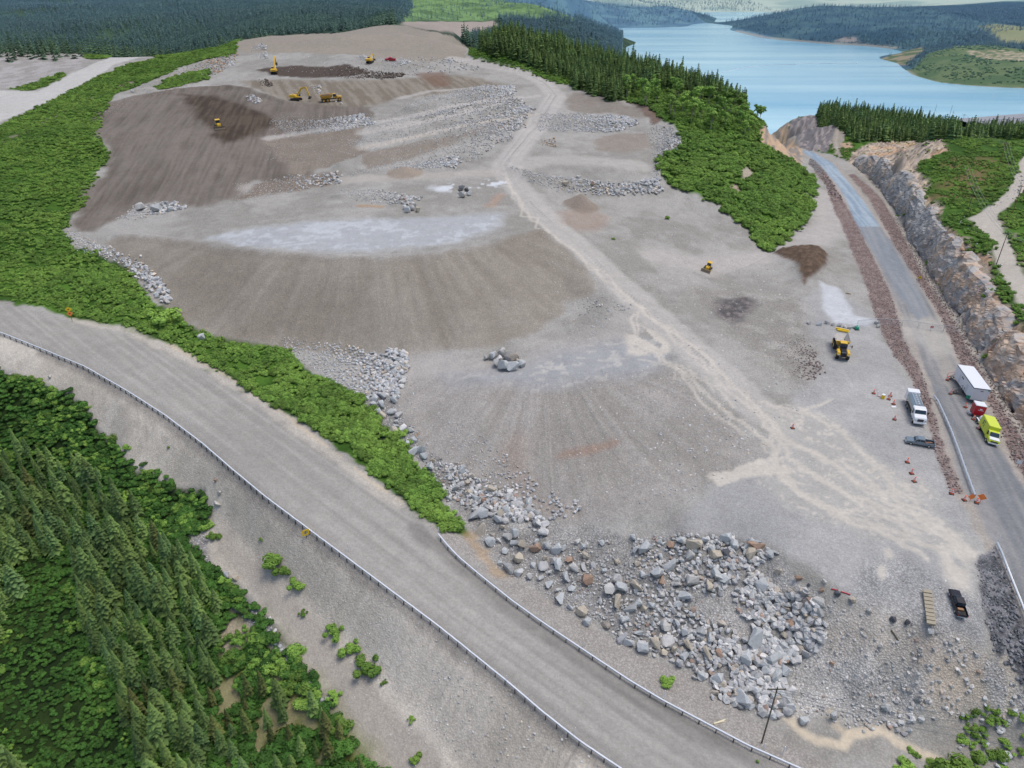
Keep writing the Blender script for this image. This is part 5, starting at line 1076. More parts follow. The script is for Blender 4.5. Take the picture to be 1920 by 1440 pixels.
for k, (px, py, w_) in enumerate([(1516,606,9),(1536,607,13),(1550,605,11),(1561,608,10),(1573,610,11),(1583,612,9),(1592,614,10),(1600,613,9),(1643,605,11),(1646,612,10)]): boulder(px, py, w_, 'p' if k % 3 else 'w', 'grey boulder in the line that closes the yard under the fence', 'boulders in the line across the yard')
for k, (px, py, w_, kd) in enumerate([(395,0,0,'p'),(464,183,7,'w'),(470,188,8,'g'),(485,191,6,'w'),(638,187,5,'w'),(640,194,6,'w'),(630,191,5,'w')]):
    if w_: boulder(px, py, w_, kd, 'pale stone lying on the upper slope near the loading machines', 'stones on the upper slope')
# the larger blocks of the spill, one by one
budget = 292 - NB
pz = sample(np.clip(Z1 * 1.0 + Z2 * .7 + Z3 * .7, 0, 1), 1.2, 71, 1.5, 6000)
rs = np.random.default_rng(9)
for x, y, z in pz[:budget]:
    s = 1.2 + 1.5 * rs.random() ** 2.0; kd = rs.choice(['g', 'g', 'b', 'b', 'w', 'g', 'b', 'y'] ) if rs.random() < .93 else 'r'
    m_ = BR[kd]; o = bpy.data.objects.new('boulder', m_[int(rs.integers(len(m_)))]); COL.objects.link(o)
    o.location = (x, y, z + s * .28); o.rotation_euler = (rs.normal(0, .45), rs.normal(0, .45), rs.random() * 6.28); o.scale = (s * rs.uniform(.9, 1.4), s, s)
    o['label'] = 'angular grey block in the crowded rock spill between the lower tip and the guardrail'; o['category'] = 'boulder'; o['group'] = 'blocks of the rock spill beside the right guardrail'

# ------------------------------------------------------------------ faces of the cutting, in broken ledges
def ledge_mat(name, a, b_, c_, d_):
    m = bpy.data.materials.new(name); nt = nodes_of(m); b = out_bsdf(nt, in_Roughness=.85); geo = N(nt, 'ShaderNodeNewGeometry')
    mp = N(nt, 'ShaderNodeMapping'); mp.inputs['Rotation'].default_value = (.5, .3, 0); mp.inputs['Scale'].default_value = (.35, .35, 1.2); nt.links.new(geo.outputs['Position'], mp.inputs[0])
    n1_ = noise_(nt, mp.outputs[0], .8, 5, .65); n2_ = noise_(nt, geo.outputs['Position'], .12, 3, .6)
    c = mix(nt, remap(nt, n1_, .35, .65), tuple(lin(a)), tuple(lin(b_))); c = mix(nt, remap(nt, n2_, .52, .64), c, tuple(lin(c_)))
    sep = N(nt, 'ShaderNodeSeparateXYZ'); nt.links.new(geo.outputs['Position'], sep.inputs[0])
    c = mix(nt, math_(nt, 'MULTIPLY', remap(nt, sep.outputs['Y'], 235, 195), remap(nt, noise_(nt, geo.outputs['Position'], .25, 4, .6), .42, .62)), c, tuple(lin(d_)))
    cr = voro(nt, mp.outputs[0], .5, 'DISTANCE_TO_EDGE'); c = mix(nt, remap(nt, cr.outputs['Distance'], .0, .05, .55, 0), c, (.08, .075, .07))
    nt.links.new(c, b.inputs['Base Color'])
    bp = N(nt, 'ShaderNodeBump'); bp.inputs['Strength'].default_value = .8; bp.inputs['Distance'].default_value = .5; nt.links.new(n1_, bp.inputs['Height']); nt.links.new(bp.outputs[0], b.inputs['Normal']); return m
M_LEDGE = ledge_mat('cut_rock', (158, 160, 161), (192, 187, 180), (208, 190, 170), (204, 174, 146))
def ledge_face(name, line, mat, label, seed, out=.9):
    # line: list of (x, y, height); a wall of blocks standing on the ground along it
    P_ = [Vector((x, y, 0)) for x, y, h in line]; Hh = [h for x, y, h in line]; seg = [(P_[i + 1] - P_[i]).length for i in range(len(P_) - 1)]; T = sum(seg)
    n = int(T / .45); m_ = 26; rows = []; V = []; F = []
    S_ = np.linspace(0, T - .01, n); A_ = np.zeros((n, m_ + 1)); 
    for i, s in enumerate(S_):
        k = 0; q = s
        while q > seg[k]: q -= seg[k]; k += 1
        t = q / seg[k]; p = P_[k].lerp(P_[k + 1], t); h = Hh[k] * (1 - t) + Hh[k + 1] * t; d = (P_[k + 1] - P_[k]).normalized(); nrm = Vector((-d.y, d.x, 0)); nrm = nrm if nrm.x < 0 else -nrm
        z0 = CAMZ - 79.5; hh_ = h * (.78 + .5 * float(vnoise(np.array([s / 6.0]), np.array([3.3]), seed + 9)[0]))
        for j in range(m_ + 1):
            w_ = j / m_; zz = w_ * hh_
            bx = math.floor(s / 3.1 + .5 * math.sin(zz * .9)); bz = math.floor((zz + s * .22) / 2.3)
            blk = float(_hash(np.array([bx]), np.array([bz]), seed)[0]); b2 = float(_hash(np.array([math.floor(s / 1.3 + .3 * zz)]), np.array([math.floor((zz - s * .3) / 1.0)]), seed + 1)[0])
            big = float(vnoise(np.array([s / 11.0]), np.array([zz / 14.0]), seed + 2)[0])
            off = out * (blk - .5) + .45 * (b2 - .5) + (big - .5) * 2.4 - w_ * w_ * 3.2 + .5
            c = p + nrm * (off - (1.2 if j == m_ else 0)); V.append((c.x, c.y, z0 - .4 + zz + (blk - .5) * .3))
        c2 = p - nrm * 8; V.append((c2.x, c2.y, z0 + h - 1.0))
    for i in range(n - 1):
        for j in range(m_ + 1):
            a = i * (m_ + 2) + j; F.append((a, a + 1, a + m_ + 3, a + m_ + 2))
    me = mesh_np(name, V, F, mat); o = bpy.data.objects.new(name, me); COL.objects.link(o); o['kind'] = 'structure'; return o
ledge_face('rock_face', WALLXY, M_LEDGE, '', 5)
# ------------------------------------------------------------------ small shape kit for vehicles and site furniture
def paintm(name, col, rough=.35, metal=0.0, dirt=.25, spec=.5):
    m = bpy.data.materials.new(name); nt = nodes_of(m); b = out_bsdf(nt, in_Roughness=rough, in_Metallic=metal); b.inputs['Specular IOR Level'].default_value = spec
    geo = N(nt, 'ShaderNodeNewGeometry'); n_ = noise_(nt, geo.outputs['Position'], 2.5, 5, .65)
    c = mix(nt, remap(nt, n_, .45, .75, 0, dirt), tuple(lin(col)), tuple(lin((150, 138, 122)))); nt.links.new(c, b.inputs['Base Color']); return m
Y_ = paintm('machine_yellow', (236, 190, 44)); YD = paintm('dusty_yellow', (206, 160, 52), dirt=.5); WH = paintm('white_paint', (236, 238, 240), dirt=.06); BK = paintm('black_rubber', (34, 34, 36), .8, dirt=.35)
GLS = paintm('window_glass', (50, 66, 78), .08, 0, 0); DG = paintm('dark_steel', (66, 66, 68), .6); SIL = paintm('polished_tank', (176, 186, 190), .28, .75, .08); STL = paintm('galvanised_steel', (196, 202, 206), .4, .3, .1)
RED = paintm('red_paint', (196, 20, 42), dirt=.05); LIME = paintm('lime_paint', (214, 226, 62), dirt=.03); GREYP = paintm('grey_paint', (128, 142, 150), .3, .3, .12); NAVY = paintm('black_paint', (26, 28, 40), .2, .2, .06)
ORG = paintm('orange_plastic', (255, 122, 84), .6, 0, .03); GRN = paintm('green_paint', (28, 168, 132), .5, 0, .05); RIM = paintm('wheel_rim', (190, 190, 188), .4, .4); BODY = paintm('dump_body_steel', (188, 184, 178), .5, .2, .3); BLADE = paintm('blade_steel', (150, 134, 112), .5, .3, .5)
SOIL = paintm('soil_load', (98, 84, 70), .95); WOOD = paintm('weathered_timber', (176, 166, 144), .85, 0, .3); POLE_M = paintm('pole_timber', (98, 92, 76), .85, 0, .2); POLE_O = paintm('orange_pole_timber', (150, 112, 76), .85); LOGO = paintm('blue_lettering', (24, 60, 110), .5, 0, 0); REDL = paintm('red_lamp', (190, 30, 24), .3, 0, 0)
SIGNY = paintm('sign_yellow', (250, 206, 24), .5, 0, .02); SIGNO = paintm('sign_orange', (255, 146, 70), .5, 0, .02); CONC = paintm('concrete', (170, 168, 162), .9)
class G:
    def __init__(s): s.bm = bmesh.new()
    def poly(s, V, F):
        v = [s.bm.verts.new(p) for p in V]
        for f in F: s.bm.faces.new([v[i] for i in f])
        return s
    def fr(s, x0, x1, y0, y1, z0, z1, ix0=0, ix1=0, iy=0):
        return s.poly([(x0, y0, z0), (x1, y0, z0), (x1, y1, z0), (x0, y1, z0), (x0 + ix0, y0 + iy, z1), (x1 - ix1, y0 + iy, z1), (x1 - ix1, y1 - iy, z1), (x0 + ix0, y1 - iy, z1)],
                      [(3, 2, 1, 0), (4, 5, 6, 7), (0, 1, 5, 4), (1, 2, 6, 5), (2, 3, 7, 6), (3, 0, 4, 7)])
    def box(s, c, d, rot=None):
        b0 = [Vector((a * d[0] / 2, b * d[1] / 2, e * d[2] / 2)) for e in (-1, 1) for a, b in ((-1, -1), (1, -1), (1, 1), (-1, 1))]
        if rot: M = Matrix.Rotation(rot[1], 3, rot[0]); b0 = [M @ v for v in b0]
        return s.poly([Vector(c) + v for v in b0], [(3, 2, 1, 0), (4, 5, 6, 7), (0, 1, 5, 4), (1, 2, 6, 5), (2, 3, 7, 6), (3, 0, 4, 7)])
    def prism(s, prof, y0, y1, iy=0):
        n = len(prof); V = [(x, y0, z) for x, z in prof] + [(x, y1, z) for x, z in prof]
        return s.poly(V, [tuple(range(n)), tuple(range(2 * n - 1, n - 1, -1))] + [(k, k + n, (k + 1) % n + n, (k + 1) % n) for k in range(n)])
    def cyl(s, p, q, r, n=14, r2=None):
        p, q = Vector(p), Vector(q); d = (q - p).normalized(); u = d.orthogonal().normalized(); v = d.cross(u); r2 = r if r2 is None else r2
        V = [p + (u * math.cos(k * 6.2832 / n) + v * math.sin(k * 6.2832 / n)) * r for k in range(n)] + [q + (u * math.cos(k * 6.2832 / n) + v * math.sin(k * 6.2832 / n)) * r2 for k in range(n)]
        return s.poly(V, [tuple(range(n))[::-1], tuple(range(n, 2 * n))] + [(k, (k + 1) % n, (k + 1) % n + n, k + n) for k in range(n)])
    def bar(s, p, q, w, h=None):
        p, q = Vector(p), Vector(q); d = q - p; M = d.to_track_quat('X', 'Z').to_matrix(); h = h or w; L = d.length
        V = [p + M @ Vector((a * L, b * w / 2, c * h / 2)) for a in (0, 1) for b, c in ((-1, -1), (1, -1), (1, 1), (-1, 1))]
        return s.poly(V, [(0, 1, 2, 3), (7, 6, 5, 4), (0, 4, 5, 1), (1, 5, 6, 2), (2, 6, 7, 3), (3, 7, 4, 0)])
    def mesh(s, name, mat, bevel=.04):
        bmesh.ops.recalc_face_normals(s.bm, faces=s.bm.faces)
        if bevel: 
            try: bmesh.ops.bevel(s.bm, geom=[e for e in s.bm.edges if len(e.link_faces) == 2 and e.calc_face_angle(0) > .6], offset=bevel, segments=1, affect='EDGES', clamp_overlap=True)
            except Exception: pass
        me = bpy.data.meshes.new(name); s.bm.to_mesh(me); s.bm.free(); me.materials.append(mat); return me
def pt_(g, name, mat, parent, bevel=.04, loc=(0, 0, 0), label=None):
    o = part(name, g.mesh(name, mat, bevel), parent, loc)
    if label: o['label'] = label
    return o
def wheels(t, spots, r, w, rim=RIM):
    tm = G().cyl((0, -w / 2, 0), (0, w / 2, 0), r, 20).mesh('wheel', BK, .05); rm = G().cyl((0, -w / 2 - .02, 0), (0, w / 2 + .02, 0), r * .55, 14).mesh('rim', rim, 0)
    for x, y in spots:
        o = part('wheel', tm, t, (x, y, r)); part('rim', rm, o)
def put(name, label, cat, c, rear=None, front=None, group=None, s=1.0, lift=0.0, level=True):
    p = at(*c); a = 0.0
    if rear: r_, f_ = at(*rear), at(*front); a = math.atan2(f_.y - r_.y, f_.x - r_.x)
    t = thing(name, label, cat, p + Vector((0, 0, lift)), a, group, s)
    e = 1.6; n = Vector((float(zat(p.x - e, p.y) - zat(p.x + e, p.y)) / (2 * e), float(zat(p.x, p.y - e) - zat(p.x, p.y + e)) / (2 * e), 1)).normalized()
    if level:
        q = Vector((0, 0, 1)).rotation_difference(n); t.rotation_mode = 'QUATERNION'; t.rotation_quaternion = q @ Matrix.Rotation(a, 3, 'Z').to_quaternion()
    return t

def pickup(label, c, rear, front, mat, load=None, s=1.0):
    t = put('pickup_truck', label, 'pickup', c, rear, front, s=s)
    g = G().prism([(-2.95, .45), (2.85, .45), (2.9, .75), (2.8, 1.02), (1.45, 1.16), (.9, 1.16), (-.95, 1.16), (-.95, .72), (-2.95, .72)], -.98, .98)
    g.fr(-2.95, -.95, .86, .98, .7, 1.18); g.fr(-2.95, -.95, -.98, -.86, .7, 1.18); g.fr(-2.98, -2.88, -.98, .98, .6, 1.18)
    b = pt_(g, 'body', mat, t, .05)
    pt_(G().fr(-1.0, 1.35, -.92, .92, 1.14, 1.86, .22, .72, .14), 'cab', mat, t, .05)
    pt_(G().poly([(1.30, -.80, 1.20), (1.30, .80, 1.20), (.60, .70, 1.77), (.60, -.70, 1.77)], [(0, 1, 2, 3)]), 'windscreen', GLS, t, 0, (.03, 0, .02))
    pt_(G().poly([(-.98, -.72, 1.25), (-.98, .72, 1.25), (-.82, .64, 1.7), (-.82, -.64, 1.7)], [(3, 2, 1, 0)]), 'rear_window', GLS, t, 0, (-.03, 0, 0))
    for sy in (-1, 1):
        w_ = pt_(G().poly([(-.85, sy * .905, 1.24), (.1, sy * .905, 1.24), (.1, sy * .79, 1.70), (-.72, sy * .79, 1.70)], [(0, 1, 2, 3)]), 'side_window', GLS, t, 0, (0, sy * .02, 0))
        pt_(G().poly([(.18, sy * .905, 1.24), (1.12, sy * .905, 1.24), (.55, sy * .79, 1.70), (.18, sy * .79, 1.70)], [(0, 1, 2, 3)]), 'side_window', GLS, t, 0, (0, sy * .02, 0))
        pt_(G().box((1.0, sy * 1.1, 1.25), (.12, .22, .2)), 'wing_mirror', BK, t, .02)
        pt_(G().box((-2.99, sy * .88, .98), (.06, .14, .3)), 'tail_lamp', REDL, t, .01); pt_(G().box((2.86, sy * .75, .86), (.08, .34, .18)), 'headlight', STL, t, .01)
    pt_(G().fr(-2.86, -1.0, -.85, .85, .73, .76), 'bed_liner', BK, t, 0)
    pt_(G().box((2.9, 0, .55), (.14, 1.9, .22)), 'front_bumper', STL, t, .03); pt_(G().box((-3.03, 0, .58), (.14, 1.8, .18)), 'rear_bumper', STL, t, .03)
    wheels(t, [(1.85, .86), (1.85, -.86), (-1.85, .86), (-1.85, -.86)], .4, .28)
    return t
tp = pickup('grey extended cab pickup with an open black bed parked across behind the tanker truck', (1723,833), (1748,836), (1699,828), GREYP, s=.84)
b_ = G().bar((-2.6, -.3, .85), (-1.2, .2, .86), .3, .1).mesh('plank', paintm('brown_plank', (150, 98, 66)), .01); o = bpy.data.objects.new('plank', b_); COL.objects.link(o); o.matrix_world = tp.matrix_world
o.parent = None; bpy.context.view_layer.update(); o.matrix_world = tp.matrix_world.copy(); o['label'] = 'brown plank lying in the bed of the grey pickup'; o['category'] = 'plank'
tb = pickup('black pickup truck parked alone on the gravel apron beside the timber mats', (1793,1134), (1799,1150), (1786,1114), NAVY, s=.74)
bpy.context.view_layer.update()
o = bpy.data.objects.new('toolbox', G().box((-1.5, .1, .9), (.5, 1.1, .3)).mesh('toolbox', paintm('brown_box', (150, 104, 60)), .02)); COL.objects.link(o); o.matrix_world = tb.matrix_world.copy(); o['label'] = 'brown and white box in the bed of the black pickup'; o['category'] = 'box'
pickup('small red pickup far away on the hill top behind a rubble heap', (732,114), (742,114.5), (722,113), RED)

# ---- tanker truck
t = put('tanker_truck', 'white tanker truck with a polished silver tank, parked beside the riprap', 'tanker truck', (1714,776), (1702,748), (1721,800))
pt_(G().fr(-5.6, 5.2, -.5, .5, .75, 1.0), 'chassis', DG, t, .03)
pt_(G().prism([(2.6, .8), (3.0, .8), (5.3, .8), (5.35, 1.5), (5.1, 1.9), (4.0, 2.1), (3.6, 2.9), (2.0, 2.98), (1.9, .8)], -1.15, 1.15), 'cab', WH, t, .1)
pt_(G().poly([(4.02, -1.0, 2.12), (4.02, 1.0, 2.12), (3.66, .95, 2.82), (3.66, -.95, 2.82)], [(0, 1, 2, 3)]), 'windscreen', GLS, t, 0, (.04, 0, .02))
for sy in (-1, 1):
    pt_(G().poly([(2.5, sy * 1.16, 2.05), (3.75, sy * 1.16, 2.05), (3.5, sy * 1.16, 2.75), (2.5, sy * 1.16, 2.75)], [(0, 1, 2, 3)]), 'side_window', GLS, t, 0, (0, sy * .02, 0))
    pt_(G().box((3.75, sy * 1.42, 2.3), (.12, .16, .6)), 'wing_mirror', BK, t, .02); pt_(G().box((5.3, sy * .9, 1.3), (.1, .3, .25)), 'headlight', STL, t, .02)
    pt_(G().fr(-3.6, 1.6, sy * 1.1 - .12, sy * 1.1 + .12, .7, 1.1), 'side_skirt', DG, t, .03)
pt_(G().box((5.37, 0, 1.35), (.06, 1.1, .55)), 'grille', DG, t, .01); pt_(G().box((5.4, 0, .78), (.25, 2.3, .35)), 'front_bumper', WH, t, .05)
g = G(); prof = [(math.cos(a) * 1.22, 2.05 + math.sin(a) * .98) for a in np.linspace(0, 6.2832, 25)[:-1]]
g.poly([(x, y, z) for x in (-3.7, 1.7) for y, z in prof], [tuple(range(24)), tuple(range(47, 23, -1))] + [(k, (k + 1) % 24, (k + 1) % 24 + 24, k + 24) for k in range(24)])
tk = pt_(g, 'tank', SIL, t, .06)
for k in range(6): part('manhole', G().cyl((-3.2 + k * .9, .05, 2.9), (-3.2 + k * .9, .05, 3.15), .22, 12).mesh('manhole', STL, .02), tk)
for sy in (-.55, .65): part('walkway_rail', G().bar((-3.6, sy, 3.1), (1.6, sy, 3.1), .1).mesh('walkway_rail', STL, .01), tk)
pt_(G().fr(-5.8, -3.8, -1.2, 1.2, 1.05, 3.1, .1, .05, .05), 'rear_cabinet', WH, t, .06)
pt_(G().box((-5.9, 0, .8), (.2, 2.3, .2)), 'rear_bumper', STL, t, .03)
wheels(t, [(4.1, 1.0), (4.1, -1.0), (-2.1, 1.0), (-2.1, -1.0), (-3.4, 1.0), (-3.4, -1.0)], .52, .34)

# ---- lime service truck
t = put('box_truck', 'lime yellow box truck with a blue emblem, parked on the paved road', 'box truck', (1850,818), (1841,803), (1856,832))
pt_(G().fr(-3.4, 1.2, -1.1, 1.1, .75, 2.95), 'cargo_box', LIME, t, .08); pt_(G().fr(-3.3, 3.4, -.7, .7, .45, .75), 'chassis', DG, t, .03)
pt_(G().prism([(1.2, .5), (3.6, .5), (3.65, 1.0), (3.45, 1.3), (2.55, 1.45), (1.9, 2.2), (1.2, 2.25)], -1.0, 1.0), 'cab', LIME, t, .08)
pt_(G().prism([(2.6, 1.42), (3.5, 1.27), (3.52, 1.33), (2.62, 1.5)], -.85, .85), 'bonnet', WH, t, .02)
pt_(G().poly([(2.56, -.85, 1.5), (2.56, .85, 1.5), (1.98, .8, 2.16), (1.98, -.8, 2.16)], [(0, 1, 2, 3)]), 'windscreen', GLS, t, 0, (.05, 0, .02))
pt_(G().box((3.66, 0, .95), (.05, 1.3, .3)), 'grille', DG, t, .01); pt_(G().box((3.68, 0, .6), (.15, 1.95, .25)), 'front_bumper', WH, t, .03)
for sy in (-1, 1):
    pt_(G().poly([(1.4, sy * 1.01, 1.5), (2.35, sy * 1.01, 1.5), (1.85, sy * 1.01, 2.1), (1.4, sy * 1.01, 2.1)], [(0, 1, 2, 3)]), 'side_window', GLS, t, 0, (0, sy * .02, 0))
    pt_(G().box((2.2, sy * 1.28, 1.75), (.1, .24, .3)), 'wing_mirror', BK, t, .02)
    g = G().box((-1.3, sy * 1.115, 2.4), (1.0, .02, .12)); g.box((-1.75, sy * 1.115, 2.0), (.14, .02, .8)); g.box((-1.4, sy * 1.115, 1.95), (.6, .02, .12)); g.box((-.9, sy * 1.115, 1.7), (.14, .02, .5)); pt_(g, 'emblem', LOGO, t, 0)
wheels(t, [(2.6, .92), (2.6, -.92), (-2.0, .92), (-2.0, -.92)], .42, .3)

# ---- office trailer
t = put('office_trailer', 'long white office trailer with a dark roof seam beside the paved road', 'trailer', (1814,735), (1789,699), (1832,761))
HX = 5.2
pt_(G().fr(-HX, HX, -1.65, 1.65, .95, 3.7), 'wall', WH, t, .03); pt_(G().fr(-HX - .06, HX + .06, -1.71, 1.71, 3.68, 3.78), 'roof_trim', DG, t, 0); pt_(G().fr(-HX - .02, HX + .02, -1.66, 1.66, 3.77, 3.9), 'roof', WH, t, .02)
pt_(G().fr(-HX, HX, -.9, .9, .6, .95), 'chassis', DG, t, 0)
for x in (-2.0, 2.4): pt_(G().box((x, -1.67, 2.0), (.9, .03, 2.0)), 'door', paintm('trailer_door', (216, 222, 228), dirt=.05), t, .01)
for x in (-1.0, -.4): pt_(G().box((x, -1.67, 2.9), (.35, .03, .35)), 'vent', DG, t, 0)
pt_(G().box((HX + .02, .1, 3.2), (.03, .5, .15)), 'nameplate', DG, t, 0); pt_(G().box((HX + .02, 1.4, 3.5), (.03, .4, .2)), 'green_sticker', GRN, t, 0)
g = G().bar((HX, -.8, .75), (HX + 1.6, 0, .7), .15); g.bar((HX, .8, .75), (HX + 1.6, 0, .7), .15); pt_(g, 'drawbar', DG, t, .01)
wheels(t, [(-.6, 1.3), (-.6, -1.3), (.4, 1.3), (.4, -1.3)], .4, .25)
for (px, py, l) in ((1780,711,'upper'), (1790,738,'lower')):
    s_ = put('entry_steps', 'dark steel entry steps at the ' + l + ' door of the white trailer', 'steps', (px + 6, py), (1789,699), (1832,761))
    g = G()
    for k in range(4): g.box((0, -.9 + .45 * k, .2 + .22 * k), (1.0, .42, .06))
    for sx in (-.5, .5): g.bar((sx, -1.1, .1), (sx, .6, .95), .07)
    pt_(g, 'treads', DG, s_, 0); g = G()
    for sx in (-.5, .5): g.bar((sx, -1.1, 1.1), (sx, .6, 1.9), .05); g.bar((sx, -1.1, .1), (sx, -1.1, 1.1), .05); g.bar((sx, .6, .9), (sx, .6, 1.9), .05)
    pt_(g, 'handrail', RED if l == 'upper' else DG, s_, 0)

# ---- red portable cabin on a small trailer
t = put('portable_cabin', 'red portable cabin with a white roof on a small trailer behind the lime truck', 'portable toilet', (1829,779), (1822,768), (1834,788))
pt_(G().fr(-1.1, 1.1, -1.0, 1.0, .6, 2.7), 'wall', RED, t, .04); pt_(G().fr(-1.16, 1.16, -1.06, 1.06, 2.7, 2.86, .1, .1, .1), 'roof', WH, t, .03)
pt_(G().box((-.1, -1.01, 1.6), (.9, .03, 1.8)), 'door', paintm('red_door', (170, 26, 40)), t, .01)
g = G().box((1.12, .1, 2.0), (.02, .45, .22)); g.box((1.12, .1, 1.75), (.02, 1.0, .08)); pt_(g, 'lettering', WH, t, 0)
g = G().fr(-1.4, 1.5, -.9, .9, .45, .6); g.bar((1.5, 0, .5), (2.4, 0, .5), .12); pt_(g, 'trailer_frame', DG, t, .01); pt_(G().fr(-.6, .6, -1.5, -1.0, .2, .6), 'step', STL, t, .02)
wheels(t, [(-.2, 1.05), (-.2, -1.05)], .32, .2)
t = put('water_trailer', 'small white tank trailer between the red cabin and the lime truck', 'tank trailer', (1841,795), (1835,786), (1846,803))
pt_(G().fr(-1.0, 1.0, -.85, .85, .75, 1.7, .25, .25, .25), 'tank', WH, t, .25); pt_(G().fr(-1.1, 1.5, -.7, .7, .5, .62), 'trailer_frame', DG, t, .01)
for sy in (-1, 1): pt_(G().prism([(-.9, .6), (-.7, .95), (.7, .95), (.9, .6), (.7, .88), (-.7, .88)], sy * 1.1 - .15, sy * 1.1 + .15), 'mudguard', WH, t, .01)
wheels(t, [(-.4, 1.05), (-.4, -1.05), (.4, 1.05), (.4, -1.05)], .33, .22)

# ---- articulated dump trucks
def dumper(label, c, rear, front, Y, load, s=1.0):
    t = put('articulated_dump_truck', label, 'dump truck', c, rear, front, s=s)
    pt_(G().fr(-4.9, 4.6, -.45, .45, 1.0, 1.35), 'chassis', DG, t, .03)
    pt_(G().prism([(2.2, 1.2), (5.0, 1.05), (5.1, 1.6), (4.8, 2.15), (2.5, 2.55), (2.2, 2.55)], -.62, .62), 'bonnet', NAVY if not load else Y, t, .08)
    for sy in (-1, 1):
        pt_(G().fr(2.6, 4.95, sy * 1.05 - .42, sy * 1.05 + .42, 1.4, 2.15, .15, .35, .1), 'front_fender', Y, t, .1); pt_(G().box((5.0, sy * 1.1, 1.55), (.1, .35, .25)), 'headlight', STL, t, .02)
        pt_(G().bar((2.4, sy * 1.2, 2.9), (2.5, sy * 1.75, 3.0), .08), 'mirror_arm', BK, t, 0); pt_(G().box((2.5, sy * 1.8, 2.8), (.12, .2, .7)), 'wing_mirror', BK, t, .02)
    pt_(G().fr(.9, 2.45, -.8, .8, 1.5, 2.2, 0, 0, 0), 'cab_base', Y, t, .05); pt_(G().fr(.9, 2.45, -.8, .8, 2.2, 3.3, .08, .2, .08), 'cab_glass', GLS, t, .04); pt_(G().fr(.85, 2.4, -.82, .82, 3.3, 3.48, .05, .05, .05), 'cab_roof', Y, t, .05)
    g = G(); w0, w1 = 1.0, 1.65
    prof = [(-5.0, 2.3), (-4.4, 1.75), (-.3, 1.75), (.5, 2.6), (.6, 3.0)]
    for sy in (-1, 1): g.poly([(-5.3, sy * w1, 3.1), (-4.4, sy * w0, 1.75), (-.3, sy * w0, 1.75), (.7, sy * w1, 3.25), (-5.3, sy * (w1 + .12), 3.1), (-4.4, sy * (w0 + .12), 1.65), (-.3, sy * (w0 + .12), 1.65), (.75, sy * (w1 + .12), 3.28)], [(0, 1, 2, 3), (7, 6, 5, 4), (0, 3, 7, 4), (1, 0, 4, 5), (2, 1, 5, 6), (3, 2, 6, 7)])
    pt_(g, 'body_side', BODY if not load else YD, t, 0)
    pt_(G().poly([(-4.4, -w0, 1.75), (-.3, -w0, 1.75), (-.3, w0, 1.75), (-4.4, w0, 1.75), (-5.3, -w0, 2.5), (-5.3, w0, 2.5)], [(0, 1, 2, 3), (4, 0, 3, 5)]), 'body_floor', BODY, t, 0)
    g = G().poly([(-.3, -w0, 1.75), (-.3, w0, 1.75), (.7, w1, 3.25), (.7, -w1, 3.25), (-.15, -w0, 1.65), (-.15, w0, 1.65), (.85, w1, 3.2), (.85, -w1, 3.2)], [(0, 1, 2, 3), (7, 6, 5, 4), (3, 2, 6, 7), (0, 3, 7, 4), (1, 5, 6, 2), (0, 4, 5, 1)]); pt_(g, 'headboard', Y, t, 0)
    if load: pt_(G().fr(-5.0, .5, -1.5, 1.5, 2.3, 3.3, 1.0, .9, .8), 'soil_load', SOIL, t, .2)
    wheels(t, [(3.7, 1.15), (3.7, -1.15), (-1.7, 1.2), (-1.7, -1.2), (-3.6, 1.2), (-3.6, -1.2)], .92, .65, Y)
    return t
dumper('empty yellow articulated dump truck with a dark bonnet parked in the yard', (1575,660), (1570,644), (1577,676), Y_, False)
dumper('dusty loaded articulated dump truck standing beside the excavator on the upper slope', (622,190), (604,191), (641,188), YD, True)

# ---- excavators
def excavator(label, c, heading, boom, s=1.0, Y=Y_):
    p = at(*c); t = thing('excavator', label, 'excavator', p, heading, None, s)
    for sy in (-1, 1):
        g = G().prism([(-2.3, .45), (-2.0, .0), (2.0, .0), (2.3, .45), (2.0, .95), (-2.0, .95)], sy * 1.25 - .3, sy * 1.25 + .3); pt_(g, 'track', BK, t, .06)
    pt_(G().fr(-1.0, 1.0, -1.0, 1.0, .5, 1.15), 'undercarriage', DG, t, .04)
    pt_(G().prism([(-2.9, 1.2), (1.7, 1.2), (1.8, 1.7), (.5, 1.8), (.4, 2.35), (-2.7, 2.35), (-3.0, 1.9)], -1.35, 1.35), 'upper_body', Y, t, .12)
    pt_(G().box((-3.02, 0, 1.75), (.06, 2.3, .5)), 'counterweight', Y, t, .05); pt_(G().box((-3.06, 0, 1.8), (.03, 1.5, .2)), 'lettering', DG, t, 0)
    pt_(G().fr(.2, 1.75, .35, 1.3, 1.5, 3.0, .08, .25, .06), 'cab', GLS, t, .05); pt_(G().fr(.2, 1.6, .32, 1.33, 3.0, 3.12), 'cab_roof', Y, t, .03); pt_(G().fr(-1.6, -.6, -.9, -.1, 2.35, 2.6), 'engine_cover', Y, t, .05)
    a, b, e, f = boom
    g = G().bar(a, b, .5, .75); g.bar(b, e, .45, .65); pt_(g, 'boom', Y, t, .05); pt_(G().bar(e, f, .38, .5), 'stick', Y, t, .04)
    pt_(G().cyl((a[0] + .6, a[1] - .3, a[2]), ((b[0] + a[0]) / 2 + .6, a[1] - .3, (a[2] + b[2]) / 2), .1, 8), 'hydraulic_cylinder', STL, t, 0)
    fx, fy, fz = f
    pt_(G().prism([(fx - .2, fz + .3), (fx + .5, fz + .1), (fx + .6, fz - .6), (fx - .1, fz - 1.2), (fx - .8, fz - 1.1), (fx - .4, fz - .5)], fy - .6, fy + .6), 'bucket', DG, t, .05)
    return t
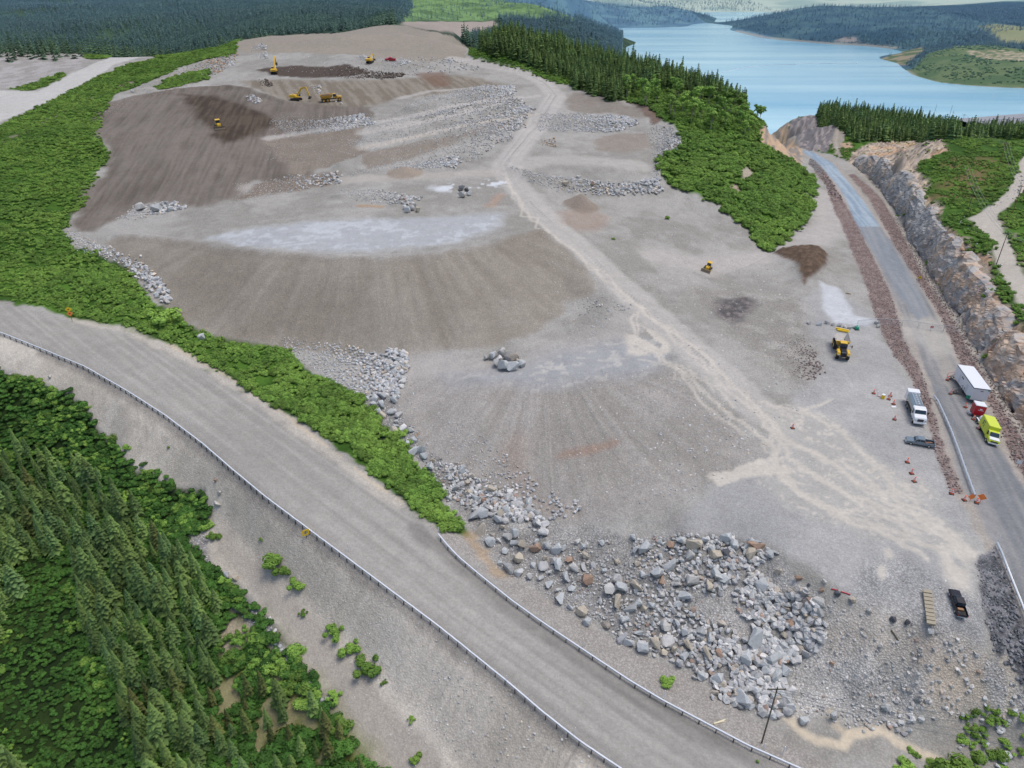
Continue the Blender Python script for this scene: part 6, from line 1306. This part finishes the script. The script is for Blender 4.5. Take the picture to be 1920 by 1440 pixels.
excavator('yellow excavator reaching down to load the dump truck on the upper slope', (556,188), math.atan2(-2, 8), ((.8, -.3, 1.9), (3.4, -.3, 5.2), (5.6, -.3, 5.6), (7.0, -.3, 1.9)), 1.05)
excavator('yellow excavator seen from behind with its boom raised at the dug strip', (515,138), R(98), ((.8, -.3, 1.9), (3.6, -.3, 5.6), (6.4, -.3, 7.4), (7.6, -.3, 4.2)), 1.05)
excavator('farthest excavator, seen from behind beside the red pickup', (694,118), R(80), ((.8, -.3, 1.9), (3.2, -.3, 4.0), (5.2, -.3, 3.6), (6.0, -.3, 1.4)), 1.0)

# ---- bulldozers
def dozer(label, c, rear, front, s=1.0, Y=Y_, small=False):
    t = put('bulldozer', label, 'bulldozer', c, rear, front, s=s)
    for sy in (-1, 1): pt_(G().prism([(-1.9, .5), (-1.5, .0), (1.4, .0), (1.8, .5), (1.4, 1.0), (-1.3, 1.0)], sy * 1.05 - .28, sy * 1.05 + .28), 'track', BK, t, .06)
    pt_(G().fr(-.1, 1.9, -.6, .6, .6, 1.75, 0, .1, .05), 'bonnet', Y, t, .08); pt_(G().fr(-1.6, -.1, -.8, .8, .6, 1.6), 'rear_body', Y, t, .08)
    pt_(G().fr(-1.3, .1, -.7, .7, 1.6, 2.75, .08, .12, .06), 'cab', GLS, t, .05); pt_(G().fr(-1.45, .25, -.85, .85, 2.75, 2.92, .05, .05, .05), 'cab_roof', Y, t, .05)
    for sy in (-1, 1): pt_(G().bar((-.4, sy * 1.35, .5), (2.5, sy * 1.35, .45), .16, .25), 'push_arm', Y, t, .02)
    pt_(G().poly([(2.45, -1.7, .0), (2.75, -1.7, .1), (2.5, -1.7, .6), (2.7, -1.7, 1.2), (2.3, -1.7, 1.15), (2.45, 1.7, .0), (2.75, 1.7, .1), (2.5, 1.7, .6), (2.7, 1.7, 1.2), (2.3, 1.7, 1.15)], [(0, 1, 2, 3, 4), (9, 8, 7, 6, 5), (0, 5, 6, 1), (1, 6, 7, 2), (2, 7, 8, 3), (3, 8, 9, 4), (4, 9, 5, 0)]), 'blade', BLADE, t, .01)
    pt_(G().cyl((1.2, .3, 1.7), (1.2, .3, 2.3), .07, 8), 'exhaust', DG, t, 0)
    return t
dozer('yellow bulldozer working down the dark brown cut slope', (411,240), (404,230), (416,250), 1.15)
dozer('small yellow bulldozer with a dusty blade parked on the grey flat by the haul road', (1326,506), (1333,496), (1320,512), .85)

# ------------------------------------------------------------------ guardrails
def guardrail(label, line, gap, side, mat, posts=100, markers=()):
    pts_ = [at(*p) for p in dens(line, 14)]
    L = [0.0]
    for a, b in zip(pts_[:-1], pts_[1:]): L.append(L[-1] + (b - a).length)
    def pos(s):
        k = max(0, min(len(L) - 2, int(np.searchsorted(L, s) - 1))); t_ = (s - L[k]) / max(L[k + 1] - L[k], 1e-6); return pts_[k].lerp(pts_[k + 1], t_)
    base = pts_[0]; t = thing('guardrail', label, 'guardrail', base)
    n = int(L[-1] / 1.0); g = G(); prof = [(0, .5), (.09, .54), (.02, .62), (.02, .68), (.09, .76), (0, .82), (-.06, .82), (-.06, .5)]
    ring = []
    for k in range(n + 1):
        p = pos(k * L[-1] / n); q = pos(min(L[-1], k * L[-1] / n + .5)); r0 = pos(max(0, k * L[-1] / n - .5)); d = (q - r0).normalized(); nn = Vector((-d.y, d.x, 0)).normalized() * side
        z = float(zat(p.x, p.y)); ring.append([Vector((p.x, p.y, z)) + nn * a * 1.6 + Vector((0, 0, b)) - base for a, b in prof])
    V = [v for rg in ring for v in rg]; F = []
    for k in range(n):
        for j in range(8): F.append((k * 8 + j, k * 8 + (j + 1) % 8, (k + 1) * 8 + (j + 1) % 8, (k + 1) * 8 + j))
    pt_(g.poly(V, F), 'rail', mat, t, 0)
    gap = max(gap, L[-1] / posts); pm = G().box((0, 0, .25), (.13, .13, .95)).mesh('post', DG, .01); bm_ = G().box((0, 0, .62), (.24, .24, .3)).mesh('post', DG, .01)
    s = gap / 2
    while s < L[-1]:
        p = pos(s); q = pos(min(s + .5, L[-1])); d = (q - p).normalized() if (q - p).length > 0 else Vector((1, 0, 0)); nn = Vector((-d.y, d.x, 0)).normalized() * -side
        o = part('post', pm, t, (p.x + nn.x * .2 - base.x, p.y + nn.y * .2 - base.y, float(zat(p.x, p.y)) - base.z)); s += gap
    mm = G().box((0, 0, .9), (.09, .09, 1.8)).mesh('marker_post', WH, .01)
    for mx, my in markers:
        p = at(mx, my); part('marker_post', mm, t, p - base)
    return t
M_RAILW = paintm('pale_rail', (222, 226, 232), .4, .1, .06)
guardrail('long galvanised guardrail with dark posts along the bank side of the lower gravel road', [(-60,607),(0,627),(80,659),(160,692),(240,738),(310,783),(380,836),(440,888),(500,938),(560,983),(640,1043),(700,1088),(760,1133),(820,1178),(880,1226),(950,1283),(1020,1343),(1090,1398),(1150,1438),(1200,1472)], 1.9, 1, M_RAILW, 100, [(78,651),(197,702),(307,762),(357,798),(654,1034),(950,1282),(1078,1380)])
guardrail('pale guardrail along the rock spill side of the lower gravel road', [(822,1007),(840,1029),(860,1050),(900,1084),(960,1132),(1010,1168),(1060,1202),(1120,1242),(1180,1282),(1240,1318),(1300,1350),(1400,1403),(1490,1443),(1540,1465)], 2.4, 1, M_RAILW, 100, [(823,1003),(893,1070),(1093,1213),(1245,1310),(1430,1410)])
guardrail('guardrail beside the paved road opposite the lime truck', [(1750,747),(1757,756),(1770,785),(1783,815),(1796,850),(1808,885),(1818,912),(1826,934)], 2.0, -1, STL, 60, [(1752,745),(1782,803)])
guardrail('lower guardrail beside the paved road above the dark riprap', [(1867,1023),(1875,1040),(1888,1075),(1902,1110),(1918,1150),(1932,1190),(1950,1235)], 2.0, -1, STL, 60, [(1869,1021)])

# ------------------------------------------------------------------ signs, drums, cones
def drum(px, py, label, group=None, h=1.05, k=1.0):
    t = thing('traffic_drum', label, 'traffic cone', at(px, py), px, group, k)
    pt_(G().box((0, 0, .05), (.75, .75, .1)), 'base', BK, t, .01); pt_(G().cyl((0, 0, .1), (0, 0, h), .26, 14, .12), 'cone', ORG, t, 0)
    for z, r_ in ((.45, .215), (.75, .175)): pt_(G().cyl((0, 0, z), (0, 0, z + .13), r_ + .012, 14, r_ - .01), 'band', WH, t, 0)
for a in [(1638,738,'small red cone at the far left end of the cone line by the tanker'),(1669,743,'upper cone of the touching pair left of the tanker'),(1666,749,'lower cone of the touching pair left of the tanker'),(1675,758,'orange cone standing on the white board left of the tanker'),(1677,787,'orange cone level with the middle of the tanker'),(1701,867,'orange cone alone below the grey pickup'),(1709,888,'upper cone of the pair at the edge of the sediment fan'),(1714,903,'lower cone of the pair at the edge of the sediment fan'),
    (1776,713,'red cone at the upper steps of the white trailer'),(1782,739,'red cone at the lower steps of the white trailer'),(1810,764,'orange cone in front of the white trailer'),(1825,787,'orange cone beside the red cabin'),(1834,804,'orange cone at the rear wheel of the lime truck'),(1808,938,'striped cone left of the lower end of the guardrail'),(1831,943,'striped cone at the lower end of the guardrail'),(1486,803,'small orange cone alone on the sediment fan'),(1784,926,'red cone fallen at the end of the riprap')]: drum(*a)
def sign(px, py, label, mat, w_=.75, post=1.4, diamond=True, sym=True, pole=DG, turn=0, back=False, thick=.03, cat='sign'):
    p = at(px, py); a = math.atan2(-p.y, -p.x) + turn
    t = thing('road_sign', label, cat, p, a)
    pt_(G().cyl((0, 0, 0), (0, 0, post + w_ * .7), .04, 8), 'post', pole, t, 0)
    M = Matrix.Rotation(R(45) if diamond else 0, 3, 'X')
    g = G(); V = [M @ Vector((.05 + d, y * w_ / 2, z * w_ / 2)) + Vector((0, 0, post + w_ * .7)) for d in (0, thick) for y, z in ((-1, -1), (1, -1), (1, 1), (-1, 1))]
    g.poly(V, [(0, 1, 2, 3), (7, 6, 5, 4), (0, 4, 5, 1), (1, 5, 6, 2), (2, 6, 7, 3), (3, 7, 4, 0)]); pf = pt_(g, 'sign_face', mat, t, 0)
    if sym: part('symbol', G().box((.1, 0, post + w_ * .7), (.02, w_ * .22, w_ * .5)).mesh('symbol', BK, 0), pf)
    return t
def framesign(px, py, label, w_=1.5):
    p = at(px, py); a = math.atan2(-p.y, -p.x); t = thing('road_sign', label, 'sign', p, a + .25)
    g = G()
    for s_ in (-1, 1): g.box((.04, s_ * w_ * .42, 1.3), (.05, .28, w_ * 1.05)); g.box((.04, 0, 1.3 + s_ * w_ * .42), (.05, w_ * .6, .24))
    pt_(g, 'sign_face', SIGNY, t, 0); pt_(G().box((.02, 0, 1.3), (.02, w_ * .55, w_ * .55)), 'symbol', paintm('sign_centre', (188, 170, 120)), t, 0); pt_(G().cyl((0, 0, 0), (0, 0, 1.8), .05, 8), 'post', DG, t, 0)
framesign(575,1009,'square yellow framed sign beside the guardrail seen from its back side', 1.15)
t = thing('road_sign', 'yellow diamond sign over an orange one on a post among the roadside shrubs', 'sign', at(136,603), -1.2)
pt_(G().cyl((0, 0, 0), (0, 0, 3.6), .05, 8), 'post', DG, t, 0)
for z, m_, nm in ((3.3, SIGNY, 'upper_sign'), (2.2, SIGNO, 'lower_sign')):
    g = G(); V = [Matrix.Rotation(R(45), 3, 'X') @ Vector((.06 + d, y * .5, zz * .5)) + Vector((0, 0, z)) for d in (0, .03) for y, zz in ((-1, -1), (1, -1), (1, 1), (-1, 1))]
    g.poly(V, [(0, 1, 2, 3), (7, 6, 5, 4), (0, 4, 5, 1), (1, 5, 6, 2), (2, 6, 7, 3), (3, 7, 4, 0)]); f_ = pt_(g, nm, m_, t, 0); part('symbol', G().box((.11, 0, z), (.02, .3, .3)).mesh('symbol', paintm('sign_symbol', (120, 60, 30)), 0), f_)
sign(1723,527,'yellow diamond sign standing in the riprap right of the paved road', SIGNY, .8, .6)
sign(1908,875,'small white sign at the right edge of the paved road', WH, .8, .5, False, False)
sign(1811,757,'green square sign at the front corner of the white trailer', GRN, .75, 1.2, False, True)
sign(1819,938,'orange sign leaning left of the guardrail end', SIGNO, .9, .2, True, False, ORG, .6); sign(1838,941,'bright orange diamond sign at the lower end of the guardrail', SIGNO, 1.0, .4, True, False, ORG)
t = thing('barrel', 'yellow barrel with a white lid left of the tanker', 'barrel', at(1655,747)); pt_(G().cyl((0, 0, 0), (0, 0, .9), .36, 16), 'body', SIGNY, t, .03); pt_(G().cyl((0, 0, .9), (0, 0, 1.0), .38, 16), 'lid', WH, t, .02)
t = thing('barrier_bar', 'white and red bar lying beside the yellow barrel, bent up at one end', 'barrier', at(1645,743)); a_, b_2 = at(1642,741), at(1653,745); g = G().bar((0, 0, .15), tuple(b_2 - at(1645,743) + Vector((0, 0, .15))), .14); pt_(g, 'bar', paintm('pink_white', (232, 190, 190)), t, 0); pt_(G().bar((0, 0, .1), (0, .2, 1.1), .16), 'upright', WH, t, 0)
o = bpy.data.objects.new('board', G().box((0, 0, .04), (.9, .6, .05)).mesh('board', WH, 0)); COL.objects.link(o); o.location = at(1676,763); o['label'] = 'white board lying in front of an orange cone'; o['category'] = 'board'
t = thing('pump', 'small pale green pump standing at the end of the boulder line', 'pump', at(1606,618)); pt_(G().box((0, 0, .5), (.9, .9, .8)), 'housing', GRN, t, .15); pt_(G().cyl((0, 0, .9), (0, 0, 1.35), .4, 12, .2), 'hood', paintm('mint', (170, 214, 200)), t, .02); pt_(G().box((0, 0, .08), (1.1, 1.1, .12)), 'skid', DG, t, 0)
# yellow beams in the yard
for k, (c_, d_, l_) in enumerate([((1567,617), (1591,622), 'upper yellow steel beam lying in front of the boulder line'), ((1569,620), (1592,624.5), 'lower yellow steel beam lying in front of the boulder line')]):
    a_, b_2 = at(*c_), at(*d_); o = bpy.data.objects.new('steel_beam', G().bar((0, 0, .3), tuple(b_2 - a_ + Vector((0, 0, .3))), .35, .35).mesh('steel_beam', SIGNY, .02)); COL.objects.link(o); o.location = a_; o['label'] = l_; o['category'] = 'beam'
# timber mats
tm = put('timber_mat', 'stack of pale timber mats on the gravel left of the black pickup', 'timber stack', (1741,1140), (1743,1163), (1738,1117))
for k in range(9):
    x = -2.5 + k * .62; pt_(G().box((x, 0, .38 if k in (0, 8, 1) else .33), (.52, 1.15, .3)), 'timber', WOOD, tm, .02)
pt_(G().box((0, -.35, .1), (5.6, .25, .2)), 'bearer', WOOD, tm, .02); pt_(G().box((0, .35, .1), (5.6, .25, .2)), 'bearer', WOOD, tm, .02)
for k, (a, b, l_, m_) in enumerate([((1558,1105), (1571,1108), 'left red rod lying on the apron edge', RED), ((1576,1110), (1594,1116), 'right red rod lying on the apron edge', RED), ((772,828), (786,812), 'weathered board lying on the stones at the foot of the lower tip', paintm('old_board', (170, 132, 100))), ((1338,1358), (1360,1350), 'upper pale lath lying beside the right guardrail', paintm('lath', (226, 214, 180))), ((1338,1358), (1358,1353), 'lower pale lath lying beside the right guardrail', paintm('lath', (226, 214, 180))), ((1671,1183), (1684,1202), 'dark stick lying on the gravel face', POLE_M), ((1585,550), (1595,552), 'rusty pipe on the ground above the yard', POLE_O)]):
    A_, B_ = at(*a), at(*b); o = bpy.data.objects.new('rod' if 'rod' in l_ else 'board', G().bar((0, 0, .12), tuple(B_ - A_ + Vector((0, 0, .12))), .16 if 'rod' not in l_ else .12).mesh('board', m_, 0)); COL.objects.link(o); o.location = A_; o['label'] = l_; o['category'] = 'rod' if 'rod' in l_ else 'board'
o = bpy.data.objects.new('marker_stake', G().bar((0, 0, 0), (.15, .1, 1.5), .12).mesh('marker_stake', WH, 0)); COL.objects.link(o); o.location = at(1467,1414); o['label'] = 'white stake standing right of the utility pole'; o['category'] = 'stake'
# yellow pipe bundle on the upper road
t = thing('pipe_stack', 'long stack of yellow pipes beside the upper gravel road, in front of the dark forest', 'pipe stack', at(286,104)); dx = (at(300,103) - at(272,105))
L_ = dx.length; t.rotation_euler = (0, 0, math.atan2(dx.y, dx.x))
for k, (x0_, x1_, y_, z_) in enumerate([(-.5, .1, -.8, .5), (-.5, .45, 0, .5), (-.2, .5, .8, .5), (-.25, .25, -.4, 1.2), (-.1, .5, .4, 1.2), (-.05, .4, 0, 1.9)]): pt_(G().cyl((x0_ * L_, y_, z_), (x1_ * L_, y_, z_), .45, 10), 'pipe', SIGNY, t, 0)
pt_(G().box((2, 0, 2.9), (.9, .6, .8)), 'white_cap', WH, t, .1)

# ------------------------------------------------------------------ fence across the yard and the road
fm = bpy.data.materials.new('chain_link'); nt = nodes_of(fm); b = out_bsdf(nt, in_Roughness=.5); b.inputs['Base Color'].default_value = (.5, .52, .54, 1); b.inputs['Alpha'].default_value = .16
FENCE = [(1520,607),(1545,607),(1580,611),(1606,613),(1645,607),(1700,611),(1722,613)]
def fence(label, line, h, name='fence'):
    P0 = at(*line[0]); t = thing(name, label, 'fence' if name == 'fence' else 'gate', P0); V = []; F = []; q = [at(*p) - P0 for p in dens(line, 22)]
    for p in q: V += [tuple(p), (p.x, p.y, p.z + h)]
    for k in range(len(q) - 1): F.append((2 * k, 2 * k + 2, 2 * k + 3, 2 * k + 1))
    pt_(G().poly(V, F), 'fence_mesh', fm, t, 0)
    for a, b2 in zip(q[:-1], q[1:]): pt_(G().bar(a + Vector((0, 0, h)), b2 + Vector((0, 0, h)), .07), 'top_rail', STL, t, 0)
    for p in q[::1]: pt_(G().cyl((p.x, p.y, p.z), (p.x, p.y, p.z + h), .05, 6), 'post', STL, t, 0)
    return t
fence('chain link fence running over the boulder line to the paved road', [(1606,613),(1645,609),(1690,612),(1720,615)], 1.8)
gt = fence('chain link gate with a red and white board across the paved road', [(1722,616),(1745,620),(1768,622)], 1.8, 'gate')
pt_(G().box(tuple(at(1745,620) - at(1722,616) + Vector((0, -.1, 1.1))), (.9, .04, .35)), 'board', RED, gt, 0); pt_(G().box(tuple(at(1745,620) - at(1722,616) + Vector((0, -.1, .8))), (.9, .04, .3)), 'board', WH, gt, 0)
fence('chain link fence from the gate across the riprap to the rock face', [(1768,622),(1795,627),(1822,634)], 1.8)

# ------------------------------------------------------------------ poles and wires
def pole(px, py, ty, label, group=None, arm=True, mat=POLE_M, r=.16):
    p = at(px, py)
    lo, hi = 1.0, 40.0
    for _ in range(30):
        h = (lo + hi) / 2; z = CAMZ - (p.z + h); d = p.y * CP + z * SP; y_ = 720 + FPX * (-p.y * SP + z * CP) / d
        if y_ > ty: lo = h
        else: hi = h
    t = thing('utility_pole', label, 'utility pole', p, 0, group); pt_(G().cyl((0, 0, -.3), (0, 0, h), r, 8, r * .65), 'pole_shaft', mat, t, 0)
    if arm: 
        pt_(G().bar((-1.2, .1, h - .6), (1.2, .1, h - .6), .14), 'crossarm', mat, t, 0)
        for sx in (-1.1, 0, 1.1): pt_(G().cyl((sx, .1, h - .55), (sx, .1, h - .25), .07, 6), 'insulator', STL, t, 0)
    return p + Vector((0, 0, h - .4))
PT = {}
for k, (bx, by, ty, l_, g_, arm, m_) in enumerate([(1428,1393,1288,'tall dark utility pole beside the right guardrail',None,True,POLE_M),(1814,397,349,'leaning grey pole with wires at the edge of the plateau track',None,True,POLE_M),(1868,496,434,'dark pole beside the lower bend of the plateau track',None,True,POLE_M),(1897,402,346,'orange brown pole on the far side of the plateau track',None,True,POLE_O),(1869,322,267,'orange brown pole on the plateau at the right, wires running over it',None,True,POLE_O),(1786,322,290,'short thin pole in the middle of the plateau',None,False,POLE_M),
    (1625,251,222,'double pole below the spruce knoll, right one',None,True,POLE_M),(1606,243,224,'double pole below the spruce knoll, left one',None,True,POLE_M),(1576,223,199,'left pole of the pair at the left edge of the knoll wood',None,True,POLE_M),(1593,223,199,'right pole of the pair at the left edge of the knoll wood',None,True,POLE_M),(1554,213,197,'small pole left of the knoll wood',None,True,POLE_M),(1745,237,195,'tall pole rising out of the knoll wood, left one',None,False,POLE_M),(1773,242,197,'tallest pole rising out of the knoll wood',None,False,POLE_M),(1778,244,207,'pole just right of the tallest one in the knoll wood',None,False,POLE_M),(1799,246,214,'pole at the right end of the knoll wood',None,True,POLE_M)]):
    PT[(bx, by)] = pole(bx, by, ty, l_, g_, arm, m_, .12)
for x_ in (1494,1498,1507,1511,1515,1523): pole(x_, 204, 183 + (x_ % 5), 'thin bare pole standing at the lake end of the knoll', 'thin poles at the lake end of the knoll', False, POLE_M, .13)
def wire(a, b, label, sag=1.0, dx=0.0, r=.035, group='overhead wires'):
    a, b = a + Vector((dx, 0, 0)), b + Vector((dx, 0, 0)); n = 14; P_ = [a.lerp(b, k / n) - Vector((0, 0, 4 * sag * (k / n) * (1 - k / n))) for k in range(n + 1)]
    V = []; F = []
    for p in P_: V += [tuple(p + Vector((r, 0, 0)) - a), tuple(p + Vector((-r * .5, 0, r * .87)) - a), tuple(p + Vector((-r * .5, 0, -r * .87)) - a)]
    for k in range(n):
        for j in range(3): F.append((3 * k + j, 3 * k + (j + 1) % 3, 3 * k + 3 + (j + 1) % 3, 3 * k + 3 + j))
    o = bpy.data.objects.new('overhead_wire', mesh_np('overhead_wire', V, F, WIRE)); COL.objects.link(o); o.location = a; o['label'] = label; o['category'] = 'wire'; o['group'] = group
WIRE = paintm('wire', (176, 180, 180), .5, .3, 0)
K = PT
for dx in (-1.1, 0, 1.1):
    wire(K[(1814,397)], K[(1778,244)], 'thin overhead wire over the plateau from the leaning pole to the knoll', 2, dx); wire(K[(1814,397)], K[(1868,496)], 'thin overhead wire between the two poles of the plateau track', 1, dx)
    wire(K[(1869,322)], K[(1799,246)], 'thin overhead wire from the orange pole to the right end of the knoll', 2, dx); wire(K[(1869,322)], K[(1897,402)], 'thin overhead wire between the two orange poles', 1, dx)
    wire(K[(1625,251)], K[(1593,223)], 'thin overhead wire below the spruce knoll', 1, dx); wire(K[(1593,223)], K[(1554,213)], 'thin overhead wire at the left edge of the knoll', .6, dx); wire(K[(1868,496)], K[(1868,496)] + Vector((22, -40, -4)), 'thin overhead wire leaving the picture at the right', 1, dx)
pe = at(2050,1440) + Vector((0, 0, 9))
for k in range(4): wire(K[(1428,1393)] + Vector((0, 0, -.4 * k)), pe + Vector((0, -1.6 * k, -.3 * k)), 'white overhead wire from the utility pole over the bushes at the bottom right', 1.2, 0, .04, 'wires at the bottom right')

# ------------------------------------------------------------------ dam and the boom on the lake
a_, b_2 = P(1800,228,122), P(2150,200,122)
V = []; F = []
for k in range(21):
    t_ = k / 20; x = a_[0] + (b_2[0] - a_[0]) * t_; y = a_[1] + (b_2[1] - a_[1]) * t_
    for dy, z in ((-46, -6), (-9, 8.2), (-8.6, 9), (8.6, 9), (9, 8.2), (40, -4)): V.append((x - dy * .15, y + dy, z))
for k in range(20):
    for j in range(5): F.append((k * 6 + j, k * 6 + 6 + j, k * 6 + 7 + j, k * 6 + 1 + j))
dm = rock_mat('dam_rock', [(0, (150, 152, 156)), (.5, (150, 152, 156))], (1, 1)); dam = bpy.data.objects.new('dam', mesh_np('dam', V, F, dm)); COL.objects.link(dam); dam['label'] = 'low grey rockfill dam at the right shore of the lake'; dam['category'] = 'dam'
def boomline(line, label, r=.5):
    q = [Vector((P(x, y, 130)[0], P(x, y, 130)[1], .25)) for x, y in dens(line, 12)]; rs_ = random.Random(3); g = G()
    for a, b2 in zip(q[:-1], q[1:]): g.bar(a, b2, r * 2 * rs_.uniform(.7, 1.6), .5)
    o = bpy.data.objects.new('floating_boom', g.mesh('floating_boom', paintm('boom_float', (226, 230, 230), .6, 0, 0), 0)); COL.objects.link(o); o['label'] = label; o['category'] = 'boom'
boomline([(1350,137),(1365,134),(1385,129),(1420,124),(1450,122),(1493,121),(1500,120),(1536,118.5)], 'long thin line of floats curving across the lake', .45)
boomline([(1536,118.5),(1570,120),(1606,120)], 'straight end of the float line in the middle of the lake', .35); boomline([(1650,124.5),(1706,124.8)], 'short line of floats by the rocky point', .35)
for (x, y) in ((1536,118.5), (1493,121), (1606,120)):
    p_ = P(x, y, 130); o = bpy.data.objects.new('buoy', G().cyl((0, 0, -.2), (0, 0, 1.6), 1.3, 10, .8).mesh('buoy', WH, .1)); COL.objects.link(o); o.location = (p_[0], p_[1], 0); o['label'] = 'white buoy on the float line across the lake'; o['category'] = 'buoy'; o['group'] = 'buoys on the float line'
